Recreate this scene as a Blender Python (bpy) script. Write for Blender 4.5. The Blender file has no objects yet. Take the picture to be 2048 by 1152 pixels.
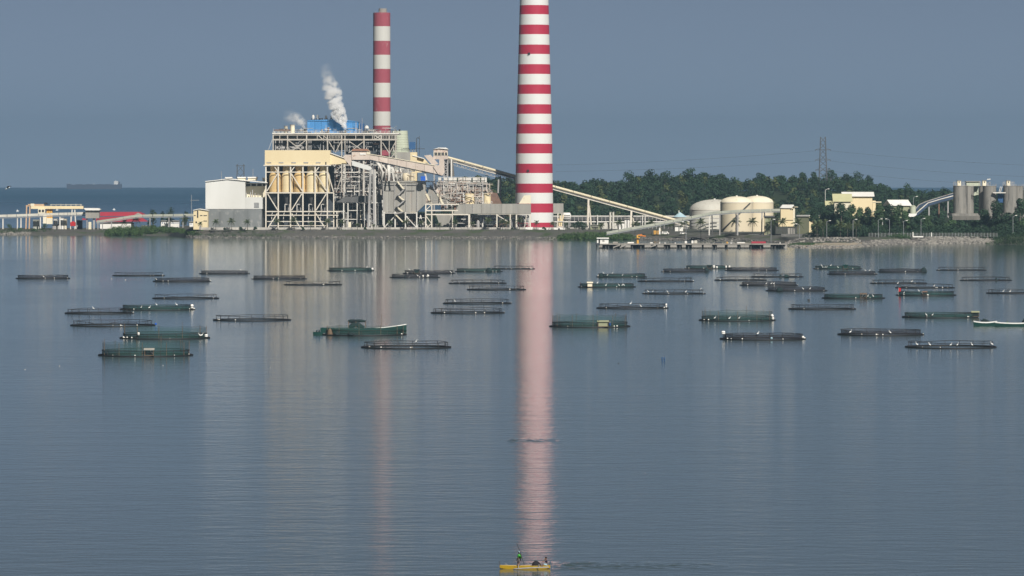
import bpy, math, random
import numpy as np
from mathutils import Vector, Matrix, noise

S = bpy.context.scene
COL = S.collection
PI = math.pi
R = math.radians

# ------------------------------------------------------------------ camera, sky, sun, exposure
FPX, CAM_H, HORIZ = 10000.0, 42.0, 358.0          # focal length in photo pixels, eye height, eye-level row
cam = bpy.data.cameras.new('camera')
cam_o = bpy.data.objects.new('camera', cam)
COL.objects.link(cam_o)
cam_o.location = (0, 0, CAM_H)
cam_o.rotation_euler = (R(90), 0, 0)
cam.sensor_width = 36.0
cam.lens = 36.0 * FPX / 2048.0
cam.shift_y = -(576.0 - HORIZ) / 2048.0
cam.clip_start = 1.0
cam.clip_end = 90000.0
S.camera = cam_o

SUN_EL, SUN_AZ = R(38), R(21)                      # azimuth: from straight behind the camera towards +x
sun_dir = Vector((math.sin(SUN_AZ) * math.cos(SUN_EL), -math.cos(SUN_AZ) * math.cos(SUN_EL), math.sin(SUN_EL)))
sl = bpy.data.lights.new('sun', 'SUN')
sl.energy = 5.0
sl.angle = R(0.5)
sl.color = (1.0, 0.955, 0.88)
sun_o = bpy.data.objects.new('sun', sl)
COL.objects.link(sun_o)
sun_o.location = (200, -200, 300)
sun_o.rotation_euler = sun_dir.to_track_quat('Z', 'Y').to_euler()

world = bpy.data.worlds.new('World')
S.world = world
world.use_nodes = True
wn = world.node_tree
wn.nodes.clear()
w_out = wn.nodes.new('ShaderNodeOutputWorld')
w_bg = wn.nodes.new('ShaderNodeBackground')
w_sky = wn.nodes.new('ShaderNodeTexSky')
w_sky.sky_type = 'NISHITA'
w_sky.sun_disc = False
w_sky.sun_elevation = SUN_EL
w_sky.sun_rotation = PI - SUN_AZ
w_sky.altitude = 0
w_sky.air_density = 0.2
w_sky.dust_density = 0.0
w_sky.ozone_density = 3.2
w_hsv = wn.nodes.new('ShaderNodeHueSaturation')
w_hsv.inputs['Saturation'].default_value = 0.66
w_hsv.inputs['Hue'].default_value = 0.494
w_hsv.inputs['Value'].default_value = 0.74
wn.links.new(w_sky.outputs[0], w_hsv.inputs['Color'])
wn.links.new(w_hsv.outputs[0], w_bg.inputs['Color'])
w_bg.inputs['Strength'].default_value = 0.05
wn.links.new(w_bg.outputs[0], w_out.inputs['Surface'])

S.view_settings.view_transform = 'Standard'
S.view_settings.look = 'None'
S.view_settings.exposure = 0.25
S.view_settings.gamma = 1.0
S.view_settings.use_curve_mapping = False
S.render.engine = 'CYCLES'
S.cycles.max_bounces = 8
S.cycles.transparent_max_bounces = 12
S.cycles.volume_bounces = 6

# ------------------------------------------------------------------ pixel <-> place
def X(px, d): return (px - 1024.0) * d / FPX
def Z(py, d): return CAM_H - (py - HORIZ) * d / FPX
def DW(py, z=0.0): return (CAM_H - z) * FPX / (py - HORIZ)     # distance of a point at height z seen on row py

# ------------------------------------------------------------------ materials
def lin(h):
    h = h.lstrip('#')
    v = [int(h[i:i + 2], 16) / 255 for i in (0, 2, 4)]
    return tuple((x / 12.92 if x <= .04045 else ((x + .055) / 1.055) ** 2.4) for x in v)

MATS = {}
def mat(name, col, col2=None, scale=.25, stretch=1.0, rough=.75, metal=0.0, mix=.5, spot=None, spot_at=.62, spot_scale=.35, alpha=1.0, vary=.06, bump=0.0, bscale=1.0, spec=.3):
    """base colour with a second tone laid in by noise (stretch > 1: run-down streaks), optional rust / dirt spots"""
    if name in MATS: return MATS[name]
    m = bpy.data.materials.new(name)
    MATS[name] = m
    m.use_nodes = True
    t = m.node_tree
    b = t.nodes['Principled BSDF']
    N, L = t.nodes.new, t.links.new
    if col2 is None: col2 = tuple(c * .78 for c in col)
    geo = N('ShaderNodeNewGeometry')
    mp = N('ShaderNodeMapping')
    L(geo.outputs['Position'], mp.inputs['Vector'])
    mp.inputs['Scale'].default_value = (scale, scale, scale / stretch)
    nz = N('ShaderNodeTexNoise')
    nz.inputs['Scale'].default_value = 1.0
    nz.inputs['Detail'].default_value = 5
    nz.inputs['Roughness'].default_value = .62
    L(mp.outputs[0], nz.inputs['Vector'])
    rp = N('ShaderNodeMapRange')
    rp.inputs['From Min'].default_value = mix - .2
    rp.inputs['From Max'].default_value = mix + .2
    L(nz.outputs['Fac'], rp.inputs['Value'])
    mx = N('ShaderNodeMix'); mx.data_type = 'RGBA'
    L(rp.outputs[0], mx.inputs['Factor'])
    mx.inputs['A'].default_value = (*col, 1)
    mx.inputs['B'].default_value = (*col2, 1)
    out = mx.outputs['Result']
    if spot:
        mp2 = N('ShaderNodeMapping')
        L(geo.outputs['Position'], mp2.inputs['Vector'])
        mp2.inputs['Scale'].default_value = (spot_scale, spot_scale, spot_scale / max(1, stretch * .5))
        n2 = N('ShaderNodeTexNoise'); n2.inputs['Scale'].default_value = 1.0; n2.inputs['Detail'].default_value = 6; n2.inputs['Roughness'].default_value = .7
        L(mp2.outputs[0], n2.inputs['Vector'])
        r2 = N('ShaderNodeMapRange'); r2.inputs['From Min'].default_value = spot_at - .05; r2.inputs['From Max'].default_value = spot_at + .06
        L(n2.outputs['Fac'], r2.inputs['Value'])
        m2 = N('ShaderNodeMix'); m2.data_type = 'RGBA'
        L(r2.outputs[0], m2.inputs['Factor']); L(out, m2.inputs['A']); m2.inputs['B'].default_value = (*spot, 1)
        out = m2.outputs['Result']
    if vary:
        oi = N('ShaderNodeObjectInfo')
        hv = N('ShaderNodeHueSaturation')
        r3 = N('ShaderNodeMapRange'); r3.inputs['To Min'].default_value = 1 - vary; r3.inputs['To Max'].default_value = 1 + vary
        L(oi.outputs['Random'], r3.inputs['Value']); L(r3.outputs[0], hv.inputs['Value']); L(out, hv.inputs['Color'])
        out = hv.outputs[0]
    L(out, b.inputs['Base Color'])
    b.inputs['Roughness'].default_value = rough
    b.inputs['Metallic'].default_value = metal
    b.inputs['Specular IOR Level'].default_value = spec
    b.inputs['Alpha'].default_value = alpha
    if bump:
        n3 = N('ShaderNodeTexNoise'); n3.inputs['Scale'].default_value = bscale; n3.inputs['Detail'].default_value = 4
        L(geo.outputs['Position'], n3.inputs['Vector'])
        bp = N('ShaderNodeBump'); bp.inputs['Strength'].default_value = bump; bp.inputs['Distance'].default_value = .5 / bscale
        L(n3.outputs['Fac'], bp.inputs['Height']); L(bp.outputs[0], b.inputs['Normal'])
    return m

RUST = (.16, .07, .035)
M = dict(
    white=mat('white_cladding', (.67, .665, .635), (.56, .555, .52), .06, 5, spot=(.42, .41, .38), spot_at=.66, spot_scale=.1),
    grey_block=mat('grey_blockwork', (.22, .23, .23), (.15, .16, .16), .12, 3, spot=(.30, .30, .29), spot_at=.6),
    cream=mat('cream_cladding', (.76, .64, .41), (.70, .575, .35), .05, 5, spot=(.60, .47, .28), spot_at=.68, spot_scale=.12),
    cream_pale=mat('pale_cream_paint', (.78, .72, .56), (.66, .59, .44), .1, 4, spot=(.42, .33, .22), spot_at=.67),
    steel=mat('cream_steel', (.70, .655, .57), (.57, .51, .42), .2, 2, spot=(.33, .22, .14), spot_at=.68, spot_scale=.5),
    steel_white=mat('white_steel', (.72, .70, .65), (.55, .52, .47), .2, 2, spot=(.32, .22, .15), spot_at=.66, spot_scale=.5),
    steel_boiler=mat('weathered_frame_steel', (.52, .485, .43), (.36, .33, .29), .2, 2, spot=(.26, .18, .12), spot_at=.64, spot_scale=.5),
    steel_grey=mat('grey_steel', (.40, .39, .38), (.26, .25, .24), .2, 2, spot=(.2, .13, .09), spot_at=.63, spot_scale=.5),
    galvan=mat('galvanised_steel', (.33, .34, .35), (.25, .26, .27), .3, rough=.5, metal=.3),
    galvan_dark=mat('dark_galvanised_steel', (.095, .10, .11), (.07, .075, .08), .3, rough=.6),
    silo=mat('ochre_silo_paint', (.70, .50, .235), (.60, .42, .19), .09, 6, spot=(.42, .28, .13), spot_at=.66, spot_scale=.15),
    silo_pale=mat('pale_silo_paint', (.74, .63, .40), (.66, .52, .30), .09, 6, spot=(.45, .33, .18), spot_at=.67, spot_scale=.15),
    navy=mat('dark_cladding', (.035, .045, .06), (.06, .065, .07), .15, 3, rough=.6),  # also colours the added sheets that stand in for interior shade
    dark_grey=mat('dark_grey_casing', (.05, .055, .06), (.10, .095, .09), .22, 2, spot=(.2, .19, .17), spot_at=.66),  # plain dark grey; on the boiler boxes it paints in interior shade
    brown_panel=mat('weathered_brown_panel', (.17, .16, .14), (.10, .095, .085), .2, 3),
    blue=mat('blue_cladding', (.07, .24, .50), (.05, .19, .42), .12, 6, spot=(.13, .30, .52), spot_at=.63),
    blue_dark=mat('dark_blue_paint', (.03, .10, .24), (.025, .075, .18), .2),
    blue_bright=mat('bright_blue_plastic', (.02, .12, .55)),
    corr=mat('grey_corrugated', (.36, .345, .31), (.25, .24, .215), .22, 9, spot=(.36, .30, .25), spot_at=.64, spot_scale=.2),
    corr_dark=mat('dark_grey_sheet', (.12, .12, .118), (.08, .08, .08), .2, 4),
    pink=mat('faded_pink_sheet', (.62, .53, .455), (.50, .42, .36), .14, 2, spot=(.32, .18, .12), spot_at=.63, spot_scale=.3),
    rust_roof=mat('rusty_roof', (.36, .19, .12), (.26, .13, .09), .3),
    rust=mat('rusty_steel', (.22, .13, .09), (.14, .09, .07), .4),
    chim_red=mat('chimney_red', (.42, .022, .055), (.37, .02, .05), .05, 8, rough=.6, vary=0),
    chim_white=mat('chimney_white', (.69, .69, .675), (.64, .635, .61), .05, 8, rough=.6, vary=0),
    old_red=mat('muted_chimney_red', (.33, .075, .10), (.27, .055, .075), .12, 5, rough=.8, vary=.05, spot=(.46, .30, .29), spot_at=.66, spot_scale=.25),  # muted pinkish red, paler in blotches
    old_white=mat('muted_chimney_white', (.55, .54, .50), (.48, .47, .44), .08, 8, rough=.8, vary=.03),  # duller white than on the tall chimney
    concrete=mat('concrete', (.33, .31, .28), (.24, .225, .20), .15, 6, spot=(.16, .15, .14), spot_at=.62, spot_scale=.25),
    silo_conc=mat('streaked_concrete', (.30, .285, .255), (.15, .143, .13), .30, 16, spot=(.10, .096, .09), spot_at=.58, spot_scale=.45),
    pale_green=mat('pale_green_concrete', (.50, .53, .41), (.42, .45, .35), .15, 3),
    olive=mat('olive_cladding', (.30, .31, .20), (.26, .27, .17), .2, 4),
    lime_roof=mat('pale_olive_roof', (.52, .50, .30), (.45, .43, .25), .2),
    roof_white=mat('white_roof', (.80, .78, .74), (.70, .68, .63), .15),
    tank=mat('cream_tank', (.68, .60, .44), (.63, .545, .395), .06, 5, spot=(.52, .43, .30), spot_at=.7, spot_scale=.15),
    tank_pale=mat('weathered_white_tank', (.60, .58, .51), (.50, .475, .41), .12, 4, spot=(.36, .33, .28), spot_at=.62, spot_scale=.25),
    conv=mat('cream_conveyor_hood', (.70, .63, .46), (.60, .53, .38), .12, 1, spot=(.42, .34, .25), spot_at=.67, spot_scale=.2),
    conv_green=mat('grey_green_conveyor', (.40, .41, .34), (.33, .34, .29), .15, 1),
    red_roof=mat('red_roof', (.36, .032, .055), (.31, .028, .048), .12, rough=.6),
    red=mat('red_paint', (.5, .02, .025), (.42, .02, .02), .3),
    yellow=mat('yellow_paint', (.65, .36, .07), (.58, .31, .06), .3),
    peach=mat('peach_steel', (.58, .40, .25), (.48, .32, .2), .3),
    quay=mat('pale_quay_concrete', (.50, .47, .42), (.36, .34, .31), .2, 3, spot=(.25, .24, .22), spot_at=.62),
    orange=mat('orange_paint', (.60, .2, .04)),
    dark=mat('dark_opening', (.018, .02, .024), (.03, .03, .032), .3),
    glass=mat('window_glass', (.03, .04, .05), rough=.15, spec=.5),
    seawall=mat('seawall_stone', (.16, .155, .145), (.09, .09, .086), .25, .8, spot=(.26, .24, .215), spot_at=.64, spot_scale=.3),
    wood_green=mat('forest_leaf', (.014, .040, .019), (.025, .054, .022), .05, 1, rough=.85, vary=0, mix=.55),
    leaf_dark=mat('dark_leaf', (.013, .036, .018), (.024, .050, .022), .3, 1, rough=.8, vary=.2),
    leaf_mid=mat('mid_leaf', (.028, .062, .024), (.046, .082, .03), .3, 1, rough=.8, vary=.2),
    leaf_hang=mat('mangrove_leaf', (.044, .088, .026), (.07, .115, .034), .2, 1, rough=.8, vary=.1),
    palm_leaf=mat('palm_leaf', (.045, .075, .026), (.085, .095, .04), .6, 1, rough=.65, vary=.2),
    bark=mat('bark', (.14, .12, .10), (.09, .08, .065), 1),
    rock=mat('pale_rock', (.29, .27, .24), (.18, .17, .15), .4, 1, vary=.2),
    rock_dark=mat('dark_rock', (.16, .15, .14), (.10, .095, .09), .4, 1, vary=.2),
    black=mat('black_plastic', (.013, .014, .017), (.022, .023, .026), 1, rough=.55),
    rail=mat('dark_rail', (.018, .017, .019), (.032, .03, .03), 1, rough=.6),
    net_black=mat('black_netting', (.022, .024, .032), (.04, .04, .05), .5, 1, rough=.9, alpha=.5, vary=.1),
    net_green=mat('green_netting', (.014, .050, .045), (.02, .064, .056), .35, 1, rough=.9, alpha=.56, vary=.1),
    net_thin=mat('sheer_green_netting', (.020, .072, .066), (.03, .088, .08), .35, 1, rough=.9, alpha=.24, vary=.1),
    net_heap=mat('heaped_net', (.02, .045, .042), (.012, .016, .022), .8, 1, rough=.95),
    white_bird=mat('white_feather', (.85, .85, .83), (.8, .8, .78), vary=0),
    dark_bird=mat('dark_feather', (.035, .03, .028), (.06, .05, .045)),
    hull_green=mat('green_hull', (.010, .050, .042), (.008, .040, .035), .8, 1, rough=.45),
    hull_white=mat('white_hull', (.78, .78, .76), (.66, .66, .63), .8),
    hull_yellow=mat('yellow_hull', (.42, .27, .014), (.30, .19, .014), .8, 1, rough=.5),
    hull_ship=mat('ship_hull', (.06, .062, .085), (.05, .052, .07), .02, 1),
    grey_wood=mat('weathered_wood', (.35, .34, .33), (.24, .23, .22), 2, 1),
    brown_wood=mat('brown_wood', (.16, .11, .07), (.10, .07, .05), 2, 1),
    lime=mat('lime_fabric', (.09, .50, .07), (.07, .40, .06), 4, 1, rough=.9),
    paleblue=mat('pale_blue_fabric', (.35, .52, .60), rough=.9),
    navyc=mat('navy_fabric', (.02, .025, .06), rough=.9),
    shorts=mat('grey_shorts', (.10, .09, .09), rough=.9),
    skin=mat('brown_skin', (.22, .11, .065), (.2, .1, .06), 4, 1, rough=.6),
    hair=mat('black_hair', (.012, .011, .01), rough=.6),
    black_tarp=mat('black_net_bundle', (.010, .010, .014), (.02, .02, .026), 3, 1, rough=.9),
)

# ------------------------------------------------------------------ object helpers
def link(o):
    COL.objects.link(o)
    return o

def thing(name, label, cat, loc=(0, 0, 0), group=None, rz=0.0):
    o = link(bpy.data.objects.new(name, None))
    o.empty_display_size = 1.0
    o.location = loc
    o.rotation_euler.z = rz
    o['label'] = label
    o['category'] = cat
    if group: o['group'] = group
    o['_m'] = 0
    del o['_m']
    return o

def tag(o, label, cat, group=None):
    o['label'] = label
    o['category'] = cat
    if group: o['group'] = group
    return o

def pmat(p):
    """matrix of a thing or part relative to the world, without waiting for a depsgraph update"""
    m = Matrix.Identity(4)
    while p is not None:
        m = p.matrix_basis @ m
        p = p.parent
    return m

class MB:
    def __init__(s): s.v, s.f, s.mi = [], [], []
    def add(s, vs, fs, mi=0):
        k = len(s.v)
        s.v += [tuple(v) for v in vs]
        s.f += [tuple(i + k for i in f) for f in fs]
        s.mi += [mi] * len(fs)
        return s
    def box(s, x0, x1, y0, y1, z0, z1, mi=0):
        return s.add([(x0, y0, z0), (x1, y0, z0), (x1, y1, z0), (x0, y1, z0), (x0, y0, z1), (x1, y0, z1), (x1, y1, z1), (x0, y1, z1)],
                     [(0, 3, 2, 1), (4, 5, 6, 7), (0, 1, 5, 4), (1, 2, 6, 5), (2, 3, 7, 6), (3, 0, 4, 7)], mi)
    def bar(s, a, b, w, h=None, mi=0):
        h = h or w
        a, b = Vector(a), Vector(b)
        d = (b - a).normalized()
        u = Vector((0, 0, 1)) if abs(d.z) < .98 else Vector((0, 1, 0))
        sd = d.cross(u).normalized() * w / 2
        up = sd.cross(d).normalized() * h / 2
        q = [a - sd - up, a + sd - up, a + sd + up, a - sd + up, b - sd - up, b + sd - up, b + sd + up, b - sd + up]
        return s.add(q, [(0, 1, 2, 3), (7, 6, 5, 4), (0, 4, 5, 1), (1, 5, 6, 2), (2, 6, 7, 3), (3, 7, 4, 0)], mi)
    def lathe(s, c, prof, seg=24, mi=0, cap=True):
        """prof: (radius, z) from the bottom up, about the vertical through c"""
        vs, fs = [], []
        for r, z in prof:
            for k in range(seg):
                a = 2 * PI * k / seg
                vs.append((c[0] + r * math.cos(a), c[1] + r * math.sin(a), z))
        for i in range(len(prof) - 1):
            for k in range(seg):
                k2 = (k + 1) % seg
                fs.append((i * seg + k, i * seg + k2, (i + 1) * seg + k2, (i + 1) * seg + k))
        if cap:
            fs.append(tuple(range(seg))[::-1])
            fs.append(tuple((len(prof) - 1) * seg + k for k in range(seg)))
        return s.add(vs, fs, mi)
    def tube(s, pts, r, seg=6, mi=0, closed=False):
        pts = [Vector(p) for p in pts]
        n = len(pts)
        vs, fs = [], []
        rr = r if isinstance(r, (list, tuple)) else [r] * n
        for i, p in enumerate(pts):
            a = pts[(i - 1) % n] if closed or i else p
            b = pts[(i + 1) % n] if closed or i < n - 1 else p
            d = (b - a).normalized()
            u = Vector((0, 0, 1)) if abs(d.z) < .95 else Vector((0, 1, 0))
            sd = d.cross(u).normalized(); up = sd.cross(d)
            for k in range(seg):
                t = 2 * PI * k / seg
                vs.append(p + (sd * math.cos(t) + up * math.sin(t)) * rr[i])
        for i in range(n if closed else n - 1):
            j = (i + 1) % n
            for k in range(seg):
                k2 = (k + 1) % seg
                fs.append((i * seg + k, i * seg + k2, j * seg + k2, j * seg + k))
        if not closed:
            fs.append(tuple(range(seg))[::-1]); fs.append(tuple((n - 1) * seg + k for k in range(seg)))
        return s.add(vs, fs, mi)
    def prism(s, poly, y0, y1, mi=0):
        """poly: (x, z) outline, extruded from y0 back to y1"""
        n = len(poly)
        vs = [(x, y0, z) for x, z in poly] + [(x, y1, z) for x, z in poly]
        fs = [tuple(range(n)), tuple(range(n, 2 * n))[::-1]] + [(i, i + n, (i + 1) % n + n, (i + 1) % n) for i in range(n)]
        return s.add(vs, fs, mi)
    def mesh(s, name, mats, smooth=False):
        me = bpy.data.meshes.new(name)
        me.from_pydata(s.v, [], s.f)
        for m in (mats if isinstance(mats, (list, tuple)) else [mats]): me.materials.append(m)
        if any(s.mi): me.polygons.foreach_set('material_index', s.mi)
        if smooth: me.polygons.foreach_set('use_smooth', [True] * len(me.polygons))
        me.update()
        return me
    def build(s, name, mats, parent=None, smooth=False, local=False):
        """verts are world coordinates unless local; the parent's own matrix is taken off"""
        if parent is not None and not local:
            inv = pmat(parent).inverted()
            s.v = [tuple(inv @ Vector(v)) for v in s.v]
        o = link(bpy.data.objects.new(name, s.mesh(name, mats, smooth)))
        o.parent = parent
        return o

_unit = {}
def unit_box(m):
    if m.name not in _unit:
        _unit[m.name] = MB().box(-.5, .5, -.5, .5, -.5, .5).mesh('box_' + m.name, m)
    return _unit[m.name]
_ucyl = {}
def unit_cyl(m):
    if m.name not in _ucyl:
        _ucyl[m.name] = MB().lathe((0, 0), [(.5, -.5), (.5, .5)], 14).mesh('cylinder_' + m.name, m)
    return _ucyl[m.name]

def beam(p, name, a, b, w, m, h=None, round_=False):
    """one straight member from a to b (world), sharing its mesh with all others of its material"""
    a, b = Vector(a), Vector(b)
    h = h or w
    d = b - a; L = d.length; d.normalize()
    u = Vector((0, 0, 1)) if abs(d.z) < .98 else Vector((0, 1, 0))
    sd = d.cross(u).normalized(); up = sd.cross(d).normalized()
    mt = Matrix((sd * w, up * h, d * L)).transposed().to_4x4()
    mt.translation = (a + b) / 2
    o = link(bpy.data.objects.new(name, unit_cyl(m) if round_ else unit_box(m)))
    o.parent = p
    o.matrix_basis = (pmat(p).inverted() if p else Matrix.Identity(4)) @ mt
    return o

def box(p, name, m, x0, x1, y0, y1, z0, z1):
    mt = Matrix.Diagonal((x1 - x0, y1 - y0, z1 - z0, 1))
    mt.translation = ((x0 + x1) / 2, (y0 + y1) / 2, (z0 + z1) / 2)
    o = link(bpy.data.objects.new(name, unit_box(m)))
    o.parent = p
    o.matrix_basis = (pmat(p).inverted() if p else Matrix.Identity(4)) @ mt
    return o

def pbox(p, name, m, px0, px1, py0, py1, d, dep):
    """box whose front face, at distance d, fills the given pixels; dep metres deep"""
    return box(p, name, m, X(px0, d), X(px1, d), d, d + dep, Z(py1, d), Z(py0, d))

def ppoly(p, name, m, pts, d, dep):
    q = [(X(a, d), Z(b, d)) for a, b in pts]
    area = sum(q[i][0] * q[(i + 1) % len(q)][1] - q[(i + 1) % len(q)][0] * q[i][1] for i in range(len(q)))
    if area < 0: q = q[::-1]
    return MB().prism(q, d, d + dep).build(name, m, p)

def pbeam(p, name, m, ax, ay, bx, by, d, w, h=None, d2=None, round_=False):
    d2 = d if d2 is None else d2
    if name in ('column', 'beam', 'brace', 'strut') and m.name in ('cream_steel', 'white_steel', 'weathered_frame_steel'):
        k = .74 if p is not None and p.name.startswith('boiler') else .86
        w *= k; h = h and h * k
    return beam(p, name, (X(ax, d), d, Z(ay, d)), (X(bx, d2), d2, Z(by, d2)), w, m, h, round_)

def cyl(p, name, m, pxc, prof, d, seg=24, smooth=True):
    """prof: (half width in px, row) from the bottom up; d is the distance of the axis"""
    q = [(r * d / FPX, Z(y, d)) for r, y in prof]
    o = MB().lathe((X(pxc, d), d), q, seg).build(name, m, p)
    if smooth: smooth_by_angle(o, 35)
    return o

def smooth_by_angle(o, ang=40):
    me = o.data
    me.polygons.foreach_set('use_smooth', [True] * len(me.polygons))
    me.set_sharp_from_angle(angle=R(ang))

def structure(o): o['kind'] = 'structure'; return o
def stuff(o): o['kind'] = 'stuff'; return o

def copy_tree(o, parent=None):
    c = o.copy()
    link(c)
    c.parent = parent
    for ch in o.children: copy_tree(ch, c)
    return c

# ------------------------------------------------------------------ ground heights
SHORE = [(-500, 469), (0, 470), (200, 470.5), (338, 471.8), (384, 476), (420, 476.3), (700, 477), (1000, 478), (1115, 479), (1270, 480), (1480, 482), (1560, 486),
         (1578, 494), (1600, 496.5), (1700, 497), (1722, 494), (1750, 491), (1800, 488.5), (1985, 487), (2048, 488), (2700, 488)]
TOPZ = [(-500, 3.8), (335, 3.8), (384, 6), (1120, 6), (1270, 4), (1700, 4.2), (2700, 4.6)]
BANK = [(-500, 30), (360, 30), (1500, 30), (1560, 90), (1580, 175), (1710, 175), (1740, 60), (1800, 26), (2700, 26)]
RIDGE = [(700, 470), (880, 440), (893, 395), (906, 338), (935, 343), (975, 350), (1030, 354), (1106, 360), (1160, 357), (1205, 354), (1230, 362), (1260, 352), (1300, 347), (1350, 348),
         (1381, 345), (1424, 347), (1477, 353), (1522, 349), (1562, 348), (1605, 349), (1640, 350), (1690, 352), (1734, 356), (1759, 363), (1790, 371), (1817, 371), (1850, 374), (1905, 375), (2060, 376), (2300, 380), (2700, 390)]
def lerp(tab, x):
    return float(np.interp(x, [t[0] for t in tab], [t[1] for t in tab]))
def px_of(x, y): return x / y * FPX + 1024.0
def ground(x, y):
    p = px_of(x, y)
    d0 = DW(lerp(SHORE, p))
    t = (y - d0) / lerp(BANK, p)
    top = lerp(TOPZ, p)
    if t < 0: return -.5
    if lerp(BANK, p) > 60:
        z = np.interp(t, [0, .04, .45, .62, .8, 1], [-.5, .5, 1.5, 2.0, top - .2, top])
    else:
        z = np.interp(t, [0, .12, .3, 1], [-.5, .6, 1.4, top])
    ridge = max(top, Z(lerp(RIDGE, p), 4560) - 14)
    u = min(1, max(0, (y - 4020) / 520.0)); u = u * u * (3 - 2 * u)
    w = min(1, max(0, (y - 4750) / 500.0))
    return float(z + (ridge - top) * u * (1 - .6 * w))
# ------------------------------------------------------------------ setting: land, water, hill
def water_mat():
    m = bpy.data.materials.new('water'); m.use_nodes = True
    t = m.node_tree; b = t.nodes['Principled BSDF']; N, L = t.nodes.new, t.links.new
    b.inputs['Base Color'].default_value = (.052, .080, .078, 1)
    b.inputs['IOR'].default_value = 1.333
    geo = N('ShaderNodeNewGeometry')
    # calm patches and breeze patches
    mp = N('ShaderNodeMapping'); mp.inputs['Scale'].default_value = (.0022, .0011, 1)
    L(geo.outputs['Position'], mp.inputs['Vector'])
    n = N('ShaderNodeTexNoise'); n.inputs['Scale'].default_value = 1; n.inputs['Detail'].default_value = 5; n.inputs['Roughness'].default_value = .6
    L(mp.outputs[0], n.inputs['Vector'])
    r = N('ShaderNodeMapRange'); r.inputs['From Min'].default_value = .35; r.inputs['From Max'].default_value = .68
    r.inputs['To Min'].default_value = .055; r.inputs['To Max'].default_value = .105
    L(n.outputs['Fac'], r.inputs['Value'])
    L(r.outputs[0], b.inputs['Roughness'])
    # ripples: short wavelets, with a longer lazy swell under them
    prev = None
    for sc, dist, rot, det in (((.03, .085, 1), .09, -5, 3), ((.22, .34, 1), .085, 8, 5)):
        mp2 = N('ShaderNodeMapping'); mp2.inputs['Scale'].default_value = sc; mp2.inputs['Rotation'].default_value = (0, 0, R(rot))
        L(geo.outputs['Position'], mp2.inputs['Vector'])
        n2 = N('ShaderNodeTexNoise'); n2.inputs['Scale'].default_value = 1; n2.inputs['Detail'].default_value = det; n2.inputs['Roughness'].default_value = .55
        L(mp2.outputs[0], n2.inputs['Vector'])
        bp = N('ShaderNodeBump'); bp.inputs['Strength'].default_value = 1.0; bp.inputs['Distance'].default_value = dist
        L(n2.outputs['Fac'], bp.inputs['Height'])
        if prev: L(prev.outputs[0], bp.inputs['Normal'])
        prev = bp
    L(prev.outputs[0], b.inputs['Normal'])
    return m
def sea_mat():
    m = bpy.data.materials.new('open_sea'); m.use_nodes = True
    t = m.node_tree; b = t.nodes['Principled BSDF']; N, L = t.nodes.new, t.links.new
    b.inputs['Base Color'].default_value = (.012, .065, .12, 1)
    b.inputs['IOR'].default_value = 1.333
    geo = N('ShaderNodeNewGeometry')
    mp = N('ShaderNodeMapping'); mp.inputs['Scale'].default_value = (.0006, .00022, 1)
    L(geo.outputs['Position'], mp.inputs['Vector'])
    n = N('ShaderNodeTexNoise'); n.inputs['Scale'].default_value = 1; n.inputs['Detail'].default_value = 4
    L(mp.outputs[0], n.inputs['Vector'])
    r = N('ShaderNodeMapRange'); r.inputs['From Min'].default_value = .3; r.inputs['From Max'].default_value = .7
    r.inputs['To Min'].default_value = .34; r.inputs['To Max'].default_value = .46
    L(n.outputs['Fac'], r.inputs['Value'])
    sx = N('ShaderNodeSeparateXYZ'); L(geo.outputs['Position'], sx.inputs[0])
    far = N('ShaderNodeMapRange'); far.inputs['From Min'].default_value = 4500; far.inputs['From Max'].default_value = 12000   # sheltered inshore, choppier offing
    far.inputs['To Min'].default_value = .3; far.inputs['To Max'].default_value = 1.0
    L(sx.outputs['Y'], far.inputs['Value'])
    mu = N('ShaderNodeMath'); mu.operation = 'MULTIPLY'; L(r.outputs[0], mu.inputs[0]); L(far.outputs[0], mu.inputs[1])
    L(mu.outputs[0], b.inputs['Roughness'])
    return m
WATER, SEA = water_mat(), sea_mat()
def sheet(name, xs0, xs1, y0, y1, z, m):
    return structure(MB().add([(xs0, y0, z), (xs1, y0, z), (xs1, y1, z), (xs0, y1, z)], [(0, 1, 2, 3)]).build(name, m))
sheet('bay_water', -30000, 30000, -1500, 4000, 0, WATER)
sheet('open_sea', -30000, 30000, 4000, 24400, 0, SEA)

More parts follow.
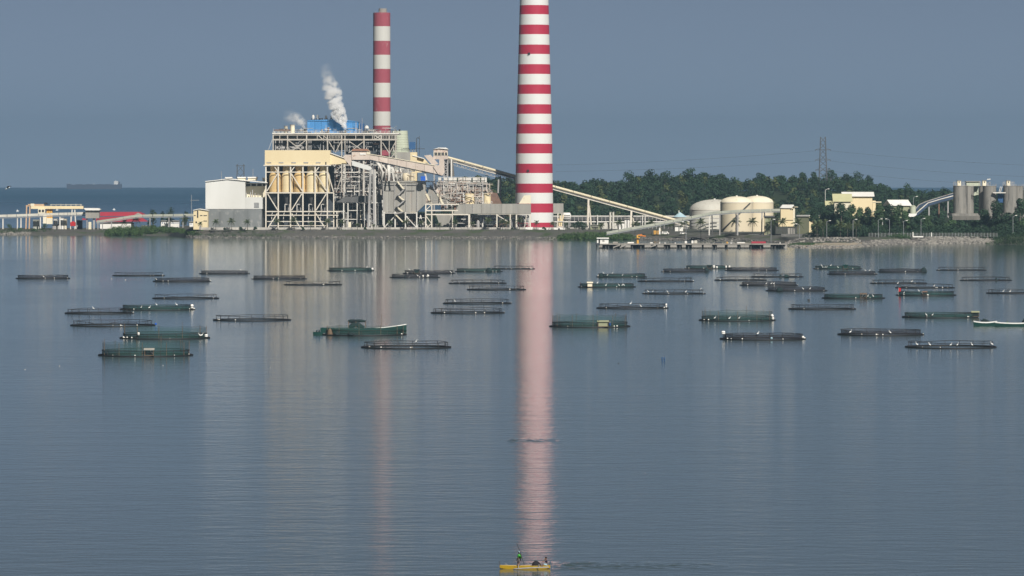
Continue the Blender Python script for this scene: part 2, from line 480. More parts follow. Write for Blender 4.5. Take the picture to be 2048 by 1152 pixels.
def land():
    cols = list(range(-420, 2480, 10))
    offs = [0, .02, .04, .08, .12, .2, .3, .45, .55, .62, .7, .8, .9, 1.0]
    far = [3700, 3800, 3900, 4000, 4060, 4120, 4180, 4240, 4300, 4360, 4420, 4480, 4540, 4600, 4700, 4800, 4950, 5200, 5500]
    rnd = random.Random(3)
    vs, fs = [], []
    for p in cols:
        d0 = DW(lerp(SHORE, p)); b = lerp(BANK, p)
        x = X(p, d0 + b)
        for k, o in enumerate(offs):
            y = d0 + o * b + rnd.uniform(-.006, .006) * b * (k > 0)
            z = ground(X(p, d0 + o * b), d0 + o * b)
            vs.append((X(p, y), y, z + rnd.uniform(-.15, .15) * (k > 0)))
        for q, y in enumerate(far):
            y = max(y, d0 + b + 2 + 3 * q)
            if p < 700 and y > 4060: z, y2 = -.5, 4060 + (y - 4060) * .02
            else: z, y2 = ground(X(p, y), y), y
            if p < 700 and y >= 3960: z = -.5
            vs.append((X(p, y2), y2, z))
    n = len(offs) + len(far)
    for i in range(len(cols) - 1):
        for j in range(n - 1):
            a = i * n + j
            fs.append((a, a + n, a + n + 1, a + 1))
    m = mat('shore_ground', (.115, .11, .10), (.075, .074, .068), .15, 1, vary=0, spot=(.05, .075, .03), spot_at=.56, spot_scale=.06, bump=.4, bscale=.6)
    sand = mat('sand', (.42, .36, .28), (.33, .28, .215), .1, 1, vary=0, spot=(.07, .09, .04), spot_at=.60, spot_scale=.08)
    hill = mat('hill_ground', (.018, .034, .015), (.03, .045, .02), .05, 1, vary=0)
    mb = MB(); mb.add(vs, fs)
    for i, f in enumerate(fs):
        c = [sum(vs[k][q] for k in f) / 4 for q in range(3)]
        p = px_of(c[0], c[1])
        if 1565 < p < 1740 and c[1] < 3190 and c[2] < 2.2: mb.mi[i] = 1
        elif c[1] > 4000: mb.mi[i] = 2
    o = mb.build('land', [m, sand, hill], None, True)
    structure(o)
land()

# haze over the bay, the plant and the offing
def haze():
    m = bpy.data.materials.new('haze'); m.use_nodes = True
    t = m.node_tree
    t.nodes.remove(t.nodes['Principled BSDF'])
    v = t.nodes.new('ShaderNodeVolumePrincipled')
    v.inputs['Color'].default_value = (.54, .76, .97, 1)
    v.inputs['Density'].default_value = HAZE_D
    v.inputs['Anisotropy'].default_value = HAZE_G
    t.links.new(v.outputs[0], t.nodes['Material Output'].inputs['Volume'])
    o = MB().box(-31000, 31000, -1600, 24500, -1.6, 330).build('haze', m)
    stuff(o)
HAZE_D, HAZE_G = 5.0e-5, .4
haze()
# ------------------------------------------------------------------ power plant
rnd = random.Random(11)
def base(px, d, z=6.0): return (X(px, d), d, z)

def chimney(name, label, pxc, d, stripes, prof, reds, whites, z0):
    t = thing(name, label, 'chimney', (X(pxc, d), d, z0))
    def half(y): return lerp(prof, y)
    rows = stripes
    for i in range(len(rows) - 1):
        lo, hi = rows[i], rows[i + 1]
        m, nm = (reds, 'red_band') if i % 2 == 0 else (whites, 'white_band')
        cyl(t, nm, m, pxc, [(half(lo), lo), (half(hi), hi)], d, 48)
    return t
# tall near chimney: red / white boundaries from the ground up, on beyond the frame
rows = [458]
y = 444.9
k = 0
rows += [444.9, 425.1, 406.7, 385.6, 367.2, 346.2, 327.4, 306.9, 287.6, 267.4, 248.2, 227.9, 208.9, 188.2, 169.3, 148.4, 128.9, 108.6, 89.8, 69.1, 50, 29.2, 10.9]
while rows[-1] > -180:
    rows.append(rows[-1] - (20.6 if len(rows) % 2 == 0 else 18.9))
rows = rows[:34]
tall = chimney('tall_chimney', 'tall chimney in bright red and white stripes, cut off by the top of the frame', 1068.3, 3655, rows, [(-200, 25), (11, 28.9), (288, 36.2), (385, 37.4), (425, 38.3), (460, 39)], M['chim_red'], M['chim_white'], 6)
for px, py in ((1058, 108), (1056, 341.5)):
    d = 3655
    r = lerp([(11, 28.9), (288, 36.2), (385, 37.4)], py) * d / FPX
    dx = (px - 1068.3) * d / FPX
    yy = d - math.sqrt(max(0, r * r - dx * dx))
    box(tall, 'warning_light', M['dark'], X(px, d) - .75, X(px, d) + .75, yy - .7, yy + .3, Z(py + 2, d), Z(py - 2.2, d))
cyl(tall, 'rim', M['concrete'], 1068.3, [(25.4, rows[-1]), (25.4, rows[-1] - 3)], 3655, 48)

rows2 = [330, 251.3, 223.2, 194.8, 165.9, 138, 109.9, 82, 52.9, 25.5]
old = chimney('old_chimney', 'thinner chimney in muted pinkish red and white, its top in view', 763.5, 3860, rows2, [(25, 17.1), (330, 17.9)], M['old_red'], M['old_white'], 6)
cyl(old, 'shaft', M['old_white'], 763.5, [(18.2, 458), (17.9, 330)], 3860, 48)
cyl(old, 'flue', M['concrete'], 765.5, [(8.3, 25.6), (8.0, 17)], 3860, 24)
for sx in (-12, -5, 4, 12):
    pbeam(old, 'rail_post', M['galvan'], 763.5 + sx, 25.5, 763.5 + sx, 22.2, 3860 - 3, .25)

# --- white turbine hall
t = thing('turbine_hall', 'white windowless hall with low gable on a grey block base beside the yellow silos', 'building', base(470, 3600))
D0 = 3598
ppoly(t, 'gable_wall', M['white'], [(411, 418), (411, 363.3), (455, 358.3), (490.5, 362.5), (490.5, 418)], D0, 62)
pbox(t, 'base_wall', M['grey_block'], 411.8, 523.5, 418.2, 457.5, D0 + .4, 60)
for a, b in ((411.8, 439.5), (440, 467.5), (468, 495.5), (496, 523.3)):
    pbox(t, 'block_panel', M['grey_block'], a, b, 418.8, 457, D0 - .1, .45)
pbox(t, 'lower_wall', M['white'], 490.6, 525, 394.5, 418, D0, 50)
pbox(t, 'side_wall', M['cream_pale'], 490.6, 531.5, 372.6, 394.4, D0 + 10, 45)
pbox(t, 'clerestory', M['white'], 490.6, 533, 366, 372.4, D0 + 10.5, 45)
for a in (490.8, 502.3, 513.8, 525.2):
    o = pbox(t, 'window', M['dark'], a + .8, a + 9.6, 367.6, 372.2, D0 + 10.2, .5)
    pbox(o, 'frame', M['white'], a + .4, a + 10, 366.9, 367.5, D0 + 10.0, .6)
ppoly(t, 'roof', M['roof_white'], [(410, 363.6), (410, 362.3), (455, 357.2), (534, 364.6), (534, 366), (455, 358.4)], D0 - 1, 66)
for a, b, c in ((451, 463, 355), (475.5, 490.5, 354.6), (496, 513.5, 354.6), (525, 533, 356)):
    o = pbox(t, 'roof_vent', M['cream_pale'], a, b, c + 1.4, c + 6, D0 + 22, 9)
    pbox(o, 'cap', M['roof_white'], a - 1, b + 1, c - .8, c + 1.3, D0 + 21, 11)
o = pbox(t, 'louvre', M['steel_grey'], 508.6, 518, 405, 415.3, D0 - .25, .5)
for k in range(5): pbox(o, 'slat', M['galvan'], 508.6, 518, 406 + k * 2, 406.9 + k * 2, D0 - .4, .2)
for px, h in ((493, 9), (501, 11), (505, 15), (510, 8), (516, 6)):
    pbeam(t, 'roof_pipe', M['steel_grey'], px, 394.4, px, 394.4 - h, D0 + 6, .7, round_=True)
pbeam(t, 'mast', M['galvan'], 443, 359, 443, 343, D0 + 30, .35)
pbeam(t, 'mast', M['galvan'], 506, 356, 506, 338, D0 + 30, .35)

# --- small cream pump house
t = thing('pump_house', 'narrow cream house with dark slit window at the foot of the white hall', 'building', base(400, 3588))
ppoly(t, 'wall', M['cream'], [(386.8, 459), (386.8, 421), (398, 418.6), (415.4, 421.5), (415.4, 459)], 3580, 12)
ppoly(t, 'roof', M['roof_white'], [(386, 421.2), (386, 420), (398, 417.4), (416.2, 420), (416.2, 421.3), (398, 418.5)], 3579, 14)
for a, b, c, e in ((394.2, 396.6, 421.5, 435.5), (387.6, 391.5, 430.3, 431.6), (400, 405, 430.3, 431.7), (407, 414, 430.3, 431.7), (407, 414, 441.3, 442.7), (391, 394, 443, 446)):
    pbox(t, 'window', M['dark'], a, b, c, e, 3579.8, .5)
pbox(t, 'door', M['steel_grey'], 399, 403, 451, 458.6, 3579.8, .5)

# --- coal bunker building with five silos
t = thing('coal_bunker_house', 'long cream box on a tall open steel frame above five yellow silos', 'building', base(595, 3610))
D1 = 3600
pbox(t, 'cladding', M['cream'], 529.6, 660, 300.5, 329.5, D1, 22)
ppoly(t, 'end_wall', M['cream'], [(660.2, 329), (660.2, 306.5), (690, 317.5), (692.5, 328)], D1 + 2, 14)
ppoly(t, 'end_roof', M['roof_white'], [(659, 306.2), (660, 305), (691, 316.3), (691, 317.6)], D1 + 1, 16)
pbox(t, 'ledge', M['steel'], 527, 662, 329.6, 331.8, D1 - 1.2, 24)
for a in (533.2, 557.6, 582.4, 607.2, 631.6): pbox(t, 'vent', M['steel_grey'], a, a + 9.4, 324.2, 326.3, D1 - .3, .5)
pbox(t, 'door', M['dark'], 650.6, 652.8, 323.8, 329.3, D1 - .2, .4)
CX = (531.8, 556.6, 581.1, 605.9, 630.3, 654.7)
for dd in (D1, D1 + 20):
    for px in CX: pbeam(t, 'column', M['steel'], px, 331.8, px, 457.5, dd, 1.05)
for px in (667.5,): pbeam(t, 'column', M['steel'], px, 386, px, 457.5, D1 + 3, .9)
pbeam(t, 'column', M['steel'], 673.8, 423, 673.8, 457.5, D1 + 3, .9)
for py, a, b, w in ((344.2, 531, 655, .8), (385.6, 530, 668, 1.0), (423, 531, 681, .85), (430.5, 532, 677, .8), (443, 534, 668, .6), (451.3, 540, 652, .6)):
    pbeam(t, 'beam', M['steel'], a, py, b, py, D1 - .3, .5, w)
for py in (385.6, 423): pbeam(t, 'beam', M['steel'], 531, py, 660, py, D1 + 20, .5, 1.1)
BR = [(534, 385.5, 555.5, 420.5), (604.5, 386, 583, 420.5), (653.5, 386, 632, 420.5), (554.5, 427, 536.5, 455), (583.5, 427, 600, 455), (632, 427, 649.5, 455),
      (555.3, 347, 534, 382), (582.8, 347, 605, 382.5), (631.6, 347, 653.5, 382), (548.8, 333, 555.8, 343), (589.4, 333, 582, 343), (638.5, 333, 631.2, 343), (656, 345, 667, 384)]
for q in BR: pbeam(t, 'brace', M['steel'], *q, D1 + .2, .8)
pbox(t, 'back_wall', M['navy'], 531, 668, 331.9, 457, D1 + 23, 1)  # added dark sheet: interior shade behind the silos, put in as colour
pbox(t, 'floor', M['dark_grey'], 531, 660, 386.8, 388.2, D1 + 1, 18)
for k, px in enumerate((575, 599, 622.8, 647.5)):
    o = pbox(t, 'coal_feeder', M['steel_grey'], px - 3, px + 4, 415, 422.4, D1 + 8, 3)
    pbeam(o, 'frame', M['steel_white'], px - 5, 408.5, px - 5, 422.6, D1 + 5, .5)
    pbeam(o, 'frame', M['steel_white'], px + 3.4, 408.5, px + 3.4, 422.6, D1 + 5, .5)
    pbeam(o, 'frame', M['steel_white'], px - 5.5, 408.5, px + 3.9, 408.5, D1 + 5, .5)
for px in (543.5, 567.2, 592, 616.8, 641.2):
    pbeam(t, 'drain_pipe', M['steel_white'], px + 1.5, 425, px, 430, D1 + 4, .5, round_=True)
    pbeam(t, 'drain_pipe', M['steel_white'], px, 430, px - .5, 445, D1 + 4, .5, round_=True)
LB = ['ochre coal silo nearest the white hall, first in the row of five', 'pale yellow coal silo between the first and the middle ochre silos', 'ochre coal silo in the middle of the row of five',
      'pale yellow coal silo next to the middle silo on the boiler side', 'pale coal silo at the boiler end of the row of five']
for k, px in enumerate((550, 574.6, 599.2, 623.6, 648.6)):
    s = thing('coal_silo', LB[k], 'silo', base(px, D1 + 6, Z(385, D1)), 'coal silos in the cream steel frame')
    m = M['silo'] if k in (0, 2) else M['silo_pale']
    cyl(s, 'shell', m, px, [(11.6, 384.8), (11.6, 352.5)], D1 + 6, 28)
    cyl(s, 'shoulder', m, px, [(11.55, 352.5), (9.4, 346.5), (8.8, 346.4), (8.8, 332)], D1 + 6, 28)
    cyl(s, 'band', m, px, [(11.9, 369.6), (11.9, 368.8)], D1 + 6, 28)
    cyl(s, 'band', m, px, [(12.0, 385.2), (12.0, 379.2)], D1 + 6, 28)
    cyl(s, 'hopper', M['dark_grey'], px, [(2.2, 412), (11.2, 388.3)], D1 + 6, 20)

# --- boiler house: open steel frame crowded with casings and pipes
t = thing('boiler_house', 'huge open steel boiler frame full of dark casings and pipes behind the silos', 'building', base(670, 3660))
DB = 3640
def lattice(cols, rows_, d, w, m, skip=()):
    for px in cols:
        pbeam(t, 'column', m, px, rows_[0], px, rows_[-1], d, w)
    for py in rows_:
        pbeam(t, 'beam', m, cols[0], py, cols[-1], py, d - .2, w * .7, w * .8)
# upper storey, facing the bay
UP = (546.3, 575.2, 613.3, 655, 683.5, 690, 728, 762.3, 778.5, 791.5)
for px in UP: pbeam(t, 'column', M['steel_boiler'], px, 266, px, 304 if px < 660 else 457, DB, 1.15 if px not in (690, 778.5) else .8)
for px in (551, 559, 564, 618, 622, 647, 668, 676, 694, 699): pbeam(t, 'column', M['steel_grey'], px, 280, px, 303, DB + 4, .6)
pbox(t, 'roof_deck', M['steel_white'], 544.5, 798, 265.6, 268.2, DB - 1, 60)
for a, b in ((545, 613), (613.5, 683), (683.5, 762), (762.5, 795)):
    pbeam(t, 'beam', M['steel_boiler'], a, 279.3, b, 279.3, DB - .2, .8, 1.4)
    pbeam(t, 'beam', M['steel_boiler'], a, 270.2, b, 270.2, DB - .2, .7, .7)
for px in (559.5, 594.5, 634.5, 647.5, 711.5, 745, 748.5): pbeam(t, 'strut', M['steel_boiler'], px, 268, px, 279, DB - .1, .7)
for k in range(9): pbeam(t, 'strut', M['steel_boiler'], 659 + k * 2.9, 270, 659 + k * 2.9, 277, DB - .1, .45)
for k in range(9): pbeam(t, 'strut', M['steel_boiler'], 764 + k * 3.1, 270, 764 + k * 3.1, 280, DB - .1, .45)
XB = [(577, 280.5, 605, 302), (611.5, 280.5, 584, 302), (699, 283, 727, 302), (727, 283, 697, 306), (658, 283, 668, 300), (682, 283, 671, 305), (765, 285, 779, 307), (791, 284, 778, 308), (636, 270, 645, 278.5), (646, 270.5, 654, 277),
      (750, 271, 761, 278), (761, 271, 750, 278), (669, 345, 682, 333), (658, 331, 669, 345), (672, 386, 683, 352), (657, 352, 669, 388), (780, 318, 790, 306), (692, 430, 727, 405), (728, 430, 762, 404)]
for q in XB: pbeam(t, 'brace', M['steel_boiler'], *q, DB - .1, .75)
for a, b in ((546, 575), (576, 613), (614, 654)):
    pbox(t, 'brown_panel', M['brown_panel'], a + 1.5, b - .5, 270.5, 278.6, DB + 6, .5)
for a, b in ((684, 709), (712, 727), (729, 745)):
    pbox(t, 'brown_panel', M['brown_panel'], a + .8, b - .5, 270.5, 278.6, DB + 6, .5)
pbox(t, 'wall_panel', M['navy'], 621, 641, 280, 304, DB + 8, .5)
pbox(t, 'wall_panel', M['navy'], 641.4, 654, 280, 304, DB + 8, .5)
pbox(t, 'wall_panel', M['navy'], 690, 727, 280, 309, DB + 8, .5)
pbox(t, 'wall_panel', M['navy'], 729, 761, 280, 310, DB + 8, .5)
pbox(t, 'shade_casing', M['dark_grey'], 556, 613, 280, 304, DB + 14, 20)  # dark boxes from here on carry the frame's interior shade in their colour
pbox(t, 'shade_casing', M['dark_grey'], 690, 788, 311, 400, DB + 24, 25)
pbox(t, 'shade_casing', M['navy'], 662, 762, 311, 457, DB + 34, 15)
pbox(t, 'shade_casing', M['navy'], 548, 792, 269, 300, DB + 36, 20)
# horizontal pipes, upper storey
for a, b, py, w in ((553, 612, 296, 2.2), (590, 606, 291.5, 3.2), (700, 744, 293.3, .8), (552, 575, 292, .7)):
    pbeam(t, 'pipe', M['steel_grey'], a, py, b, py, DB + 5, w, round_=True)
# the big lower bays between the silos and the precipitator
for px, w in ((664, .7), (688, 1.2), (690.8, .7), (703, .6), (718.5, .9), (721, .5), (727, 1.1), (729.5, .5), (741, .6), (757, .7), (762, 1.2), (773, .8), (790, .8)):
    pbeam(t, 'column', M['steel_white'] if w > .6 else M['steel_grey'], px, 311 if px < 735 else 322, px, 440, DB + 3 + rnd.uniform(0, 10), w)
for py, a, b, w in ((344.5, 664, 790, .9), (353.5, 690, 740, .6), (363.3, 692, 720, .8), (371.5, 695, 714, .6), (376, 692, 716, .5), (382.8, 694, 705, 1.1), (382.8, 708, 718, 1.1), (383, 729, 765, .8), (394, 663, 690, .7), (330, 690, 770, .7), (403, 664, 700, .5)):
    pbeam(t, 'beam', M['steel_white'], a, py, b, py, DB + 6, .5, w)
for q in [(668, 334, 682, 316), (664, 316, 683, 336), (735, 345, 757, 383), (757, 345, 737, 383), (729, 384, 758, 420), (760, 384, 732, 420)]:
    pbeam(t, 'brace', M['steel_white'], *q, DB + 7, .6)
# fat bent ducts under the conveyor
for pts, w in (([(752, 322), (760, 332), (765, 345), (763, 360)], 2.2), ([(766, 330), (772, 340), (770, 360)], 1.7), ([(778, 330), (786, 338), (790, 352), (786, 362)], 2.0), ([(777, 330), (778.5, 362)], 2.4), ([(795, 340), (792, 352), (796, 362)], 1.8), ([(800, 337), (803, 348), (803, 362)], 1.2)):
    MB().tube([(X(a, DB - 8), DB - 8, Z(b, DB - 8)) for a, b in pts], w * .5, 8).build('duct', M['steel_white'], t, True)
cyl(t, 'drum', M['tank'], 812, [(6, 363), (7.2, 360), (7.2, 350), (5, 346)], DB - 6, 18)
cyl(t, 'drum', M['tank'], 824, [(3.6, 363), (3.6, 347)], DB - 6, 18)
for px in (640, 648, 655, 661, 670, 679, 686): 
    pbeam(t, 'pipe', M['steel_grey'], px, rnd.uniform(332, 350), px, 456, DB + rnd.uniform(8, 20), rnd.uniform(.4, .9), round_=True)
for k in range(46):
    px = rnd.uniform(664, 760); py = rnd.uniform(314, 440)
    if rnd.random() < .55: pbeam(t, 'pipe', M[rnd.choice(['steel_grey', 'steel_white', 'galvan', 'rust'])], px, py, px, py + rnd.uniform(8, 40), DB + rnd.uniform(9, 22), rnd.uniform(.3, .8), round_=True)
    else: pbeam(t, 'walkway', M[rnd.choice(['steel_grey', 'steel_white', 'rust'])], px, py, min(788, px + rnd.uniform(8, 30)), py, DB + rnd.uniform(8, 20), 1.2, rnd.uniform(.25, .6))
def pipework(par, x0, x1, y0, y1, d0, d1, n, seed, mats=('steel_grey', 'steel_white', 'galvan', 'dark_grey', 'rust')):
    """the small stuff no one could pick apart: lines, cable trays, hand rails, gratings"""
    r = random.Random(seed); mb = MB()
    for k in range(n):
        px, py, d = r.uniform(x0, x1), r.uniform(y0, y1), r.uniform(d0, d1)
        q = r.random(); w = r.uniform(.18, .5); mi = r.randrange(len(mats))
        if q < .4: a, b = (px, py), (px, min(y1, py + r.uniform(4, 26)))
        elif q < .85: a, b = (px, py), (min(x1, px + r.uniform(4, 22)), py)
        else: a, b = (px, py), (min(x1, px + r.uniform(3, 9)), py + r.uniform(-9, 9))
        if abs(a[0] - b[0]) + abs(a[1] - b[1]) < 1: continue
        mb.bar((X(a[0], d), d, Z(a[1], d)), (X(b[0], d), d, Z(b[1], d)), w, mi=mi)
        if q > .7 and q < .85:
            for j in range(5):
                xx = a[0] + (b[0] - a[0]) * j / 4
                mb.bar((X(xx, d), d, Z(py, d)), (X(xx, d), d, Z(py - 2.6, d)), .12, mi=mi)
    o = mb.build('pipework', [M[m] for m in mats], par)
    stuff(o)
pipework(t, 660, 766, 312, 452, DB + 1, DB + 30, 700, 31)
pipework(t, 548, 790, 280, 303, DB + 2, DB + 30, 340, 32)
pipework(t, 548, 796, 256, 265, DB + 2, DB + 20, 90, 33)
pipework(t, 765, 830, 330, 362, DB - 10, DB + 6, 90, 34)
# roof clutter: rails, masts
for k in range(30): pbeam(t, 'rail_post', M['steel_white'], 546 + k * 8.6, 265.6, 546 + k * 8.6, 262.4, DB - .6, .16)
pbeam(t, 'handrail', M['steel_white'], 546, 262.4, 798, 262.4, DB - .6, .18)
for px, py in ((547, 257), (712, 244), (719, 247), (724, 236), (652, 250)): pbeam(t, 'mast', M['steel_grey'], px, 266, px, py, DB + 8, .35)
pbeam(t, 'guy_wire', M['steel_white'], 537, 299.5, 545, 278, DB, .2)

# --- things standing on the boiler house roof
t = thing('blue_roof_house', 'bright blue clad box on the boiler house roof', 'building', base(668, 3655, Z(266, 3655)))
for a, b in ((614.6, 629.5), (629.9, 642.3), (642.7, 655), (655.4, 667.6), (668, 681.6), (694, 705.5), (705.9, 716.7)):
    pbox(t, 'cladding_panel', M['blue'], a, b, 241.5 if a < 690 else 243.5, 266, 3652 + rnd.uniform(0, .12), 22)
pbox(t, 'cladding_panel', M['blue'], 682, 693.6, 243, 266, 3652.2, 22)
ppoly(t, 'roof', M['blue'], [(614, 241.6), (616, 240.2), (681, 238.6), (717.3, 243.2), (717.3, 243.5)], 3651.5, 23)
pbox(t, 'dark_bay', M['blue_dark'], 718.5, 728, 247, 265.6, 3654, 12)
pbeam(t, 'mast', M['blue_dark'], 723, 247, 723, 236, 3656, .5)
for k, (px, hh, w) in enumerate(((626.4, 229.8, 2.7), (635.2, 229.8, 2.5), (642.4, 236.5, 2.4), (652.2, 231, 2.2), (662.7, 230.5, 1.8), (675, 234, 2.6))):
    v = thing('roof_ventilator', ('tall white ventilator nearest the left end of the blue roof', 'tall white ventilator, second along the blue roof', 'low squat ventilator between the tall ones on the blue roof', 'round white ventilator near the middle of the blue roof', 'slim ventilator on a wide dark frame, blue roof', 'dark low ventilator beside the big steam plume')[k], 'ventilator', base(px, 3662, Z(241, 3662)), 'ventilators on the blue roof')
    for sx in (-1, 1): pbeam(v, 'leg', M['dark'], px + sx * w * 1.1, 240.8, px + sx * w * 1.1, 236.6, 3662, .5)
    pbeam(v, 'frame', M['dark'], px - w * 1.3, 237.4, px + w * 1.3, 237.4, 3662, .6, .6)
    if k == 5: cyl(v, 'cowl', M['navy'], px, [(w, 237), (w, 235), (w * .4, hh)], 3662, 14)
    else: cyl(v, 'cowl', M['steel_white'] if k < 5 else M['navy'], px, [(w * .8, 238.5), (w, 237), (w, hh + 2.4), (w * .5, hh)], 3662, 14)
def vent_stack(label, px, y0, y1, w, m, d=3648, band=None):
    s = thing('exhaust_stack', label, 'exhaust stack', base(px, d, Z(y0, d)), 'exhaust pipes on the boiler roof')
    cyl(s, 'pipe', m, px, [(w, y0), (w, y1)], d, 14)
    cyl(s, 'rim', band or M['steel_grey'], px, [(w + .6, y1 + 1.2), (w + .6, y1)], d, 14)
    pbeam(s, 'bracket', M['steel_grey'], px - w - 2, y0 - 3, px + w + 2, y0 - 3, d - 1, .5)
vent_stack('wide pale exhaust pipe at the left end of the boiler roof', 585, 266, 249, 4.6, M['cream_pale'])
vent_stack('shorter pale exhaust pipe rising behind the dark roof platform', 572, 266, 251.5, 3.4, M['cream_pale'], 3658)
vent_stack('dark exhaust pipe giving off the small left steam plume', 610.4, 266, 256.3, 2.9, M['dark_grey'])
vent_stack('dark exhaust pipe giving off the big white steam plume', 690.2, 266, 258.8, 2.3, M['dark_grey'])
vent_stack('rusty exhaust pipe against the middle of the blue wall', 656.6, 266, 254.5, 2.1, M['rust'])
vent_stack('small rusty exhaust pipe left of the middle of the blue wall', 644, 266, 259, 2.0, M['steel_grey'])
s = thing('roof_platform', 'dark flat platform on thin legs at the left end of the boiler roof', 'platform', base(564, 3646, Z(265.6, 3646)))
pbox(s, 'deck', M['rust'], 549, 579, 259, 261.3, 3642, 10)
for px in (549.6, 558, 566, 578): pbeam(s, 'leg', M['steel_white'], px, 261.3, px, 265.6, 3643, .5)
s = thing('dome_vent', 'domed white vent on a dark frame beside the old chimney', 'ventilator', base(733.5, 3650, Z(265.6, 3650)))
cyl(s, 'dome', M['steel_white'], 733.5, [(4.2, 257), (4.2, 254.5), (2.8, 252), (.6, 250.6)], 3650, 16)
for sx in (-4, 0, 4): pbeam(s, 'leg', M['dark_grey'], 733.5 + sx, 265.6, 733.5 + sx, 257, 3649, .6)
pbox(s, 'duct', M['dark_grey'], 730, 737.5, 261, 265, 3650, 3)

# --- pale green cooling cone, dark tank, mast
s = thing('cooling_tower', 'pale green ribbed concrete cone right of the old chimney', 'tower', base(800, 3760))
cyl(s, 'shell', M['pale_green'], 799.5, [(25, 457), (20, 320), (17.2, 285), (15.6, 261.5)], 3760, 40)
for k in range(9):
    py = 269 + k * 5
    r = lerp([(261, 15.6), (285, 17.2), (320, 20)], py) + .35
    cyl(s, 'rib', M['pale_green'], 799.5, [(r, py + .5), (r, py - .5)], 3760, 40)
box(s, 'beacon', M['dark'], X(799.2, 3755) - .6, X(799.2, 3755) + .6, 3754, 3756, Z(262, 3755), Z(258.5, 3755))
s = thing('roof_tank', 'dark blue box tank on top of the grey and cream block', 'tank', base(824, 3700, Z(305, 3700)))
pbox(s, 'body', M['blue_dark'], 818.5, 830.5, 284, 298.5, 3696, 6)
for px in (819.5, 825, 830): pbeam(s, 'leg', M['steel_grey'], px, 298.5, px, 305, 3697, .5)
s = thing('vent_mast', 'dark hooped pipe mast beside the roof tank', 'mast', base(836, 3700, Z(306, 3700)))
pbeam(s, 'post', M['navy'], 833.2, 306, 833.2, 278, 3698, .6); pbeam(s, 'post', M['navy'], 838.6, 311, 838.6, 272, 3698, .4)
MB().tube([(X(a, 3698), 3698, Z(b, 3698)) for a, b in ((833.2, 278), (834.5, 275.6), (837, 275.5), (838.6, 278))], .3, 6).build('hoop', M['navy'], s, True)
pbeam(s, 'arm', M['navy'], 806, 297, 850, 297.7, 3698, .4)
for k in range(9): pbeam(s, 'rail_post', M['navy'], 802.5 + k * 2, 303, 802.5 + k * 2, 296.5, 3698, .22)

# --- crusher block
t = thing('crusher_house', 'blank grey block with one cream edge behind the sloping gallery', 'building', base(815, 3690))
pbox(t, 'grey_wall', M['corr'], 794, 820.3, 304.5, 457, 3682, 24)
pbox(t, 'cream_wall', M['cream'], 820.5, 833.8, 304.5, 457, 3682, 24)
ppoly(t, 'lean_to', M['cream'], [(834, 345), (834, 312.5), (849, 318), (862, 332), (862, 345)], 3684, 16)
ppoly(t, 'lean_to_roof', M['roof_white'], [(824.5, 311.5), (825, 310), (848.5, 316.4), (848.5, 318)], 3681.4, 18)

# --- pink conveyor gallery with head house
t = thing('sloping_gallery', 'dusty pink covered conveyor sloping down across the boiler front', 'conveyor', base(800, 3592))
DG = 3590
ppoly(t, 'head_house', M['pink'], [(703.5, 319.5), (703.5, 301.5), (739.5, 301.5), (739.5, 319.5)], DG - 1, 12)
o = ppoly(t, 'roof', M['rust_roof'], [(703, 302), (706, 297.6), (734, 297.6), (736, 299), (739.5, 303), (736, 301.8)], DG - 2, 14)
ppoly(t, 'gable', M['cream_pale'], [(733.5, 309), (733.5, 300.6), (736.5, 299.2), (740.5, 303.5), (740.5, 309)], DG - 1.3, .4)
o = pbox(t, 'window', M['roof_white'], 720, 731.5, 306.5, 309.6, DG - 1.4, .5)
seg = [(739.6 + k * 18.2, 739.6 + (k + 1) * 18.2) for k in range(8)]
for a, b in seg:
    ya, yb = 308.8 + (a - 739.6) * .172, 308.8 + (b - 739.6) * .172
    za, zb = 319 + (a - 739.6) * .215, 319 + (b - 739.6) * .215
    ppoly(t, 'gallery_panel', M['pink'], [(a + .25, za), (a + .25, ya), (b - .25, yb), (b - .25, zb)], DG + rnd.uniform(0, .15), 6)
ppoly(t, 'roof_strip', M['cream_pale'], [(738, 308.4), (738, 307.2), (878, 331.4), (878, 332.6)], DG - .5, 7)
ppoly(t, 'underside', M['navy'], [(704, 320), (740, 319.6), (885, 350.6), (885, 352.6), (740, 321.8), (704, 321.6)], DG + .6, 5)
ppoly(t, 'elbow_chute', M['pink'], [(690, 309.5), (704, 309.5), (704, 332), (701, 332.5), (687, 316)], DG - .2, 5)
ppoly(t, 'white_chute', M['white'], [(703.5, 322), (707, 321.8), (741, 333), (744, 337), (740, 341.5), (704, 330.8)], DG - 1.5, 4)
ppoly(t, 'transfer_chute', M['pink'], [(866, 333), (878, 330), (878.5, 318), (888, 318), (889, 345), (884.5, 351.5), (876, 348)], DG - .6, 7)
for px0, px1 in ((741.5, 736.5), (747, 749)):
    pbeam(t, 'leg', M['steel_grey'], px0, 339, px1, 457, DG - 2, 1.5)
    pbeam(t, 'leg', M['steel_white'], px0 + 3.2, 339, px1 + 2.6, 457, DG + 3, .8)
for k in range(8):
    py = 350 + k * 13
    pbeam(t, 'lacing', M['steel_grey'], 741 - k * .5, py, 748 + k * .2, py + (6 if k % 2 else 0), DG - 1.6, .5)
pbeam(t, 'leg', M['steel_white'], 781, 331, 777.5, 362, DG + 2, 1.0); pbeam(t, 'leg', M['steel_white'], 783, 331, 788, 362, DG + 2, 1.0)
pbeam(t, 'leg', M['steel_white'], 850, 345, 853, 360, DG + 2, 1.2)
pbox(t, 'blue_hopper', M['blue_bright'], 841.5, 851, 352.5, 361.5, DG + 1, 3)

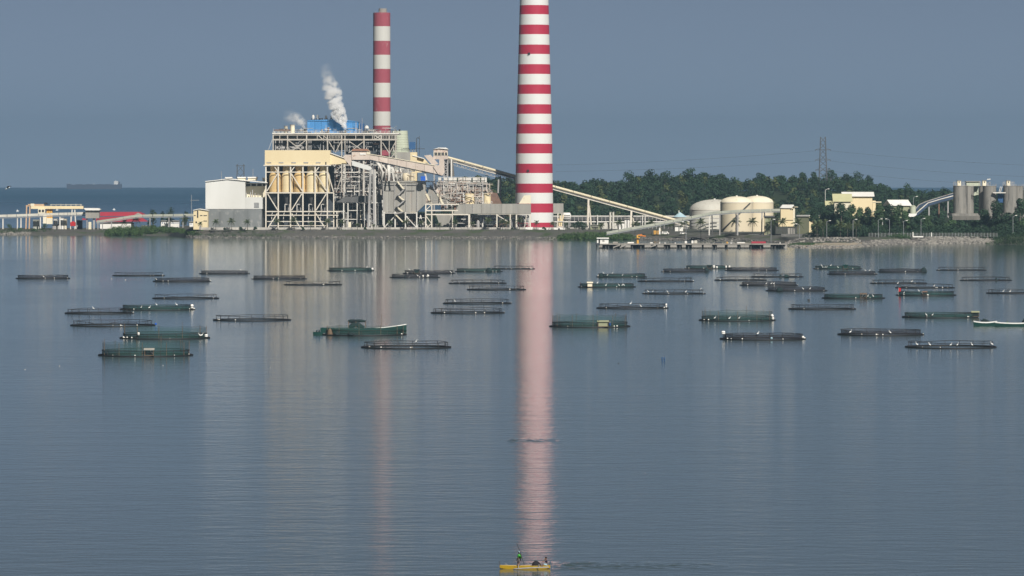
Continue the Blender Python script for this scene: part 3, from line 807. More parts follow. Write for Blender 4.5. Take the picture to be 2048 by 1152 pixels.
# --- dark canopy at the foot
t = thing('coal_canopy', 'dark grey lean-to canopy at the foot of the boiler frame', 'shed', base(705, 3615))
ppoly(t, 'roof', M['corr_dark'], [(672, 404.5), (688, 394.5), (737, 390.8), (737, 405.5)], 3610, 12)
ppoly(t, 'end_roof', M['brown_panel'], [(738, 405), (738, 391), (760, 386), (762, 404)], 3612, 10)
for px in (687.5, 696, 714.5, 728.5, 756): pbeam(t, 'post', M['steel_white'], px, 405, px, 457, 3611, .8)
for py, a, b in ((421, 695, 730), (422.5, 672, 690), (438.5, 688, 732), (405.6, 740, 762)): pbeam(t, 'beam', M['steel_white'], a, py, b, py, 3610.6, .5, .6)
pbox(t, 'back_wall', M['navy'], 673, 764, 407, 457, 3634, 1)  # added dark sheet, painting the shade under the canopy
pipework(t, 673, 764, 408, 456, 3617, 3632, 160, 38)
ppoly(t, 'coal_chute', M['navy'], [(714, 441), (726, 431), (738, 428), (738, 441)], 3616, 5)
for a, b in ((704.5, 706.5), (711.5, 714), (717.5, 720), (724, 732)):
    pbox(t, 'white_panel', M['roof_white'], a, b, 406.5, 421, 3626, .5)
for k in range(14):
    px = rnd.uniform(674, 760)
    pbeam(t, 'pipe', M[rnd.choice(['steel_grey', 'steel_white', 'cream_pale'])], px, rnd.uniform(408, 430), px, 457, 3618 + rnd.uniform(0, 12), rnd.uniform(.4, 1), round_=True)
for a, b, c, m in ((696, 702, 444, 'cream_pale'), (706, 711, 448, 'steel_grey'), (718, 724, 446, 'cream_pale'), (742, 746, 449, 'steel_white'), (758, 764, 450, 'conv')):
    pbox(t, 'cabinet', M[m], a, b, c, 457, 3619, 2.5)

# --- precipitators
t = thing('precipitator', 'big grey corrugated precipitator box with zigzag stairs on its front', 'machine', base(810, 3612))
DE = 3600
ed = [767, 777.5, 789, 800.5, 812, 823.5, 834]
for a, b in zip(ed, ed[1:]):
    pbox(t, 'wall_panel', M['corr'], a + .2, b - .2, 365, 424, DE + rnd.uniform(0, .25), 26)
ppoly(t, 'side_panel', M['corr'], [(834.2, 424), (834.2, 365), (851, 365), (851, 408)], DE + .1, 26)
pbox(t, 'top_rim', M['corr'], 766, 852, 361.8, 364.8, DE - .6, 28)
pbox(t, 'rib', M['corr_dark'], 767, 833, 369.8, 370.9, DE - .3, .3)
pbox(t, 'rib', M['corr_dark'], 770, 789, 381, 381.8, DE - .3, .3)
pbox(t, 'rib', M['corr_dark'], 812, 829, 381, 381.8, DE - .3, .3)
for px in (766.6, 789, 812, 834): pbox(t, 'post', M['steel_grey'], px - .6, px + .6, 366, 425, DE - .6, .5)
zz = [(795, 363), (808, 378.5), (796, 391), (808.5, 401), (794, 413.5), (806.5, 424), (790, 428), (806, 444)]
for k in range(len(zz) - 1):
    o = pbeam(t, 'stair_flight', M['steel_grey'] if k % 2 else M['cream_pale'], *zz[k], *zz[k + 1], DE - 2.2 - .5 * (k % 2), 1.4, .9)
for a, b in zz[1:6]: pbox(t, 'landing', M['corr_dark'], a - 2.6, a + 2.6, b - .3, b + .8, DE - 3.4, 3)
for px in (778, 800, 822.5):
    MB().add([(X(px - 10.5, DE), DE + 1, Z(425, DE)), (X(px + 10.5, DE), DE + 1, Z(425, DE)), (X(px + 10.5, DE), DE + 24, Z(425, DE)), (X(px - 10.5, DE), DE + 24, Z(425, DE)),
              (X(px - 1.5, DE), DE + 11, Z(448, DE)), (X(px + 1.5, DE), DE + 11, Z(448, DE)), (X(px + 1.5, DE), DE + 14, Z(448, DE)), (X(px - 1.5, DE), DE + 14, Z(448, DE))],
             [(0, 1, 5, 4), (1, 2, 6, 5), (2, 3, 7, 6), (3, 0, 4, 7), (4, 5, 6, 7), (0, 3, 2, 1)]).build('hopper', M['corr_dark'], t)
for px in (768.4, 790.3, 811, 833.5):
    pbeam(t, 'leg', M['steel_white'], px, 424, px, 457.5, DE, .9); pbeam(t, 'leg', M['steel_grey'], px, 424, px, 457.5, DE + 24, .9)
for q in ((841.5, 430, 834.5, 457), (841, 430, 848, 457), (768.5, 455, 790, 432), (812, 432, 833, 455)): pbeam(t, 'brace', M['steel_white'], *q, DE - .2, .7)
pbeam(t, 'beam', M['steel_white'], 768, 426, 834, 426, DE - .3, .6, .7)
pbox(t, 'back_wall', M['navy'], 767, 850, 426, 457, DE + 26, 1)  # added dark sheet: shade behind the hopper legs as colour
pipework(t, 768, 850, 430, 456, DE + 3, DE + 24, 90, 39)

t = thing('rear_precipitator', 'dusty precipitator with a row of white control boxes along its top', 'machine', base(925, 3640))
DR = 3628
for k, (a, b) in enumerate(((874, 888), (888.3, 902), (902.3, 916), (916.3, 930), (930.3, 944), (944.3, 958), (958.3, 975))):
    pbox(t, 'wall_panel', M['corr'], a, b, 364.5, 409, DR + rnd.uniform(0, .25), 24)
pbox(t, 'walkway', M['corr_dark'], 872, 977, 369.4, 370.6, DR - 1.6, 2)
pbox(t, 'walkway', M['rust'], 872, 977, 380.3, 381.4, DR - 1.6, 2)
for px in range(874, 978, 13): pbeam(t, 'stanchion', M['steel_grey'], px, 364, px, 388, DR - 1.6, .5)
for a, b in ((876.5, 883), (888, 896.5), (897.5, 913.5), (916, 925), (926.5, 942.5), (945.5, 960), (962.5, 973.5)):
    o = pbox(t, 'control_box', M['steel_white'], a, b, 355.6, 364, DR + 3, 5)
pbeam(t, 'handrail', M['steel_white'], 876, 354.6, 974, 354.6, DR, .3)
for px in (880, 892, 903, 915, 928, 941, 953, 966): pbeam(t, 'post', M['dark'], px + 3, 354.6, px + 3, 364, DR, .3)
ppoly(t, 'rear_slope', M['rust'], [(976, 409), (976, 384), (994, 386), (1004, 409)], DR + 6, 14)
pbeam(t, 'pipe', M['steel_grey'], 997, 359, 996, 386, DR + 10, 1.3, round_=True)
for q in ((905, 394, 960, 377), (903, 402, 958, 385), (898, 408, 936, 398)): pbeam(t, 'stair_flight', M['rust'], *q, DR - 3, 1.2, .9)
for k in range(22):
    a = rnd.uniform(880, 965); b = rnd.uniform(383, 405)
    pbeam(t, 'pipe', M[rnd.choice(['rust', 'steel_grey', 'pink', 'steel_white'])], a, b, a + rnd.uniform(-10, 12), b + rnd.uniform(-7, 7), DR - rnd.uniform(1, 5), rnd.uniform(.4, .8), round_=True)

t = thing('flue_duct', 'long grey sheet metal flue duct leading to the tall chimney', 'duct', base(985, 3600))
DF = 3600
ppoly(t, 'sloping_section', M['corr'], [(906, 427.5), (918, 408.5), (930, 408.5), (930, 427.5)], DF + .1, 12)
for a, b in ((930.3, 945), (945.3, 963), (963.3, 981), (981.3, 1003), (1003.3, 1026), (1026.3, 1033), (1033.3, 1061.8)):
    pbox(t, 'duct_section', M['corr'], a, b, 407.4 + rnd.uniform(0, .6), 427.4, DF + rnd.uniform(0, .2), 12)
for px in (945.1, 981.1, 1033.1): pbox(t, 'flange', M['steel_grey'], px - .5, px + .5, 407, 427.7, DF - .3, 12.5)
ppoly(t, 'hood', M['cream_pale'], [(1038, 407.2), (1048, 391), (1061.8, 390.4), (1061.8, 407.2)], DF + 1, 10)
for a, b in ((838, 859), (860, 882)):
    ppoly(t, 'inlet_chute', M['corr'], [(a, 370), (a + 12, 386), (a + 23, 408), (a + 2, 408), (a - 6, 392)], DF + 3, 14)
for a in (856, 879): ppoly(t, 'chute_edge', M['cream_pale'], [(a - 6, 387), (a - 1.5, 387), (a + 9.5, 409), (a + 5, 409)], DF + 2.5, 1)
for a, c in ((840, 366), (866, 366)): ppoly(t, 'rusty_chute', M['pink'], [(a, c), (a + 5, c), (a + 13, c + 20), (a + 6, c + 20)], DF + 2, 3)
for px in (939.2, 993.8, 1020.6, 1032.8, 1060.5):
    pbeam(t, 'leg', M['steel'], px, 427.5, px, 458, DF + 1, .9)
for q in ((955, 428.3, 1060, 428.3), (1053, 430, 1049, 455), (994.5, 430, 1020, 446)): pbeam(t, 'brace', M['steel'], *q, DF + .8, .6)
pbox(t, 'back_wall', M['navy'], 912, 1010, 428.5, 457, DF + 30, 1)  # added dark sheet for the dim space under the duct, shade as colour
for k in range(60):
    a = rnd.uniform(912, 1052); b = rnd.uniform(430, 452)
    if k % 2: pbeam(t, 'pipe', M[rnd.choice(['steel_grey', 'steel_white', 'galvan', 'concrete'])], a, b, a, min(457, b + rnd.uniform(6, 20)), DF + rnd.uniform(6, 24), rnd.uniform(.35, .9), round_=True)
    else: pbeam(t, 'pipe', M[rnd.choice(['steel_grey', 'steel_white', 'galvan', 'rust'])], a, b, min(1055, a + rnd.uniform(5, 25)), b + rnd.choice([0, 0, 0, -4, 3]), DF + rnd.uniform(6, 24), rnd.uniform(.3, .7), round_=True)
pipework(t, 912, 1058, 430, 456, DF + 3, DF + 26, 380, 36)
pipework(t, 838, 985, 362, 408, DF + .5, DF + 20, 300, 37, ('rust', 'steel_grey', 'pink', 'steel_white'))
cyl(t, 'vessel', M['steel_grey'], 956, [(3.4, 457), (3.4, 444), (1.6, 440)], DF + 6, 14)
ppoly(t, 'hopper', M['corr'], [(872, 430), (912, 430), (897, 452), (880, 452)], DF + 8, 10)
ppoly(t, 'outlet_section', M['corr'], [(1100, 427.6), (1100, 407), (1127, 407), (1127, 427.6)], 3690, 12)
for px in (1116, 1124): pbeam(t, 'leg', M['steel'], px, 427, px - 2, 457, 3690, .8)

for px, w, lab in ((939, 10.2, 'larger cream day tank on the flue duct'), (974.4, 7.2, 'smaller cream day tank on the flue duct')):
    s = thing('day_tank', lab, 'tank', base(px, 3612, Z(408, 3612)), 'cream day tanks')
    cyl(s, 'shell', M['cream'], px, [(w, 408), (w, 388), (w * .6, 387)], 3606 + w * .36, 24)
    pbeam(s, 'ladder', M['steel_white'], px - w - 1.6, 408, px - w - 1.6, 385, 3606, .7)

t = thing('pipe_support_rack', 'cream steel rack with a tall braced end tower before the grey chutes', 'rack', base(880, 3585))
DP = 3586
for px in (851.5, 863.5): pbeam(t, 'column', M['steel'], px, 408, px, 459, DP, 1.0)
for py, b in ((408.6, 918), (421, 916), (429, 937)): pbeam(t, 'beam', M['steel'], 851, py, b, py, DP, .7, 1.0)
for px in (905, 937.5): pbeam(t, 'column', M['steel'], px, 421 if px < 920 else 429, px, 458, DP, .8)
for q in ((852, 420, 863, 409), (852, 432, 863, 447), (852, 457, 863, 447), (857.5, 457, 852, 447)): pbeam(t, 'brace', M['steel'], *q, DP, .6)
for k in range(9):
    a = rnd.uniform(880, 910)
    pbox(t, 'valve_box', M[rnd.choice(['rust', 'pink', 'steel_grey', 'dark_grey'])], a, a + rnd.uniform(2, 6), rnd.uniform(409, 414), rnd.uniform(416, 421), DP + 2 + k * .4, 1.5)

# --- transfer tower and the long conveyor
t = thing('transfer_tower', 'small pinkish tower cabin with white peaked roof at the conveyor top', 'tower', base(885, 3680))
DT = 3675
pbox(t, 'lower_wall', M['pink'], 866.5, 896, 311.2, 318.5, DT, 9)
pbox(t, 'window_band', M['dark_grey'], 868, 894.5, 305, 311, DT + .3, 8)
for px in (868, 875, 882, 889, 895): pbeam(t, 'mullion', M['cream_pale'], px, 304.8, px, 311.2, DT - .1, .5)
ppoly(t, 'gable_wall', M['pink'], [(867, 305), (867, 298.5), (877, 296), (895.5, 298.5), (895.5, 305)], DT + .1, 8.6)
ppoly(t, 'roof', M['roof_white'], [(865.5, 298.8), (877, 295.2), (892, 295.2), (897.5, 298.8), (877.5, 296.8)], DT - 1, 11)
for px in (868.5, 888, 895, 903): pbeam(t, 'leg', M['steel_grey'] if px < 900 else M['steel_white'], px, 318.5, px, 457, DT + 2, 1.0)
for k in range(7):
    pbeam(t, 'lacing', M['steel_grey'], 888 if k % 2 else 895, 319 + k * 5, 895 if k % 2 else 888, 324 + k * 5, DT + 2, .5)
ppoly(t, 'enclosure', M['brown_panel'], [(888.5, 353), (888.5, 320), (906, 322), (909, 353)], DT + 6, 5)
ppoly(t, 'side_chute', M['pink'], [(848, 311), (861, 309.5), (877, 328), (865, 331)], DT - 2, 4)

t = thing('long_conveyor', 'long straight cream conveyor tube sloping down behind the tall chimney', 'conveyor', base(1150, 3700))
P0, P1 = Vector((X(892, 3686), 3686, Z(314.2, 3686))), Vector((X(1396, 3730), 3730, Z(452.6, 3730)))
def along(u): return P0.lerp(P1, u)
for k in range(14):
    a, b = along(k / 14 + .0008), along((k + 1) / 14 - .0008)
    beam(t, 'hood_section', a, b, 3.4, M['conv'], 2.1, True)
for k in range(28):
    a, b = along(k / 28), along((k + 1) / 28)
    dz = Vector((0, 0, -2.5)); dy = Vector((0, -1.6, 0))
    if k % 1 == 0 and k < 9:
        beam(t, 'lacing', a + dy + Vector((0, 0, -1)), b + dy + Vector((0, 0, -4.4)) if k % 2 else b + dy + Vector((0, 0, -1)), .35, M['steel_grey'])
beam(t, 'walkway', along(0) + Vector((0, -2, -2.2)), along(1) + Vector((0, -2, -2.2)), 1.2, M['steel'], .5)
beam(t, 'underside', along(0) + Vector((0, 0, -1.7)), along(1) + Vector((0, 0, -1.7)), 2.6, M['corr_dark'], .9)
beam(t, 'bottom_chord', along(0) + Vector((0, -1.5, -4.6)), along(.28) + Vector((0, -1.5, -4.6)), .5, M['galvan'])
for k in range(34):
    a = along(k / 34 * .28)
    beam(t, 'lacing', a + Vector((0, -1.5, -2.3)), a + Vector((.9 * (1 if k % 2 else -1), -1.5, -4.6)), .3, M['steel_grey'])
for px, y0 in ((1175.5, 396), (1261.5, 421)):
    u = (px - 892) / (1396 - 892); q = along(u)
    beam(t, 'trestle_leg', q + Vector((0, -2.5, -2)), (q.x - .6, q.y - 4, 5.5), 1.3, M['steel'])
    beam(t, 'trestle_leg', q + Vector((0, 2.5, -2)), (q.x + 2.4, q.y + 5, 5.5), 1.1, M['steel'])
for px in (1000,):
    u = (px - 892) / (1396 - 892); q = along(u)
    beam(t, 'trestle_leg', q + Vector((0, 0, -3)), (q.x, q.y, 5.5), 1.1, M['steel_grey'])

# --- steam
def steam(name, label, pts, rad, dens, d, seed):
    idx = np.arange(0, len(pts) - 1 + .01, 1 / 3); base_i = np.arange(len(pts))
    pts = [(float(np.interp(i, base_i, [p[0] for p in pts])) + .5 * math.sin(i * 4.1 + seed), float(np.interp(i, base_i, [p[1] for p in pts]))) for i in idx]
    rad, dens = [float(np.interp(i, base_i, rad)) for i in idx], [float(np.interp(i, base_i, dens)) for i in idx]
    m = bpy.data.materials.new(name); m.use_nodes = True
    tr = m.node_tree; tr.nodes.remove(tr.nodes['Principled BSDF']); N, L = tr.nodes.new, tr.links.new
    v = N('ShaderNodeVolumePrincipled'); v.inputs['Color'].default_value = (1, 1, 1, 1); v.inputs['Anisotropy'].default_value = .0
    P = [Vector((X(a, d), d, Z(b, d))) for a, b in pts]
    geo = N('ShaderNodeNewGeometry')
    # density falls off from the plume's axis: distance to the nearest of the spheres strung along it, broken up by noise
    nz = N('ShaderNodeTexNoise'); nz.inputs['Scale'].default_value = .24; nz.inputs['Detail'].default_value = 4; nz.inputs['Roughness'].default_value = .62
    ad = N('ShaderNodeVectorMath'); ad.operation = 'ADD'; ad.inputs[1].default_value = (seed * 17.3, seed * 9.1, 0)
    L(geo.outputs['Position'], ad.inputs[0]); L(ad.outputs[0], nz.inputs['Vector'])
    last = None
    n = len(P)
    for i, (p, r) in enumerate(zip(P, rad)):
        ds = N('ShaderNodeVectorMath'); ds.operation = 'DISTANCE'; ds.inputs[1].default_value = p
        L(geo.outputs['Position'], ds.inputs[0])
        mr = N('ShaderNodeMapRange'); mr.inputs['From Min'].default_value = 0; mr.inputs['From Max'].default_value = r * 1.25
        f = dens[i]
        mr.inputs['To Min'].default_value = f; mr.inputs['To Max'].default_value = 0
        L(ds.outputs['Value'], mr.inputs['Value'])
        if last is None: last = mr.outputs[0]
        else:
            mx = N('ShaderNodeMath'); mx.operation = 'MAXIMUM'; L(last, mx.inputs[0]); L(mr.outputs[0], mx.inputs[1]); last = mx.outputs[0]
    sh = N('ShaderNodeMapRange'); sh.inputs['From Min'].default_value = .40; sh.inputs['From Max'].default_value = .56
    L(nz.outputs['Fac'], sh.inputs['Value'])
    mu = N('ShaderNodeMath'); mu.operation = 'MULTIPLY'; L(last, mu.inputs[0]); L(sh.outputs[0], mu.inputs[1])
    L(mu.outputs[0], v.inputs['Density']); L(v.outputs[0], tr.nodes['Material Output'].inputs['Volume'])
    prof = []
    mb = MB().tube(P, [r * 1.25 for r in rad], 10)
    o = mb.build(name, m)
    vol = sum(Vector(o.data.vertices[f.vertices[0]].co).dot(Vector(f.normal)) * f.area for f in o.data.polygons)
    if vol < 0: o.data.flip_normals()
    stuff(o); o['label'] = label
    return o
steam('steam_plume', 'thick white steam plume rising past the blue roof house', [(690.3, 259), (687.5, 247), (683, 238), (677, 228), (673, 216), (671, 203), (666, 190), (662, 176), (658, 162), (652, 145), (650, 128)], [1.0, 2.4, 3.8, 4.9, 5.0, 5.0, 6.0, 6.0, 4.6, 4.4, 4], [3.4, 3.2, 2.8, 2.5, 2.2, 1.8, 1.3, .8, .35, .08, .02], 3646, 1)
steam('steam_plume', 'thin ragged steam plume drifting left from the boiler roof', [(610.4, 256), (607, 248), (600, 242), (591, 237), (580, 233), (568, 230)], [1.3, 2.4, 3.6, 4.4, 4.6, 4], [1.6, 1.0, .5, .25, .11, .04], 3646, 2)
# ------------------------------------------------------------------ shore left of the plant
rnd = random.Random(23)
def gz(px, d): return ground(X(px, d), d)

t = thing('gantry_crane', 'cream and yellow gantry crane spanning the yard at the far left shore', 'crane', base(110, 3830, 3.8))
d = 3826
pbox(t, 'girder', M['cream'], 62, 166.5, 412, 417.8, d, 3)
pbox(t, 'rail_walk', M['cream_pale'], 100, 164, 408.6, 409.2, d + 1, 2)
for px in range(102, 165, 10): pbeam(t, 'rail_post', M['cream_pale'], px, 412, px, 408.6, d + 1, .3)
pbox(t, 'trolley', M['peach'], 56, 88, 408.2, 411.8, d + .5, 4); pbox(t, 'winch_house', M['cream_pale'], 61, 68, 407.2, 411.9, d, 4)
for px in (90, 93.5): cyl(t, 'sheave', M['dark'], px, [(1.6, 409), (1.6, 405.5)], d + 2, 10)
for px in (53.5, 60): pbeam(t, 'leg', M['peach'], px, 411, px - 1.6, 458, d + 1, .9)
pbeam(t, 'leg_tie', M['peach'], 52, 411.6, 62, 411.6, d + 1, 1.0)
for a, b in ((144.5, 141), (149.5, 152)): pbeam(t, 'leg', M['steel_white'], a, 418, b, 458, d + 1, .8)
o = pbox(t, 'cab', M['cream_pale'], 76, 90, 418, 427.5, d - 1, 5)
for px in (79.5, 86): pbox(o, 'window', M['dark'], px - 2, px + 2, 419.5, 424, d - 1.3, .4)
for a, b in ((93, 96.5), (97, 100.5), (101, 104.5)): pbox(t, 'cable_drum', M['yellow'], a, b, 418.5, 446, d + 2, 4)
pbox(t, 'machine_house', M['cream_pale'], 86, 93, 430, 447, d, 6); pbox(t, 'machine_house', M['cream_pale'], 93.4, 105, 436, 448, d, 1.8)

def conveyor_run(label, pts, d, w, m, legs, legm, legbot, grp=None, name='shore_conveyor', zig=False):
    t = thing(name, label, 'conveyor', (X(pts[0][0], d), d, 3.8), grp)
    n = 0
    for (a, b), (c, e) in zip(pts, pts[1:]):
        k = max(1, int(round((c - a) / 20)))
        for i in range(k):
            u0, u1 = i / k + .006, (i + 1) / k - .006
            pbeam(t, 'hood_section', m, a + (c - a) * u0, b + (e - b) * u0, a + (c - a) * u1, b + (e - b) * u1, d, w, w * .85)
        pbeam(t, 'frame', M['galvan'], a, b + w * 1.9, c, e + w * 1.9, d - .4, .6, .6)
        if zig:
            k2 = max(2, int((c - a) / 5))
            for i in range(k2):
                u0, u1 = i / k2, (i + 1) / k2
                pbeam(t, 'lacing', M['galvan'], a + (c - a) * u0, b + (e - b) * u0 + (w * 1.9 if i % 2 else .8), a + (c - a) * u1, b + (e - b) * u1 + (.8 if i % 2 else w * 1.9), d - .4, .25)
    for px, top in legs: pbeam(t, 'leg', legm, px, top, px, legbot, d, .8)
    return t
conveyor_run('pale conveyor tube from the frame edge to the grey transfer cabin', [(-60, 433.5), (33, 431), (100, 428.5), (171, 426.5)], 3800, 2.2, M['tank_pale'],
             [(6, 436), (35, 434), (42, 434), (81, 432), (120, 431), (142, 430)], M['steel_white'], 458)
conveyor_run('grey conveyor tube rising past the red shed to the cream pump house', [(193, 443.5), (232, 438), (262, 433), (285, 431.2), (388, 429.6)], 3775, 1.9, M['conv_green'],
             [(205, 446), (223, 443), (300, 434), (338, 434), (366, 433)], M['steel_grey'], 459)
t = thing('transfer_cabin', 'grey raised cabin with white curved roof between two conveyors', 'building', base(183, 3790, 3.8))
pbox(t, 'wall', M['corr'], 171, 198, 421, 436.5, 3786, 9)
ppoly(t, 'roof', M['roof_white'], [(167, 416.2), (196, 416.4), (200, 419.4), (199, 420.8), (171, 420.6)], 3784, 13)
for px in (174, 187, 189, 196): pbeam(t, 'leg', M['steel_grey'], px, 436.5, px, 459, 3788, .7)
pbox(t, 'wall_panel', M['cream_pale'], 177, 182.5, 444, 458.6, 3787, 2)
ppoly(t, 'red_canopy', M['red_roof'], [(164, 440), (165, 436), (172, 438), (172, 440)], 3785, 3)
t = thing('red_shed', 'long low shed with crimson sheet roof behind the shore conveyors', 'building', base(245, 3850, 3.8))
ppoly(t, 'roof', M['red_roof'], [(196, 432.2), (199, 424.2), (276, 424), (289, 430.4), (276, 432.2)], 3842, 26)
ppoly(t, 'lower_roof', M['red_roof'], [(192, 444), (192, 434), (280, 433), (296, 443)], 3838, 4)
ppoly(t, 'gable', M['corr'], [(268, 430.8), (276, 425.2), (287, 430.8)], 3841.5, .4)
pbox(t, 'wall', M['roof_white'], 200, 262, 444.2, 460, 3840, 20)
pbox(t, 'doorway', M['dark'], 262.5, 268, 446, 460, 3840, 2)
t = thing('red_tank_skid', 'bright red box on legs under the gantry crane', 'machine', base(146, 3800, 3.8))
pbox(t, 'tank', M['red'], 140.5, 150.8, 444.5, 452, 3797, 4); cyl(t, 'dome', M['red'], 146, [(3, 445), (3, 442.8)], 3799, 12)
for px in (141.5, 149.5): pbeam(t, 'leg', M['steel_white'], px, 452, px, 459.5, 3797.5, .5)
SH = [(66, 78, 440, 'white_block', 'conv_green'), (107, 114, 438, '', 'roof_white'), (116, 119, 440, '', 'roof_white'), (121, 127, 436, '', 'roof_white'), (128, 133, 438, '', 'cream_pale'), (153, 164, 441, '', 'navy'), (105, 116, 450, '', 'concrete')]
LBL = ['low grey green block behind the conveyor legs under the crane cab', 'white box beside the yellow cable drums', 'narrow white box in the middle of the crane yard', 'tall white box beneath the crane girder', 'cream box beside the red tank', 'dark open store below the red canopy', 'low concrete box by the shore under the yellow drums']
for (a, b, c, _, m), l in zip(SH, LBL):
    s = thing('yard_box', l, 'container', base((a + b) / 2, 3810, 3.8), 'boxes and stores in the crane yard')
    pbox(s, 'body', M[m], a, b, c, 460, 3808, 5); pbox(s, 'lid', M['corr'], a - .4, b + .4, c - .8, c, 3807.6, 6)
    pbox(s, 'door', M['steel_grey'], a + 1, a + 2.6, c + 4, 459.5, 3807.8, .3)
WB = [(283, 296, 451, 'white flat-roofed hut behind the mangroves, nearest the red shed'), (322, 338, 441, 'pale two storey hut with blue windows behind the mangroves'), (341, 358, 441, 'long white wall hut between mangroves and pump house'), (379, 386, 443, 'narrow white hut against the cream pump house')]
for a, b, c, l in WB:
    s = thing('hut', l, 'hut', base((a + b) / 2, 3790, 3.8), 'white huts behind the mangroves')
    pbox(s, 'wall', M['roof_white'], a, b, c + 1, 460, 3788, 6); pbox(s, 'roof', M['corr'], a - .6, b + .6, c, c + .9, 3787, 8)
    for px in np.arange(a + 2, b - 2, 4): pbox(s, 'window', M['blue_dark'], px, px + 2, c + 4, c + 6, 3787.9, .3)

# --- perimeter wall along the plant quay, in panels
t = thing('quay_wall', 'long pale concrete wall on top of the stone bank in front of the plant', 'wall', base(760, 3570))
d = 3571
for a in np.arange(398, 1130, 12.2):
    pbox(t, 'wall_panel', M['quay'], a + .12, a + 12.05, 454.6 + rnd.uniform(-.1, .25), 459.6, d + rnd.uniform(0, .1), .5)
for a, b, c, l in ((1051, 1066, 454.5, 'white wall panels right at the foot of the tall chimney'), (1077, 1104, 456, 'low white barrier right of the tall chimney foot'), (1108, 1134, 455.4, 'white boundary wall with one dark opening')):
    s = thing('white_wall', l, 'wall', base((a + b) / 2, 3566), 'white walls near the tall chimney')
    for k in range(int((b - a) / 5)): pbox(s, 'panel', M['roof_white'], a + k * 5 + .15, a + k * 5 + 4.9, c + rnd.uniform(-.7, .5), 460, 3565, .5)
    if b > 1130: pbox(s, 'opening', M['dark'], 1116, 1120, 456.6, 458.6, 3564.8, .3)
t = thing('yard_wall', 'grey stone wall running along the bank right of the mangroves', 'wall', base(1480, 3330, 4))
d = 3432
for a in np.arange(1276, 1640, 13):
    dd = DW(lerp(SHORE, a)) + lerp(BANK, a) + 3 if a < 1550 else 3262 + (1640 - a) * .4
    pbox(t, 'wall_panel', M['seawall'], a + .1, a + 12.9, 468.5 - (464.5 - 462) * 0 - .6, 473.5, dd, .6)

# --- pipe rack, small plant between chimney and tanks
t = thing('pipe_rack', 'long two level pipe rack running behind the conveyor trestles', 'rack', base(1240, 3780, 5))
d = 3790
for py in (432.2, 433.8, 443.2, 444.6): pbeam(t, 'pipe', M['steel_white'] if py in (432.2, 443.2) else M['steel_grey'], 1106, py, 1400, py, d, .7, round_=True)
for px in np.arange(1110, 1400, 7.8): pbeam(t, 'post', M['steel_grey'], px, 432, px, 458, d, .4)
pbox(t, 'back_pipe_bank', M['dark_grey'], 1108, 1398, 435.5, 442.5, d + 4, 2)
for px in (1195, 1285, 1290): pbeam(t, 'riser', M['steel_white'], px, 430, px, 457, d - 2, .8, round_=True)
t = thing('horizontal_tank', 'white dome ended tank behind the conveyor right of the chimney', 'tank', base(1134, 3700, 5))
MB().tube([(X(1124, 3700), 3700, Z(433, 3700)), (X(1126, 3700), 3700, Z(433, 3700)), (X(1140, 3700), 3700, Z(433, 3700)), (X(1142, 3700), 3700, Z(433, 3700))], [1.2, 2.9, 2.9, 1.2], 16).build('shell', M['roof_white'], t, True)
for px in (1127, 1138): pbox(t, 'saddle', M['steel_grey'], px - 1, px + 1, 439, 458, 3698, 3)
for y in (430, 433.5, 437): pbeam(t, 'rail', M['steel_grey'], 1127, y, 1141, y, 3696.8, .3)
t = thing('burner_skid', 'cream pipe cluster on a pinkish base right of the tall chimney', 'machine', base(1121, 3630, 5))
for q in ((1120, 431, 1123, 455), (1127, 430, 1121, 456), (1117, 437, 1119, 456)): pbeam(t, 'pipe', M['cream'], *q, 3632, 1.1, round_=True)
pbox(t, 'base', M['pink'], 1114, 1126, 452, 458, 3630, 4); pbeam(t, 'cross_pipe', M['steel_white'], 1113, 443, 1129, 443, 3631, .6, round_=True)
t = thing('twin_pipes', 'pair of pale upright pipes over a small white pump building', 'machine', base(1224, 3700, 5))
for px in (1220.5, 1226.5): cyl(t, 'pipe', M['tank_pale'], px, [(2, 457), (2, 425), (2.5, 424.8), (2.5, 424)], 3700, 14)
ppoly(t, 'pump_house', M['tank_pale'], [(1205, 458), (1208, 446), (1216, 444), (1233, 445), (1235, 458)], 3704, 8)
for k in range(6):
    a = 1204 + k * 5.2; pbeam(t, 'small_pipe', M['steel_white'], a, 446 + rnd.uniform(-2, 4), a + 1, 458, 3698, .5, round_=True)
SB = [(1181, 1200, 450.5, 'olive', 'low olive shed between two conveyor trestles'), (1237, 1249, 445, 'roof_white', 'white shed right of the twin pipes'), (1249.5, 1259, 438, 'roof_white', 'small white cabin perched beside the second trestle'), (1140, 1176, 452, 'corr', 'long low corrugated shed beside the first trestle'),
      (1185, 1196, 454, 'roof_white', 'tiny white kiosk in front of the olive shed'), (1319, 1322, 455, 'cream', 'cream post box by the yellow pump skid'), (1350, 1366, 452, 'roof_white', 'white shed with grey roof below the conveyor end'), (1262, 1283, 455.5, 'concrete', 'flat concrete shed behind the dark palms')]
for a, b, c, m, l in SB:
    s = thing('shed', l, 'shed', base((a + b) / 2, 3640, 5), 'small sheds between chimney and tanks')
    bot = 459 if a < 1300 else 463
    pbox(s, 'wall', M[m], a, b, c, bot, 3636, 5); pbox(s, 'roof', M['corr'], a - .7, b + .7, c - 1, c, 3635, 7)
    pbox(s, 'door', M['dark'], (a + b) / 2 - .8, (a + b) / 2 + .8, c + 2, bot, 3635.8, .3)

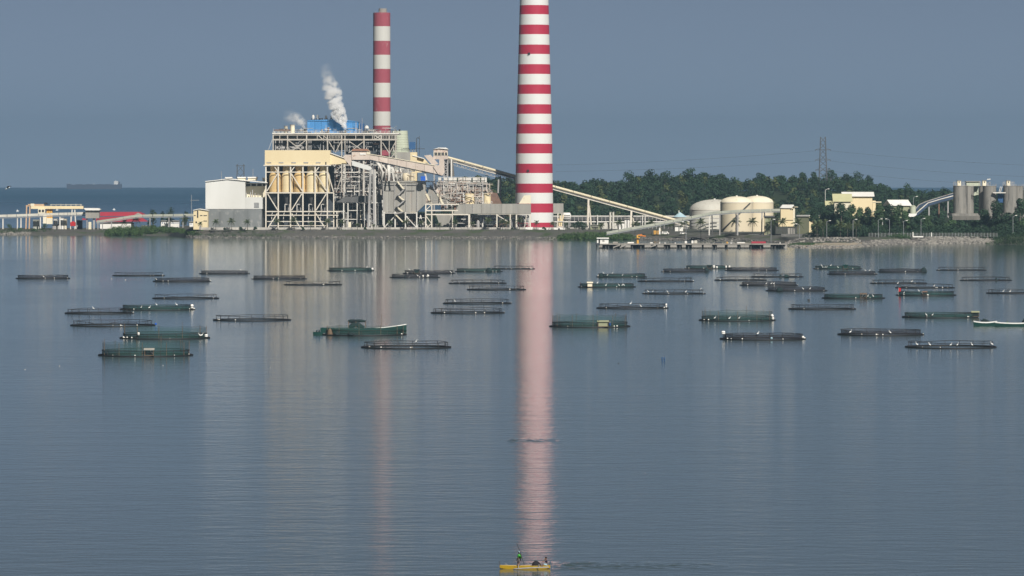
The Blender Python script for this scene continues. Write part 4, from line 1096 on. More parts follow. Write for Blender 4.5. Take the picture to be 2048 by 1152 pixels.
def pxl(a): return 3480
t = thing('yellow_skid', 'bright yellow pump frame on the bank beside a cream post', 'machine', base(1310, 3450, 4))
for px in (1308.5, 1311.5, 1316): pbeam(t, 'post', M['yellow'], px, 461, px, 468.6, 3452, .7)
pbox(t, 'body', M['yellow'], 1308, 1313, 462, 466, 3453, 2); pbeam(t, 'white_post', M['roof_white'], 1319.4, 456, 1319.4, 468.6, 3452, 1.0)
def vehicle(label, a, b, py, d, m, van=False, grp='vehicles parked along the shore'):
    t = thing('parked_van' if van else 'parked_car', label, 'van' if van else 'car', (X((a + b) / 2, d), d, Z(py, d)), grp)
    x0, x1 = X(a, d), X(b, d); L = x1 - x0; z = Z(py, d); h = L * (.42 if van else .34)
    MB().prism([(x0, z + .3), (x1, z + .3), (x1, z + h * .6), (x0 + L * (.86 if van else .78), z + h * .65), (x0 + L * (.78 if van else .66), z + h), (x0 + L * (.03 if van else .2), z + h), (x0, z + h * .65)], d - 1, d + 1).build('body', m, t)
    MB().prism([(x0 + L * .12, z + h * .66), (x0 + L * .72, z + h * .66), (x0 + L * .68, z + h * .92), (x0 + L * .16, z + h * .92)], d - 1.03, d - .98).build('window', M['glass'], t)
    for u in (.18, .8): MB().lathe((0, 0), [(.42, -.12), (.42, .12)], 12).build('wheel', M['black'], t, local=True).matrix_basis = pmat(t).inverted() @ Matrix.Translation((x0 + L * u, d - 1, z + .42)) @ Matrix.Rotation(PI / 2, 4, 'X')
vehicle('white van parked under the conveyor between the palms', 1323.5, 1338, 468.8, 3446, M['roof_white'], True)
vehicle('small white car on the bank right of the van', 1360, 1373, 468.6, 3440, M['roof_white'])
vehicle('white car at the shore end of the jetty', 1457, 1468, 487.6, 3048, M['roof_white'])

# --- storage tanks
def tank(label, px, r, top, shoulder, bot, d, m, dome=5):
    t = thing('storage_tank', label, 'tank', base(px, d, Z(bot, d)), 'dome roofed storage tanks')
    cyl(t, 'shell', m, px, [(r, bot), (r, shoulder)], d + r * d / FPX, 48)
    prof = [(r * math.cos(u), shoulder - (shoulder - top) * math.sin(u)) for u in (0, .25, .5, .75, 1.0, 1.25, 1.5)]
    cyl(t, 'dome', (M['cream_pale'] if m is not M['tank_pale'] else m), px, [(p_, y_) for p_, y_ in prof], d + r * d / FPX, 48)
    cyl(t, 'rim_rail', M['steel'], px, [(r + .5, shoulder + .6), (r + .5, shoulder - .6)], d + r * d / FPX, 48)
    cyl(t, 'vent_cap', M['roof_white'], px, [(2, top + 1), (2, top - 1.5)], d + r * d / FPX, 12)
    for k in range(int(2)): cyl(t, 'seam_band', M['conv'], px, [(r + .15, shoulder + (bot - shoulder) * (.36 + .3 * k)), (r + .15, shoulder + (bot - shoulder) * (.36 + .3 * k) - .5)], d + r * d / FPX, 48)
    return t
tA = tank('wide low weathered white tank behind the two cream tanks', 1429, 50, 398.6, 419.5, 458, 3560, M['tank_pale'])
for py in (437, 444, 450): pbeam(tA, 'pipe', M['steel_grey'], 1383, py, 1438, py, 3556, .5)
tC = tank('cream tank farthest to the right, partly behind the other cream tank', 1514, 33, 391.5, 405, 463, 3440, M['tank'])
tB = tank('cream tank in front with a dark stair winding up its side', 1473.5, 33, 392.5, 405, 463, 3420, M['tank'])
for k in range(14):
    u0, u1 = k / 14, (k + 1) / 14
    def st(u):
        px = 1444 + u * 56; rr = 33; dx = px - 1473.5
        yy = 3420 + rr * .342 - math.sqrt(max(0, rr * rr - dx * dx)) * .342 - .7
        return (X(px, yy), yy, Z(461 - u * 55, yy))
    beam(tB, 'stair_flight', st(u0), st(u1), 1.0, M['dark_grey'], .6)
t = thing('water_tank', 'small round tank with pale blue cone roof behind the conveyor', 'tank', base(1360, 3740, 5))
cyl(t, 'shell', M['corr'], 1360, [(13.5, 458), (13.5, 434)], 3740, 28); cyl(t, 'roof', mat('pale_blue_roof', (.42, .56, .60), (.34, .47, .52), .3), 1360, [(14.2, 434), (1, 424.6)], 3740, 28)
pbeam(t, 'mast', M['roof_white'], 1358, 426, 1358, 421, 3740, .5)

conveyor_run('grey green conveyor climbing across the tanks to the cream tower', [(1213, 466), (1262, 457), (1310, 449), (1383, 434.6), (1425, 425.8), (1480, 421.8), (1562, 419.8)], 3395, 2.0, M['conv_green'],
             [], M['steel_white'], 468, zig=True)
T = bpy.data.objects['shore_conveyor.002']
for px, top, m in ((1419, 430, 'steel_white'), (1424, 430, 'dark_grey'), (1440, 428, 'steel_grey'), (1472, 427, 'dark_grey'), (1476, 427, 'steel_grey'), (1524, 425, 'steel_grey'), (1529, 425, 'dark_grey')):
    pbeam(T, 'leg', M[m], px, top, px + (1 if m == 'dark_grey' else -.6), 470.6, 3395, .8)

def house(name, label, px, d, w, l, h, rot, walls, roof, ridge=.0, over=.5, zb=None, group=None, mono=0.0):
    """w across, l deep, walls = (front, side); gable ridge along x when ridge > 0, sloped sheet when mono"""
    t = thing(name, label, 'building', (X(px, d), d, gz(px, d) if zb is None else zb), group, rot)
    hw, hl = w / 2, l / 2
    MB().add([(-hw, -hl, -1), (hw, -hl, -1), (hw, -hl, h), (-hw, -hl, h)], [(0, 1, 2, 3)]).build('front_wall', M[walls[0]], t, local=True)
    MB().add([(hw, hl, -1), (-hw, hl, -1), (-hw, hl, h), (hw, hl, h)], [(0, 1, 2, 3)]).build('back_wall', M[walls[0]], t, local=True)
    for s in (-1, 1):
        mb = MB()
        v = [(s * hw, -hl * s, -1), (s * hw, hl * s, -1), (s * hw, hl * s, h), (s * hw, 0, h + ridge), (s * hw, -hl * s, h)]
        mb.add(v, [(0, 1, 2, 3, 4)])
        mb.build('side_wall', M[walls[1]], t, local=True)
    e = over
    if ridge > 0:
        k = ridge / hl
        for s in (-1, 1):
            a, b = (-s * (hl + e)), 0
            MB().add([(-hw - e, a, h - e * k), (hw + e, a, h - e * k), (hw + e, 0, h + ridge), (-hw - e, 0, h + ridge),
                      (-hw - e, a, h - e * k + .35), (hw + e, a, h - e * k + .35), (hw + e, 0, h + ridge + .35), (-hw - e, 0, h + ridge + .35)],
                     [(0, 1, 2, 3), (4, 5, 6, 7), (0, 1, 5, 4), (1, 2, 6, 5), (2, 3, 7, 6), (3, 0, 4, 7)]).build('roof_slope', M[roof], t, local=True)
    else:
        MB().add([(-hw - e, -hl - e, h), (hw + e, -hl - e, h), (hw + e, hl + e, h + mono), (-hw - e, hl + e, h + mono), (-hw - e, -hl - e, h + .9), (hw + e, -hl - e, h + .9), (hw + e, hl + e, h + mono + .9), (-hw - e, hl + e, h + mono + .9)],
                 [(0, 1, 2, 3), (4, 5, 6, 7), (0, 1, 5, 4), (1, 2, 6, 5), (2, 3, 7, 6), (3, 0, 4, 7)]).build('roof', M[roof], t, local=True)
    return t
def win(t, x, z, w, h, y): box_local(t, 'window', M['dark'], x - w / 2, x + w / 2, y - .12, y + .3, z - h / 2, z + h / 2)
def box_local(p, name, m, x0, x1, y0, y1, z0, z1):
    mt = Matrix.Diagonal((x1 - x0, y1 - y0, z1 - z0, 1)); mt.translation = ((x0 + x1) / 2, (y0 + y1) / 2, (z0 + z1) / 2)
    o = link(bpy.data.objects.new(name, unit_box(m))); o.parent = p; o.matrix_basis = mt
    return o
d = 3370
t = thing('transfer_tower', 'cream two storey tower with white roof where the grey conveyor ends', 'tower', base(1575, d, 4))
pbox(t, 'wall', M['cream'], 1561.5, 1586, 415, 440, d, 8); pbox(t, 'side_wall', M['cream_pale'], 1586.2, 1590, 417, 453, d + .5, 7)
pbox(t, 'lower_wall', M['cream'], 1557, 1586, 441.5, 453, d + .4, 7.5); pbox(t, 'recess', M['dark_grey'], 1563, 1586, 439.9, 441.6, d + .6, 7)
ppoly(t, 'roof', M['roof_white'], [(1560, 416), (1565, 409.4), (1587, 409.4), (1588.5, 411), (1583, 416.4)], d - 1, 11)
for a in (1581, 1584): pbox(t, 'window', M['dark'], a, a + 2, 417.5, 420, d - .2, .4)
pbox(t, 'awning', M['conv'], 1588, 1596, 413.4, 414.6, d + 1, 4)
for px in (1577, 1579.5, 1583.5, 1588): pbeam(t, 'leg', M['concrete'], px, 453, px, 473, d + 2, .9)
t = thing('valve_house', 'low olive box house between the tank and the cream tower', 'building', base(1541, 3385, 4))
pbox(t, 'wall', M['olive'], 1530, 1551, 434.5, 470, 3385, 7); pbox(t, 'roof', M['corr_dark'], 1528.5, 1553.5, 431.5, 434.4, 3384, 9); pbox(t, 'edge', M['cream'], 1529, 1530, 434.5, 470, 3384.8, 7)
pbox(t, 'lean_to', M['cream_pale'], 1553, 1560, 437, 454, 3386, 5)
t = house('switch_house', 'flat roofed house with one olive wall and one cream wall', 1617, 3400, 10.6, 10.6, 13.4, R(45), ('cream', 'olive'), 'roof_white', zb=3.2)
d = 3520
t = house('mill_house', 'large cream house with white roof standing above the shore trees', 1715, 3560, 20, 14, 14, 0, ('cream', 'cream_pale'), 'roof_white', ridge=2.4, over=1.5, zb=Z(431, 3553))
box_local(t, 'annex', M['cream'], 10.2, 12.5, -6.5, 5, -1, 10.5); box_local(t, 'annex_roof', M['conv'], 9.8, 16.5, -6.8, -2, 9.2, 9.9)
t = house('control_house', 'smaller house with pale olive gable roof against the large cream house', 1684, 3545, 11.5, 12, 8.5, R(0), ('cream_pale', 'olive'), 'lime_roof', ridge=4.4, over=1.2, zb=Z(425, 3540))
t = house('small_lodge', 'little house with pale yellow roof peeking over the trees', 1661, 3560, 6.5, 8, 6.4, R(0), ('cream_pale', 'cream'), 'lime_roof', ridge=2.6, over=.8, zb=Z(428, 3555))
t = house('conveyor_house', 'gabled house with bright white roof at the foot of the blue conveyors', 1795, 3460, 14, 9, 8.2, R(24), ('olive', 'cream_pale'), 'roof_white', ridge=3.0, over=1.2, zb=Z(433, 3455))
t = thing('surge_bin', 'pale round topped bin right of the white roofed gabled house', 'bin', base(1826, 3455, 4))
cyl(t, 'shell', M['pale_green'], 1826, [(6, 428), (6, 413), (6.5, 412.8), (3, 410.8)], 3455, 20)
ppoly(t, 'chute', M['roof_white'], [(1815, 434), (1815, 427), (1834, 427.5), (1831, 433)], 3446, 4)
pbox(t, 'base', M['concrete'], 1805, 1820, 434.5, 448, 3448, 5)
t = thing('low_conveyor', 'low cream covered conveyor between the cream house and the gabled house', 'conveyor', base(1760, 3500, 10))
for k in range(6): pbeam(t, 'hood_section', M['conv'], 1745 + k * 6, 423.4 - k * .9, 1750.8 + k * 6, 422.5 - k * .9, 3500, 2, 1.3)
for px in (1750, 1765, 1778): pbeam(t, 'leg', M['steel_grey'], px, 424, px, 450, 3500, .6)
for k, (pts, l) in enumerate(([(1826, 431), (1834, 425), (1856, 408.5), (1880, 401.5), (1906, 394)], 'lower blue grey conveyor with white edge climbing to the concrete silos'), ) if False else enumerate(
        [([(1831, 431.5), (1835, 427), (1856, 409), (1880, 401.8), (1908, 394.3)], 'lower blue grey conveyor with white edge climbing to the concrete silos'),
         ([(1832, 420), (1838, 412.5), (1853, 406), (1880, 397.5), (1908, 389)], 'upper blue grey conveyor climbing to the concrete silos')]):
    t = thing('silo_conveyor', l, 'conveyor', base(1834, 3470 + 10 * k, 6), 'twin conveyors feeding the silos')
    d = 3470 + 10 * k
    mb_ = mat('blue_grey_sheet', (.045, .075, .13), (.035, .06, .10), .2)
    for (a, b), (c, e) in zip(pts, pts[1:]):
        pbeam(t, 'hood_section', mb_, a, b, c, e, d, 2.6, 2.0)
        pbeam(t, 'edge_rail', M['steel_white'] if k == 0 else M['steel_grey'], a, b - 3.2, c, e - 3.2, d - 1.4, .5, .6)
        pbeam(t, 'underside', M['dark_grey'], a, b + 3.4, c, e + 3.4, d, 2.0, .5)
    for px in (1858, 1878, 1896): pbeam(t, 'leg', M['rust'] if px == 1878 else M['steel_grey'], px, lerp([(1834, 427), (1856, 409), (1906, 395)], px) + 3, px, 436, d, .9)

# --- concrete silos
def csilo(label, px, r, top, bot, d):
    s = thing('concrete_silo', label, 'silo', base(px, d, Z(bot, d)), 'streaked concrete silos')
    cyl(s, 'shell', M['silo_conc'], px, [(r, bot), (r, top)], d, 36)
    cyl(s, 'cap', M['concrete'], px, [(r + .6, top), (r + .6, top - 1.3)], d, 36)
    n = 7
    for k in range(n):
        u = PI * (k + .5) / n
        x, y = X(px, d) + math.cos(u) * r * d / FPX, d - math.sin(u) * r * d / FPX
        beam(s, 'rail_post', (x, y, Z(top - 1.3, d)), (x, y, Z(top - 5, d)), .2, M['steel_grey'])
    return s
csilo('rear concrete silo of the pair beside the blue conveyors', 1937, 10.5, 373.2, 428, 3452)
csilo('front concrete silo nearest the blue conveyors', 1921, 14.5, 372.5, 428, 3440)
csilo('narrow concrete silo in the middle pair, left one', 1967, 9.5, 373, 428, 3452)
csilo('wide concrete silo in the middle pair, right one', 1979, 13.5, 372.8, 428, 3440)
csilo('front concrete silo half behind the dark tree at the frame edge', 2020, 13.5, 373, 428, 3440)
csilo('rearmost concrete silo at the frame edge', 2037, 10, 373.2, 428, 3452)
t = thing('silo_plinth', 'long concrete base slab under the concrete silos', 'plinth', base(1975, 3436, 6))
for k in range(6): pbox(t, 'block', M['silo_conc'], 1904 + k * 25, 1928.7 + k * 25, 426.5 + rnd.uniform(0, .8), 432, 3430, 34)
t = thing('silo_penthouse', 'beige block with two small windows between the first silos', 'building', base(1948, 3460, 30))
pbox(t, 'wall', M['pale_green'], 1933, 1960, 363.5, 372, 3458, 8); pbox(t, 'lower_wall', M['pale_green'], 1947, 1957, 372.2, 391, 3463, 6)
for a in (1947.5, 1953.5): pbox(t, 'window', M['dark'], a, a + 1.4, 384, 386.4, 3462.8, .3)
pbox(t, 'roof', M['corr'], 1932, 1961, 362.2, 363.4, 3457, 10)
for px, l in ((1918.5, 'small pale cabin on top of the first concrete silo'), (1969, 'small pale cabin on top of the middle concrete silos'), (2017, 'small pale cabin on top of the silo by the frame edge')):
    s = thing('silo_cabin', l, 'cabin', base(px, 3440, Z(371, 3440)), 'cabins on the concrete silos')
    pbox(s, 'wall', M['cream_pale'], px - 3.6, px + 3.6, 361.4, 371.4, 3437, 4); pbox(s, 'roof', M['corr'], px - 4.2, px + 4.2, 360.4, 361.3, 3436.5, 5)
    pbox(s, 'door', M['dark'], px - .8, px + .8, 363, 365.5, 3436.8, .3)
    for sx in (-11, -8, -5, 5.5, 8, 11): pbeam(s, 'rail_post', M['steel_grey'], px + sx, 371.4, px + sx, 364, 3438, .3)
    pbeam(s, 'hand_rail', M['steel_grey'], px - 11, 364, px - 5, 364, 3438, .25); pbeam(s, 'hand_rail', M['steel_grey'], px + 5.5, 364, px + 12, 364, 3438, .25)
t = thing('silo_bridge', 'steel bridge with slanted pipes linking two concrete silos', 'bridge', base(1998, 3436, Z(390, 3436)))
pbeam(t, 'deck', M['steel_white'], 1985, 385.4, 2011, 385.4, 3434, 3, .7)
for q in ((1998, 384, 2001, 373), (2001, 384, 2004, 373)): pbeam(t, 'pipe', M['steel_white'], *q, 3434, .5, round_=True)
pbox(t, 'machine', M['blue_dark'], 1996, 2006, 388, 405, 3437, 5)
pbeam(t, 'lamp_arm', M['steel_white'], 1974, 358.8, 1981, 358.2, 3436, .6)

# --- fence posts along the right bank, retaining wall behind the trees
t = thing('boundary_wall', 'dark retaining wall behind the trees below the concrete silos', 'wall', base(1950, 3420, 5))
for a in np.arange(1905, 2100, 14): pbox(t, 'wall_panel', M['brown_panel'], a, a + 13.8, 432, 440, 3424, .6)
t = thing('shore_fence', 'low dark post and mesh fence on the rocky bank below the silos', 'fence', base(1900, 3240, 4.5))
for a in np.arange(1738, 1995, 6.4):
    pbeam(t, 'post', M['galvan'], a, 465.5, a, 473.6, 3243, .22)
for py in (466.5, 469.5, 472): pbeam(t, 'wire', M['steel_grey'], 1738, py, 1995, py, 3243.2, .12)
t = thing('white_slab', 'white concrete kerb slab lying along the rocky bank', 'slab', base(1836, 3236, 4.4))
pbox(t, 'slab', M['roof_white'], 1825.5, 1846.5, 472.3, 474.6, 3232, 1.5); pbeam(t, 'post', M['roof_white'], 1826, 472.3, 1826, 464, 3233, .5); pbeam(t, 'post', M['roof_white'], 1863, 473, 1863, 465, 3234, .5)

# --- lamps
def lamp(label, px, top, bot, d, side=0, white=False):
    m = M['roof_white'] if white else M['galvan']
    t = thing('lamp_post', label, 'street lamp', base(px, d, Z(bot, d)), 'lamp posts along the shore')
    pbeam(t, 'pole', m, px, top, px, bot, d, .34, round_=True)
    s = side or 1
    pbeam(t, 'arm', m, px, top, px + 5 * s, top - 2.2, d, .22, round_=True)
    pbeam(t, 'lamp_head', M['roof_white'], px + 4.6 * s, top - 2.2, px + 8.4 * s, top - 2.4, d, .55, .4)
lamp('lamp post on the jetty deck with a white foot', 1372, 446, 487, 3052, -1)
lamp('tall lamp post at the shore end of the jetty', 1542, 441, 487, 3075, 1)
lamp('lamp post in front of the olive and cream house', 1599, 450, 484, 3180, -1)
lamp('lamp post with a bright head at the left edge of the dense trees', 1653.5, 443.5, 481, 3200, 1)
lamp('lamp post with a small box on its pole, among palms', 1706, 441, 480, 3210, 1)
lamp('lamp post at the sandy point below the cream house', 1756.5, 440, 476, 3225, 1)
lamp('lamp post standing against dense dark leaves', 1779, 440, 472, 3240, -1)
lamp('lamp post below the white roofed gabled house', 1807, 443, 472, 3240, 1)
lamp('lamp post behind the white kerb slab', 1842, 439, 472, 3242, 1)
lamp('lamp post beside the big dark tree under the silos', 2026, 433, 466, 3250, 1)
lamp('lone lamp post on the hill beside the little yellow roofed house', 1650.5, 380, 420, 3640, 1, True)
lamp('lamp post left of the blue conveyors', 1827, 395, 412, 3540, 1)

# --- transmission pylons and lines
def pylon(label, px, top, bot, wt, wb, d, arms, grp=None):
    t = thing('pylon', label, 'pylon', base(px, d, Z(bot, d)), grp)
    m = M['galvan_dark']
    zt, zb = Z(top, d), Z(bot, d)
    s = d / FPX
    def cr(k, u): 
        w = (wb + (wt - wb) * u) * s / 2
        sx, sy = ((-1, -1), (1, -1), (1, 1), (-1, 1))[k]
        return Vector((X(px, d) + sx * w, d + sy * w, zb + (zt - zb) * u))
    for k in range(4): beam(t, 'leg', cr(k, 0), cr(k, 1), .6, m)
    n = 9
    for i in range(n):
        for k in range(4):
            beam(t, 'lacing', cr(k, i / n), cr((k + 1) % 4, (i + 1) / n), .22, m)
            beam(t, 'lacing', cr((k + 1) % 4, i / n), cr(k, (i + 1) / n), .22, m)
    for py, hw in arms:
        pbeam(t, 'cross_arm', m, px - hw, py, px + hw, py, d, .6, .45)
        for sx in (-1, 1): pbeam(t, 'arm_brace', m, px + sx * hw, py, px + sx * 4, py - 4, d, .25)
        for sx in (-1, 1): pbeam(t, 'insulator', M['dark_grey'], px + sx * hw * .96, py, px + sx * hw * .96, py + 2.6, d, .3)
    return t
pylon('tall steel lattice pylon standing on the wooded hill', 1646, 274, 380, 9.5, 17, 4480, ((299.5, 15.5), (320, 15.5), (340, 15)))
pylon('faint steel lattice pylon far behind the white hall', 481, 329, 470, 13, 20, 5200, ((331, 9),), None)
t = bpy.data.objects['pylon.001']
t = thing('light_mast', 'thin mast with a cross bar left of the cream pump house', 'mast', base(383, 3840, 3.8))
pbeam(t, 'pole', M['galvan'], 383, 390, 383, 459, 3840, .35); pbeam(t, 'cross_bar', M['galvan'], 381, 400.5, 398, 400.5, 3840, .35)
def wire(label, pts, d0, d1):
    n = len(pts)
    P = []
    for i in range(49):
        u = i / 48
        x = pts[0][0] + (pts[-1][0] - pts[0][0]) * u
        y = lerp(pts, x) if n == 2 else float(np.polyval(np.polyfit([p[0] for p in pts], [p[1] for p in pts], min(2, n - 1)), x))
        d = d0 + (d1 - d0) * u
        P.append((X(x, d), d, Z(y, d)))
    o = MB().tube(P, .062, 4).build('power_line', M['galvan_dark'])
    tag(o, label, 'power line', 'power lines from the hill pylon')
wire('uppermost power line running right from the hill pylon', [(1661, 301.5), (1759, 311), (2120, 333)], 4480, 4300)
wire('middle power line running right from the hill pylon', [(1661, 322), (1844, 341), (2120, 355)], 4480, 4300)
wire('lowest power line running right from the hill pylon', [(1661, 342), (1880, 363), (2120, 374)], 4480, 4300)
wire('uppermost power line running left from the hill pylon', [(1631, 301.5), (1500, 312), (1112, 330)], 4480, 4700)
wire('middle power line running left from the hill pylon', [(1631, 322), (1500, 330), (1112, 343)], 4480, 4700)

# --- jetty
t = thing('jetty', 'long concrete jetty on dark piles running along the shore', 'jetty', base(1380, 3040, 0))
d = 3032
for k in range(16):
    a = 1193 + k * 23.8
    pbox(t, 'deck_slab', M['concrete'], a, a + 23.6, 487.3, 489.3, d, 12)
for k in range(16):
    a = 1193 + k * 23.8
    if k % 2 == 0 or rnd.random() < .45: pbox(t, 'fender_wall', M['concrete'], a + rnd.uniform(0, 5), a + rnd.uniform(11, 21), 489.4, 494.8, d + .3, .8)
    for j in range(4):
        px = a + j * 6 + rnd.uniform(-.8, .8)
        beam(t, 'pile', (X(px, d), d + 1.5 + 3 * (j % 3), Z(489.3, d)), (X(px, d), d + 1.5 + 3 * (j % 3), -.5), .8, M['dark_grey'], round_=True)
pbox(t, 'rear_wall', M['concrete'], 1198, 1574, 489.5, 497, d + 10.5, .8)
pbox(t, 'dark_beam', M['navy'], 1190, 1200, 486, 489.2, d - .6, 3)
for q in ((1226, 495, 1240, 490), (1240, 495, 1252, 489.6), (1300, 494, 1312, 490)): pbeam(t, 'brace', M['concrete'], *q, d - .2, .7)
s = thing('jetty_hut', 'white hut at the outer end of the jetty', 'hut', base(1205, 3034, Z(487, 3034)))
pbox(s, 'wall', M['roof_white'], 1200, 1217, 477.6, 487.2, 3033, 4); pbox(s, 'roof', M['roof_white'], 1193.5, 1218, 475.4, 477.4, 3032, 6); pbox(s, 'end_post', M['roof_white'], 1194, 1197, 477.5, 487.2, 3033, 1)
pbox(s, 'doorway', M['dark'], 1197.2, 1199.8, 478.4, 487, 3035, 1); pbox(s, 'window', M['corr'], 1205, 1209, 480, 483, 3032.8, .3)
s = thing('jetty_crane', 'small yellow crane with an orange jib on the jetty', 'crane', base(1276, 3036, Z(487, 3036)))
cyl(s, 'pedestal', M['yellow'], 1275.3, [(2.4, 487.2), (1.9, 472)], 3036, 14); pbox(s, 'cab', M['yellow'], 1273.4, 1280, 470, 476, 3034, 2.4); pbox(s, 'window', M['glass'], 1277, 1279.6, 471, 474, 3033.8, .3)
pbeam(s, 'jib', M['orange'], 1276, 470, 1291.5, 472.4, 3035, .7); pbeam(s, 'jib_tie', M['orange'], 1279, 470, 1284, 468.8, 3035, .5); pbeam(s, 'hook_line', M['dark'], 1290, 472.4, 1290, 475, 3035, .3)
JB = [(1383, 1387, 481, 'roof_white', 'white crate beside the jetty lamp'), (1388.5, 1394.5, 481, 'tank_pale', 'pale box next to the white crate on the jetty'), (1369.5, 1374, 482, 'roof_white', 'white block at the foot of the jetty lamp'), (1226, 1236, 483.5, 'concrete', 'grey block right of the jetty hut'), (1430, 1444, 484, 'navy', 'dark low box on the jetty'),
      (1503, 1532, 483, 'red_roof', 'long red covered stack on the jetty'), (1474, 1490, 484.5, 'roof_white', 'white tarpaulin heap on the jetty'), (1255, 1268, 484.2, 'roof_white', 'white upturned boat shape left of the jetty crane'), (1300, 1306, 484.6, 'roof_white', 'tiny white box right of the jetty crane'), (1453, 1456, 483.5, 'yellow', 'small yellow bin on the jetty')]
for a, b, c, m, l in JB:
    s = thing('jetty_box', l, 'box', base((a + b) / 2, 3036, Z(487, 3036)), 'boxes on the jetty')
    ppoly(s, 'body', M[m], [(a, 487.2), (a, c + .8), (a + 1, c), (b - 1, c), (b, c + .8), (b, 487.2)], 3036, 2.5)
    pbox(s, 'base_plank', M['brown_wood'], a - .3, b + .3, 486.6, 487.25, 3035.8, 2.9)
for k, (px, d_) in enumerate(((1330, 3034), (1347, 3034), (1319, 3034), (1410, 3034), (1350.5, 3034), (1422, 3034), (1560, 3034))):
    s = beam(None, 'mooring_bollard', (X(px, d_), d_, Z(487.3, d_)), (X(px, d_), d_, Z(484.6, d_)), .7, M['dark_grey' if k % 2 else 'steel_white'], round_=True)
    tag(s, ('pale mooring bollard left of the jetty lamp', 'dark mooring bollard midway between crane and lamp', 'pale mooring bollard nearest the jetty crane', 'dark mooring bollard just right of the jetty boxes', 'pale mooring bollard close left of the lamp foot', 'dark mooring bollard left of the low dark box', 'pale mooring bollard at the shore end')[k], 'bollard', 'mooring bollards on the jetty')
    s.parent = None

# --- rocks
def rocks():
    rr = random.Random(5)
    phi = (1 + 5 ** .5) / 2
    ico = [Vector(v).normalized() for v in [(-1, phi, 0), (1, phi, 0), (-1, -phi, 0), (1, -phi, 0), (0, -1, phi), (0, 1, phi), (0, -1, -phi), (0, 1, -phi), (phi, 0, -1), (phi, 0, 1), (-phi, 0, -1), (-phi, 0, 1)]]
    icf = [(0, 11, 5), (0, 5, 1), (0, 1, 7), (0, 7, 10), (0, 10, 11), (1, 5, 9), (5, 11, 4), (11, 10, 2), (10, 7, 6), (7, 1, 8), (3, 9, 4), (3, 4, 2), (3, 2, 6), (3, 6, 8), (3, 8, 9), (4, 9, 5), (2, 4, 11), (6, 2, 10), (8, 6, 7), (9, 8, 1)]
    mb = MB()
    def put(px, d, r, mi):
        x = X(px, d); z = max(ground(x, d), -.2)
        mb.add([(x + v.x * r * rr.uniform(.7, 1.3), d + v.y * r * rr.uniform(.7, 1.3), z + r * .2 + v.z * r * .75 * rr.uniform(.75, 1.2)) for v in ico], icf, mi)
    for k in range(2600):
        px = rr.uniform(1725, 1990)
        d0 = DW(lerp(SHORE, px)); u = rr.random() ** 1.0
        put(px, d0 + u * lerp(BANK, px) * (.95 if px > 1850 else .62), rr.uniform(.35, 1.15), 0 if rr.random() < (.8 if px > 1850 else .4) else 1)
    for k in range(700):
        px = rr.uniform(1572, 1730); d0 = DW(lerp(SHORE, px)); u = rr.random() ** 2
        put(px, d0 + u * 40, rr.uniform(.3, .9), 0 if rr.random() < .75 else 1)
    for k in range(240):
        px = rr.uniform(1560, 1720); put(px, rr.uniform(3140, 3190), rr.uniform(.4, 1.2), 0 if rr.random() < .6 else 1)
    for k in range(500):
        px = rr.uniform(-40, 62); d0 = DW(lerp(SHORE, px)); put(px, d0 + rr.random() * 14, rr.uniform(.35, .9), 0 if rr.random() < .6 else 1)
    for k in range(1500):
        px = rr.uniform(370, 1125); d0 = DW(lerp(SHORE, px)); put(px, d0 + rr.random() * 9, rr.uniform(.3, .8), 0 if rr.random() < .25 else 1)
    for k in range(500):
        px = rr.uniform(1270, 1560); d0 = DW(lerp(SHORE, px)); put(px, d0 + rr.random() * 9, rr.uniform(.3, .8), 0 if rr.random() < .2 else 1)
    o = mb.build('shore_rocks', [M['rock'], M['rock_dark']])
    stuff(o)
rocks()

# --- ship on the horizon
t = thing('cargo_ship', 'long hazy bulk carrier far out on the horizon', 'ship', (X(188, 20700), 20700, 0))
d = 20700
def sx(a): return X(a, d)
MB().prism([(sx(134), -.4), (sx(242), -.4), (sx(243), Z(367.6, d)), (sx(239), Z(368.8, d)), (sx(143), Z(369.6, d)), (sx(140), Z(367.8, d)), (sx(133), Z(367.4, d))], d, d + 34).build('hull', M['hull_ship'], t)
pbox(t, 'bridge_house', M['roof_white'], 228, 236, 362.2, 369, d + 4, 24); pbox(t, 'funnel', M['hull_ship'], 237, 239.6, 363.5, 369, d + 10, 12)
for px in (158, 178, 200, 216): pbox(t, 'hatch_cover', M['hull_ship'], px - 7, px + 6, 368.4, 369.6, d + 6, 20)
for px in (138, 188, 232): pbeam(t, 'mast', M['roof_white'], px, 369, px, 360.5 if px > 200 else 366, d + 12, 1.6)
SB2 = [(228, 420.2, 'tiny white boat on the open sea above the red shed'), (114, 421, 'tiny white speck boat on the sea under the crane girder'), (35, 423, 'tiny white boat on the sea left of the crane legs')]
for px, py, l in SB2:
    dd = DW(py)
    s = thing('distant_boat', l, 'boat', (X(px, dd), dd, 0), 'small boats far out on the sea')
    MB().prism([(X(px - 2.2, dd), 0), (X(px + 2.2, dd), 0), (X(px + 3, dd), 1.1), (X(px - 2.6, dd), 1.0)], dd, dd + 1.6).build('hull', M['hull_white'], s)
    pbox(s, 'cabin', M['hull_white'], px - 1, px + .8, py - 3.6, py - 1.6, dd + .3, 1)
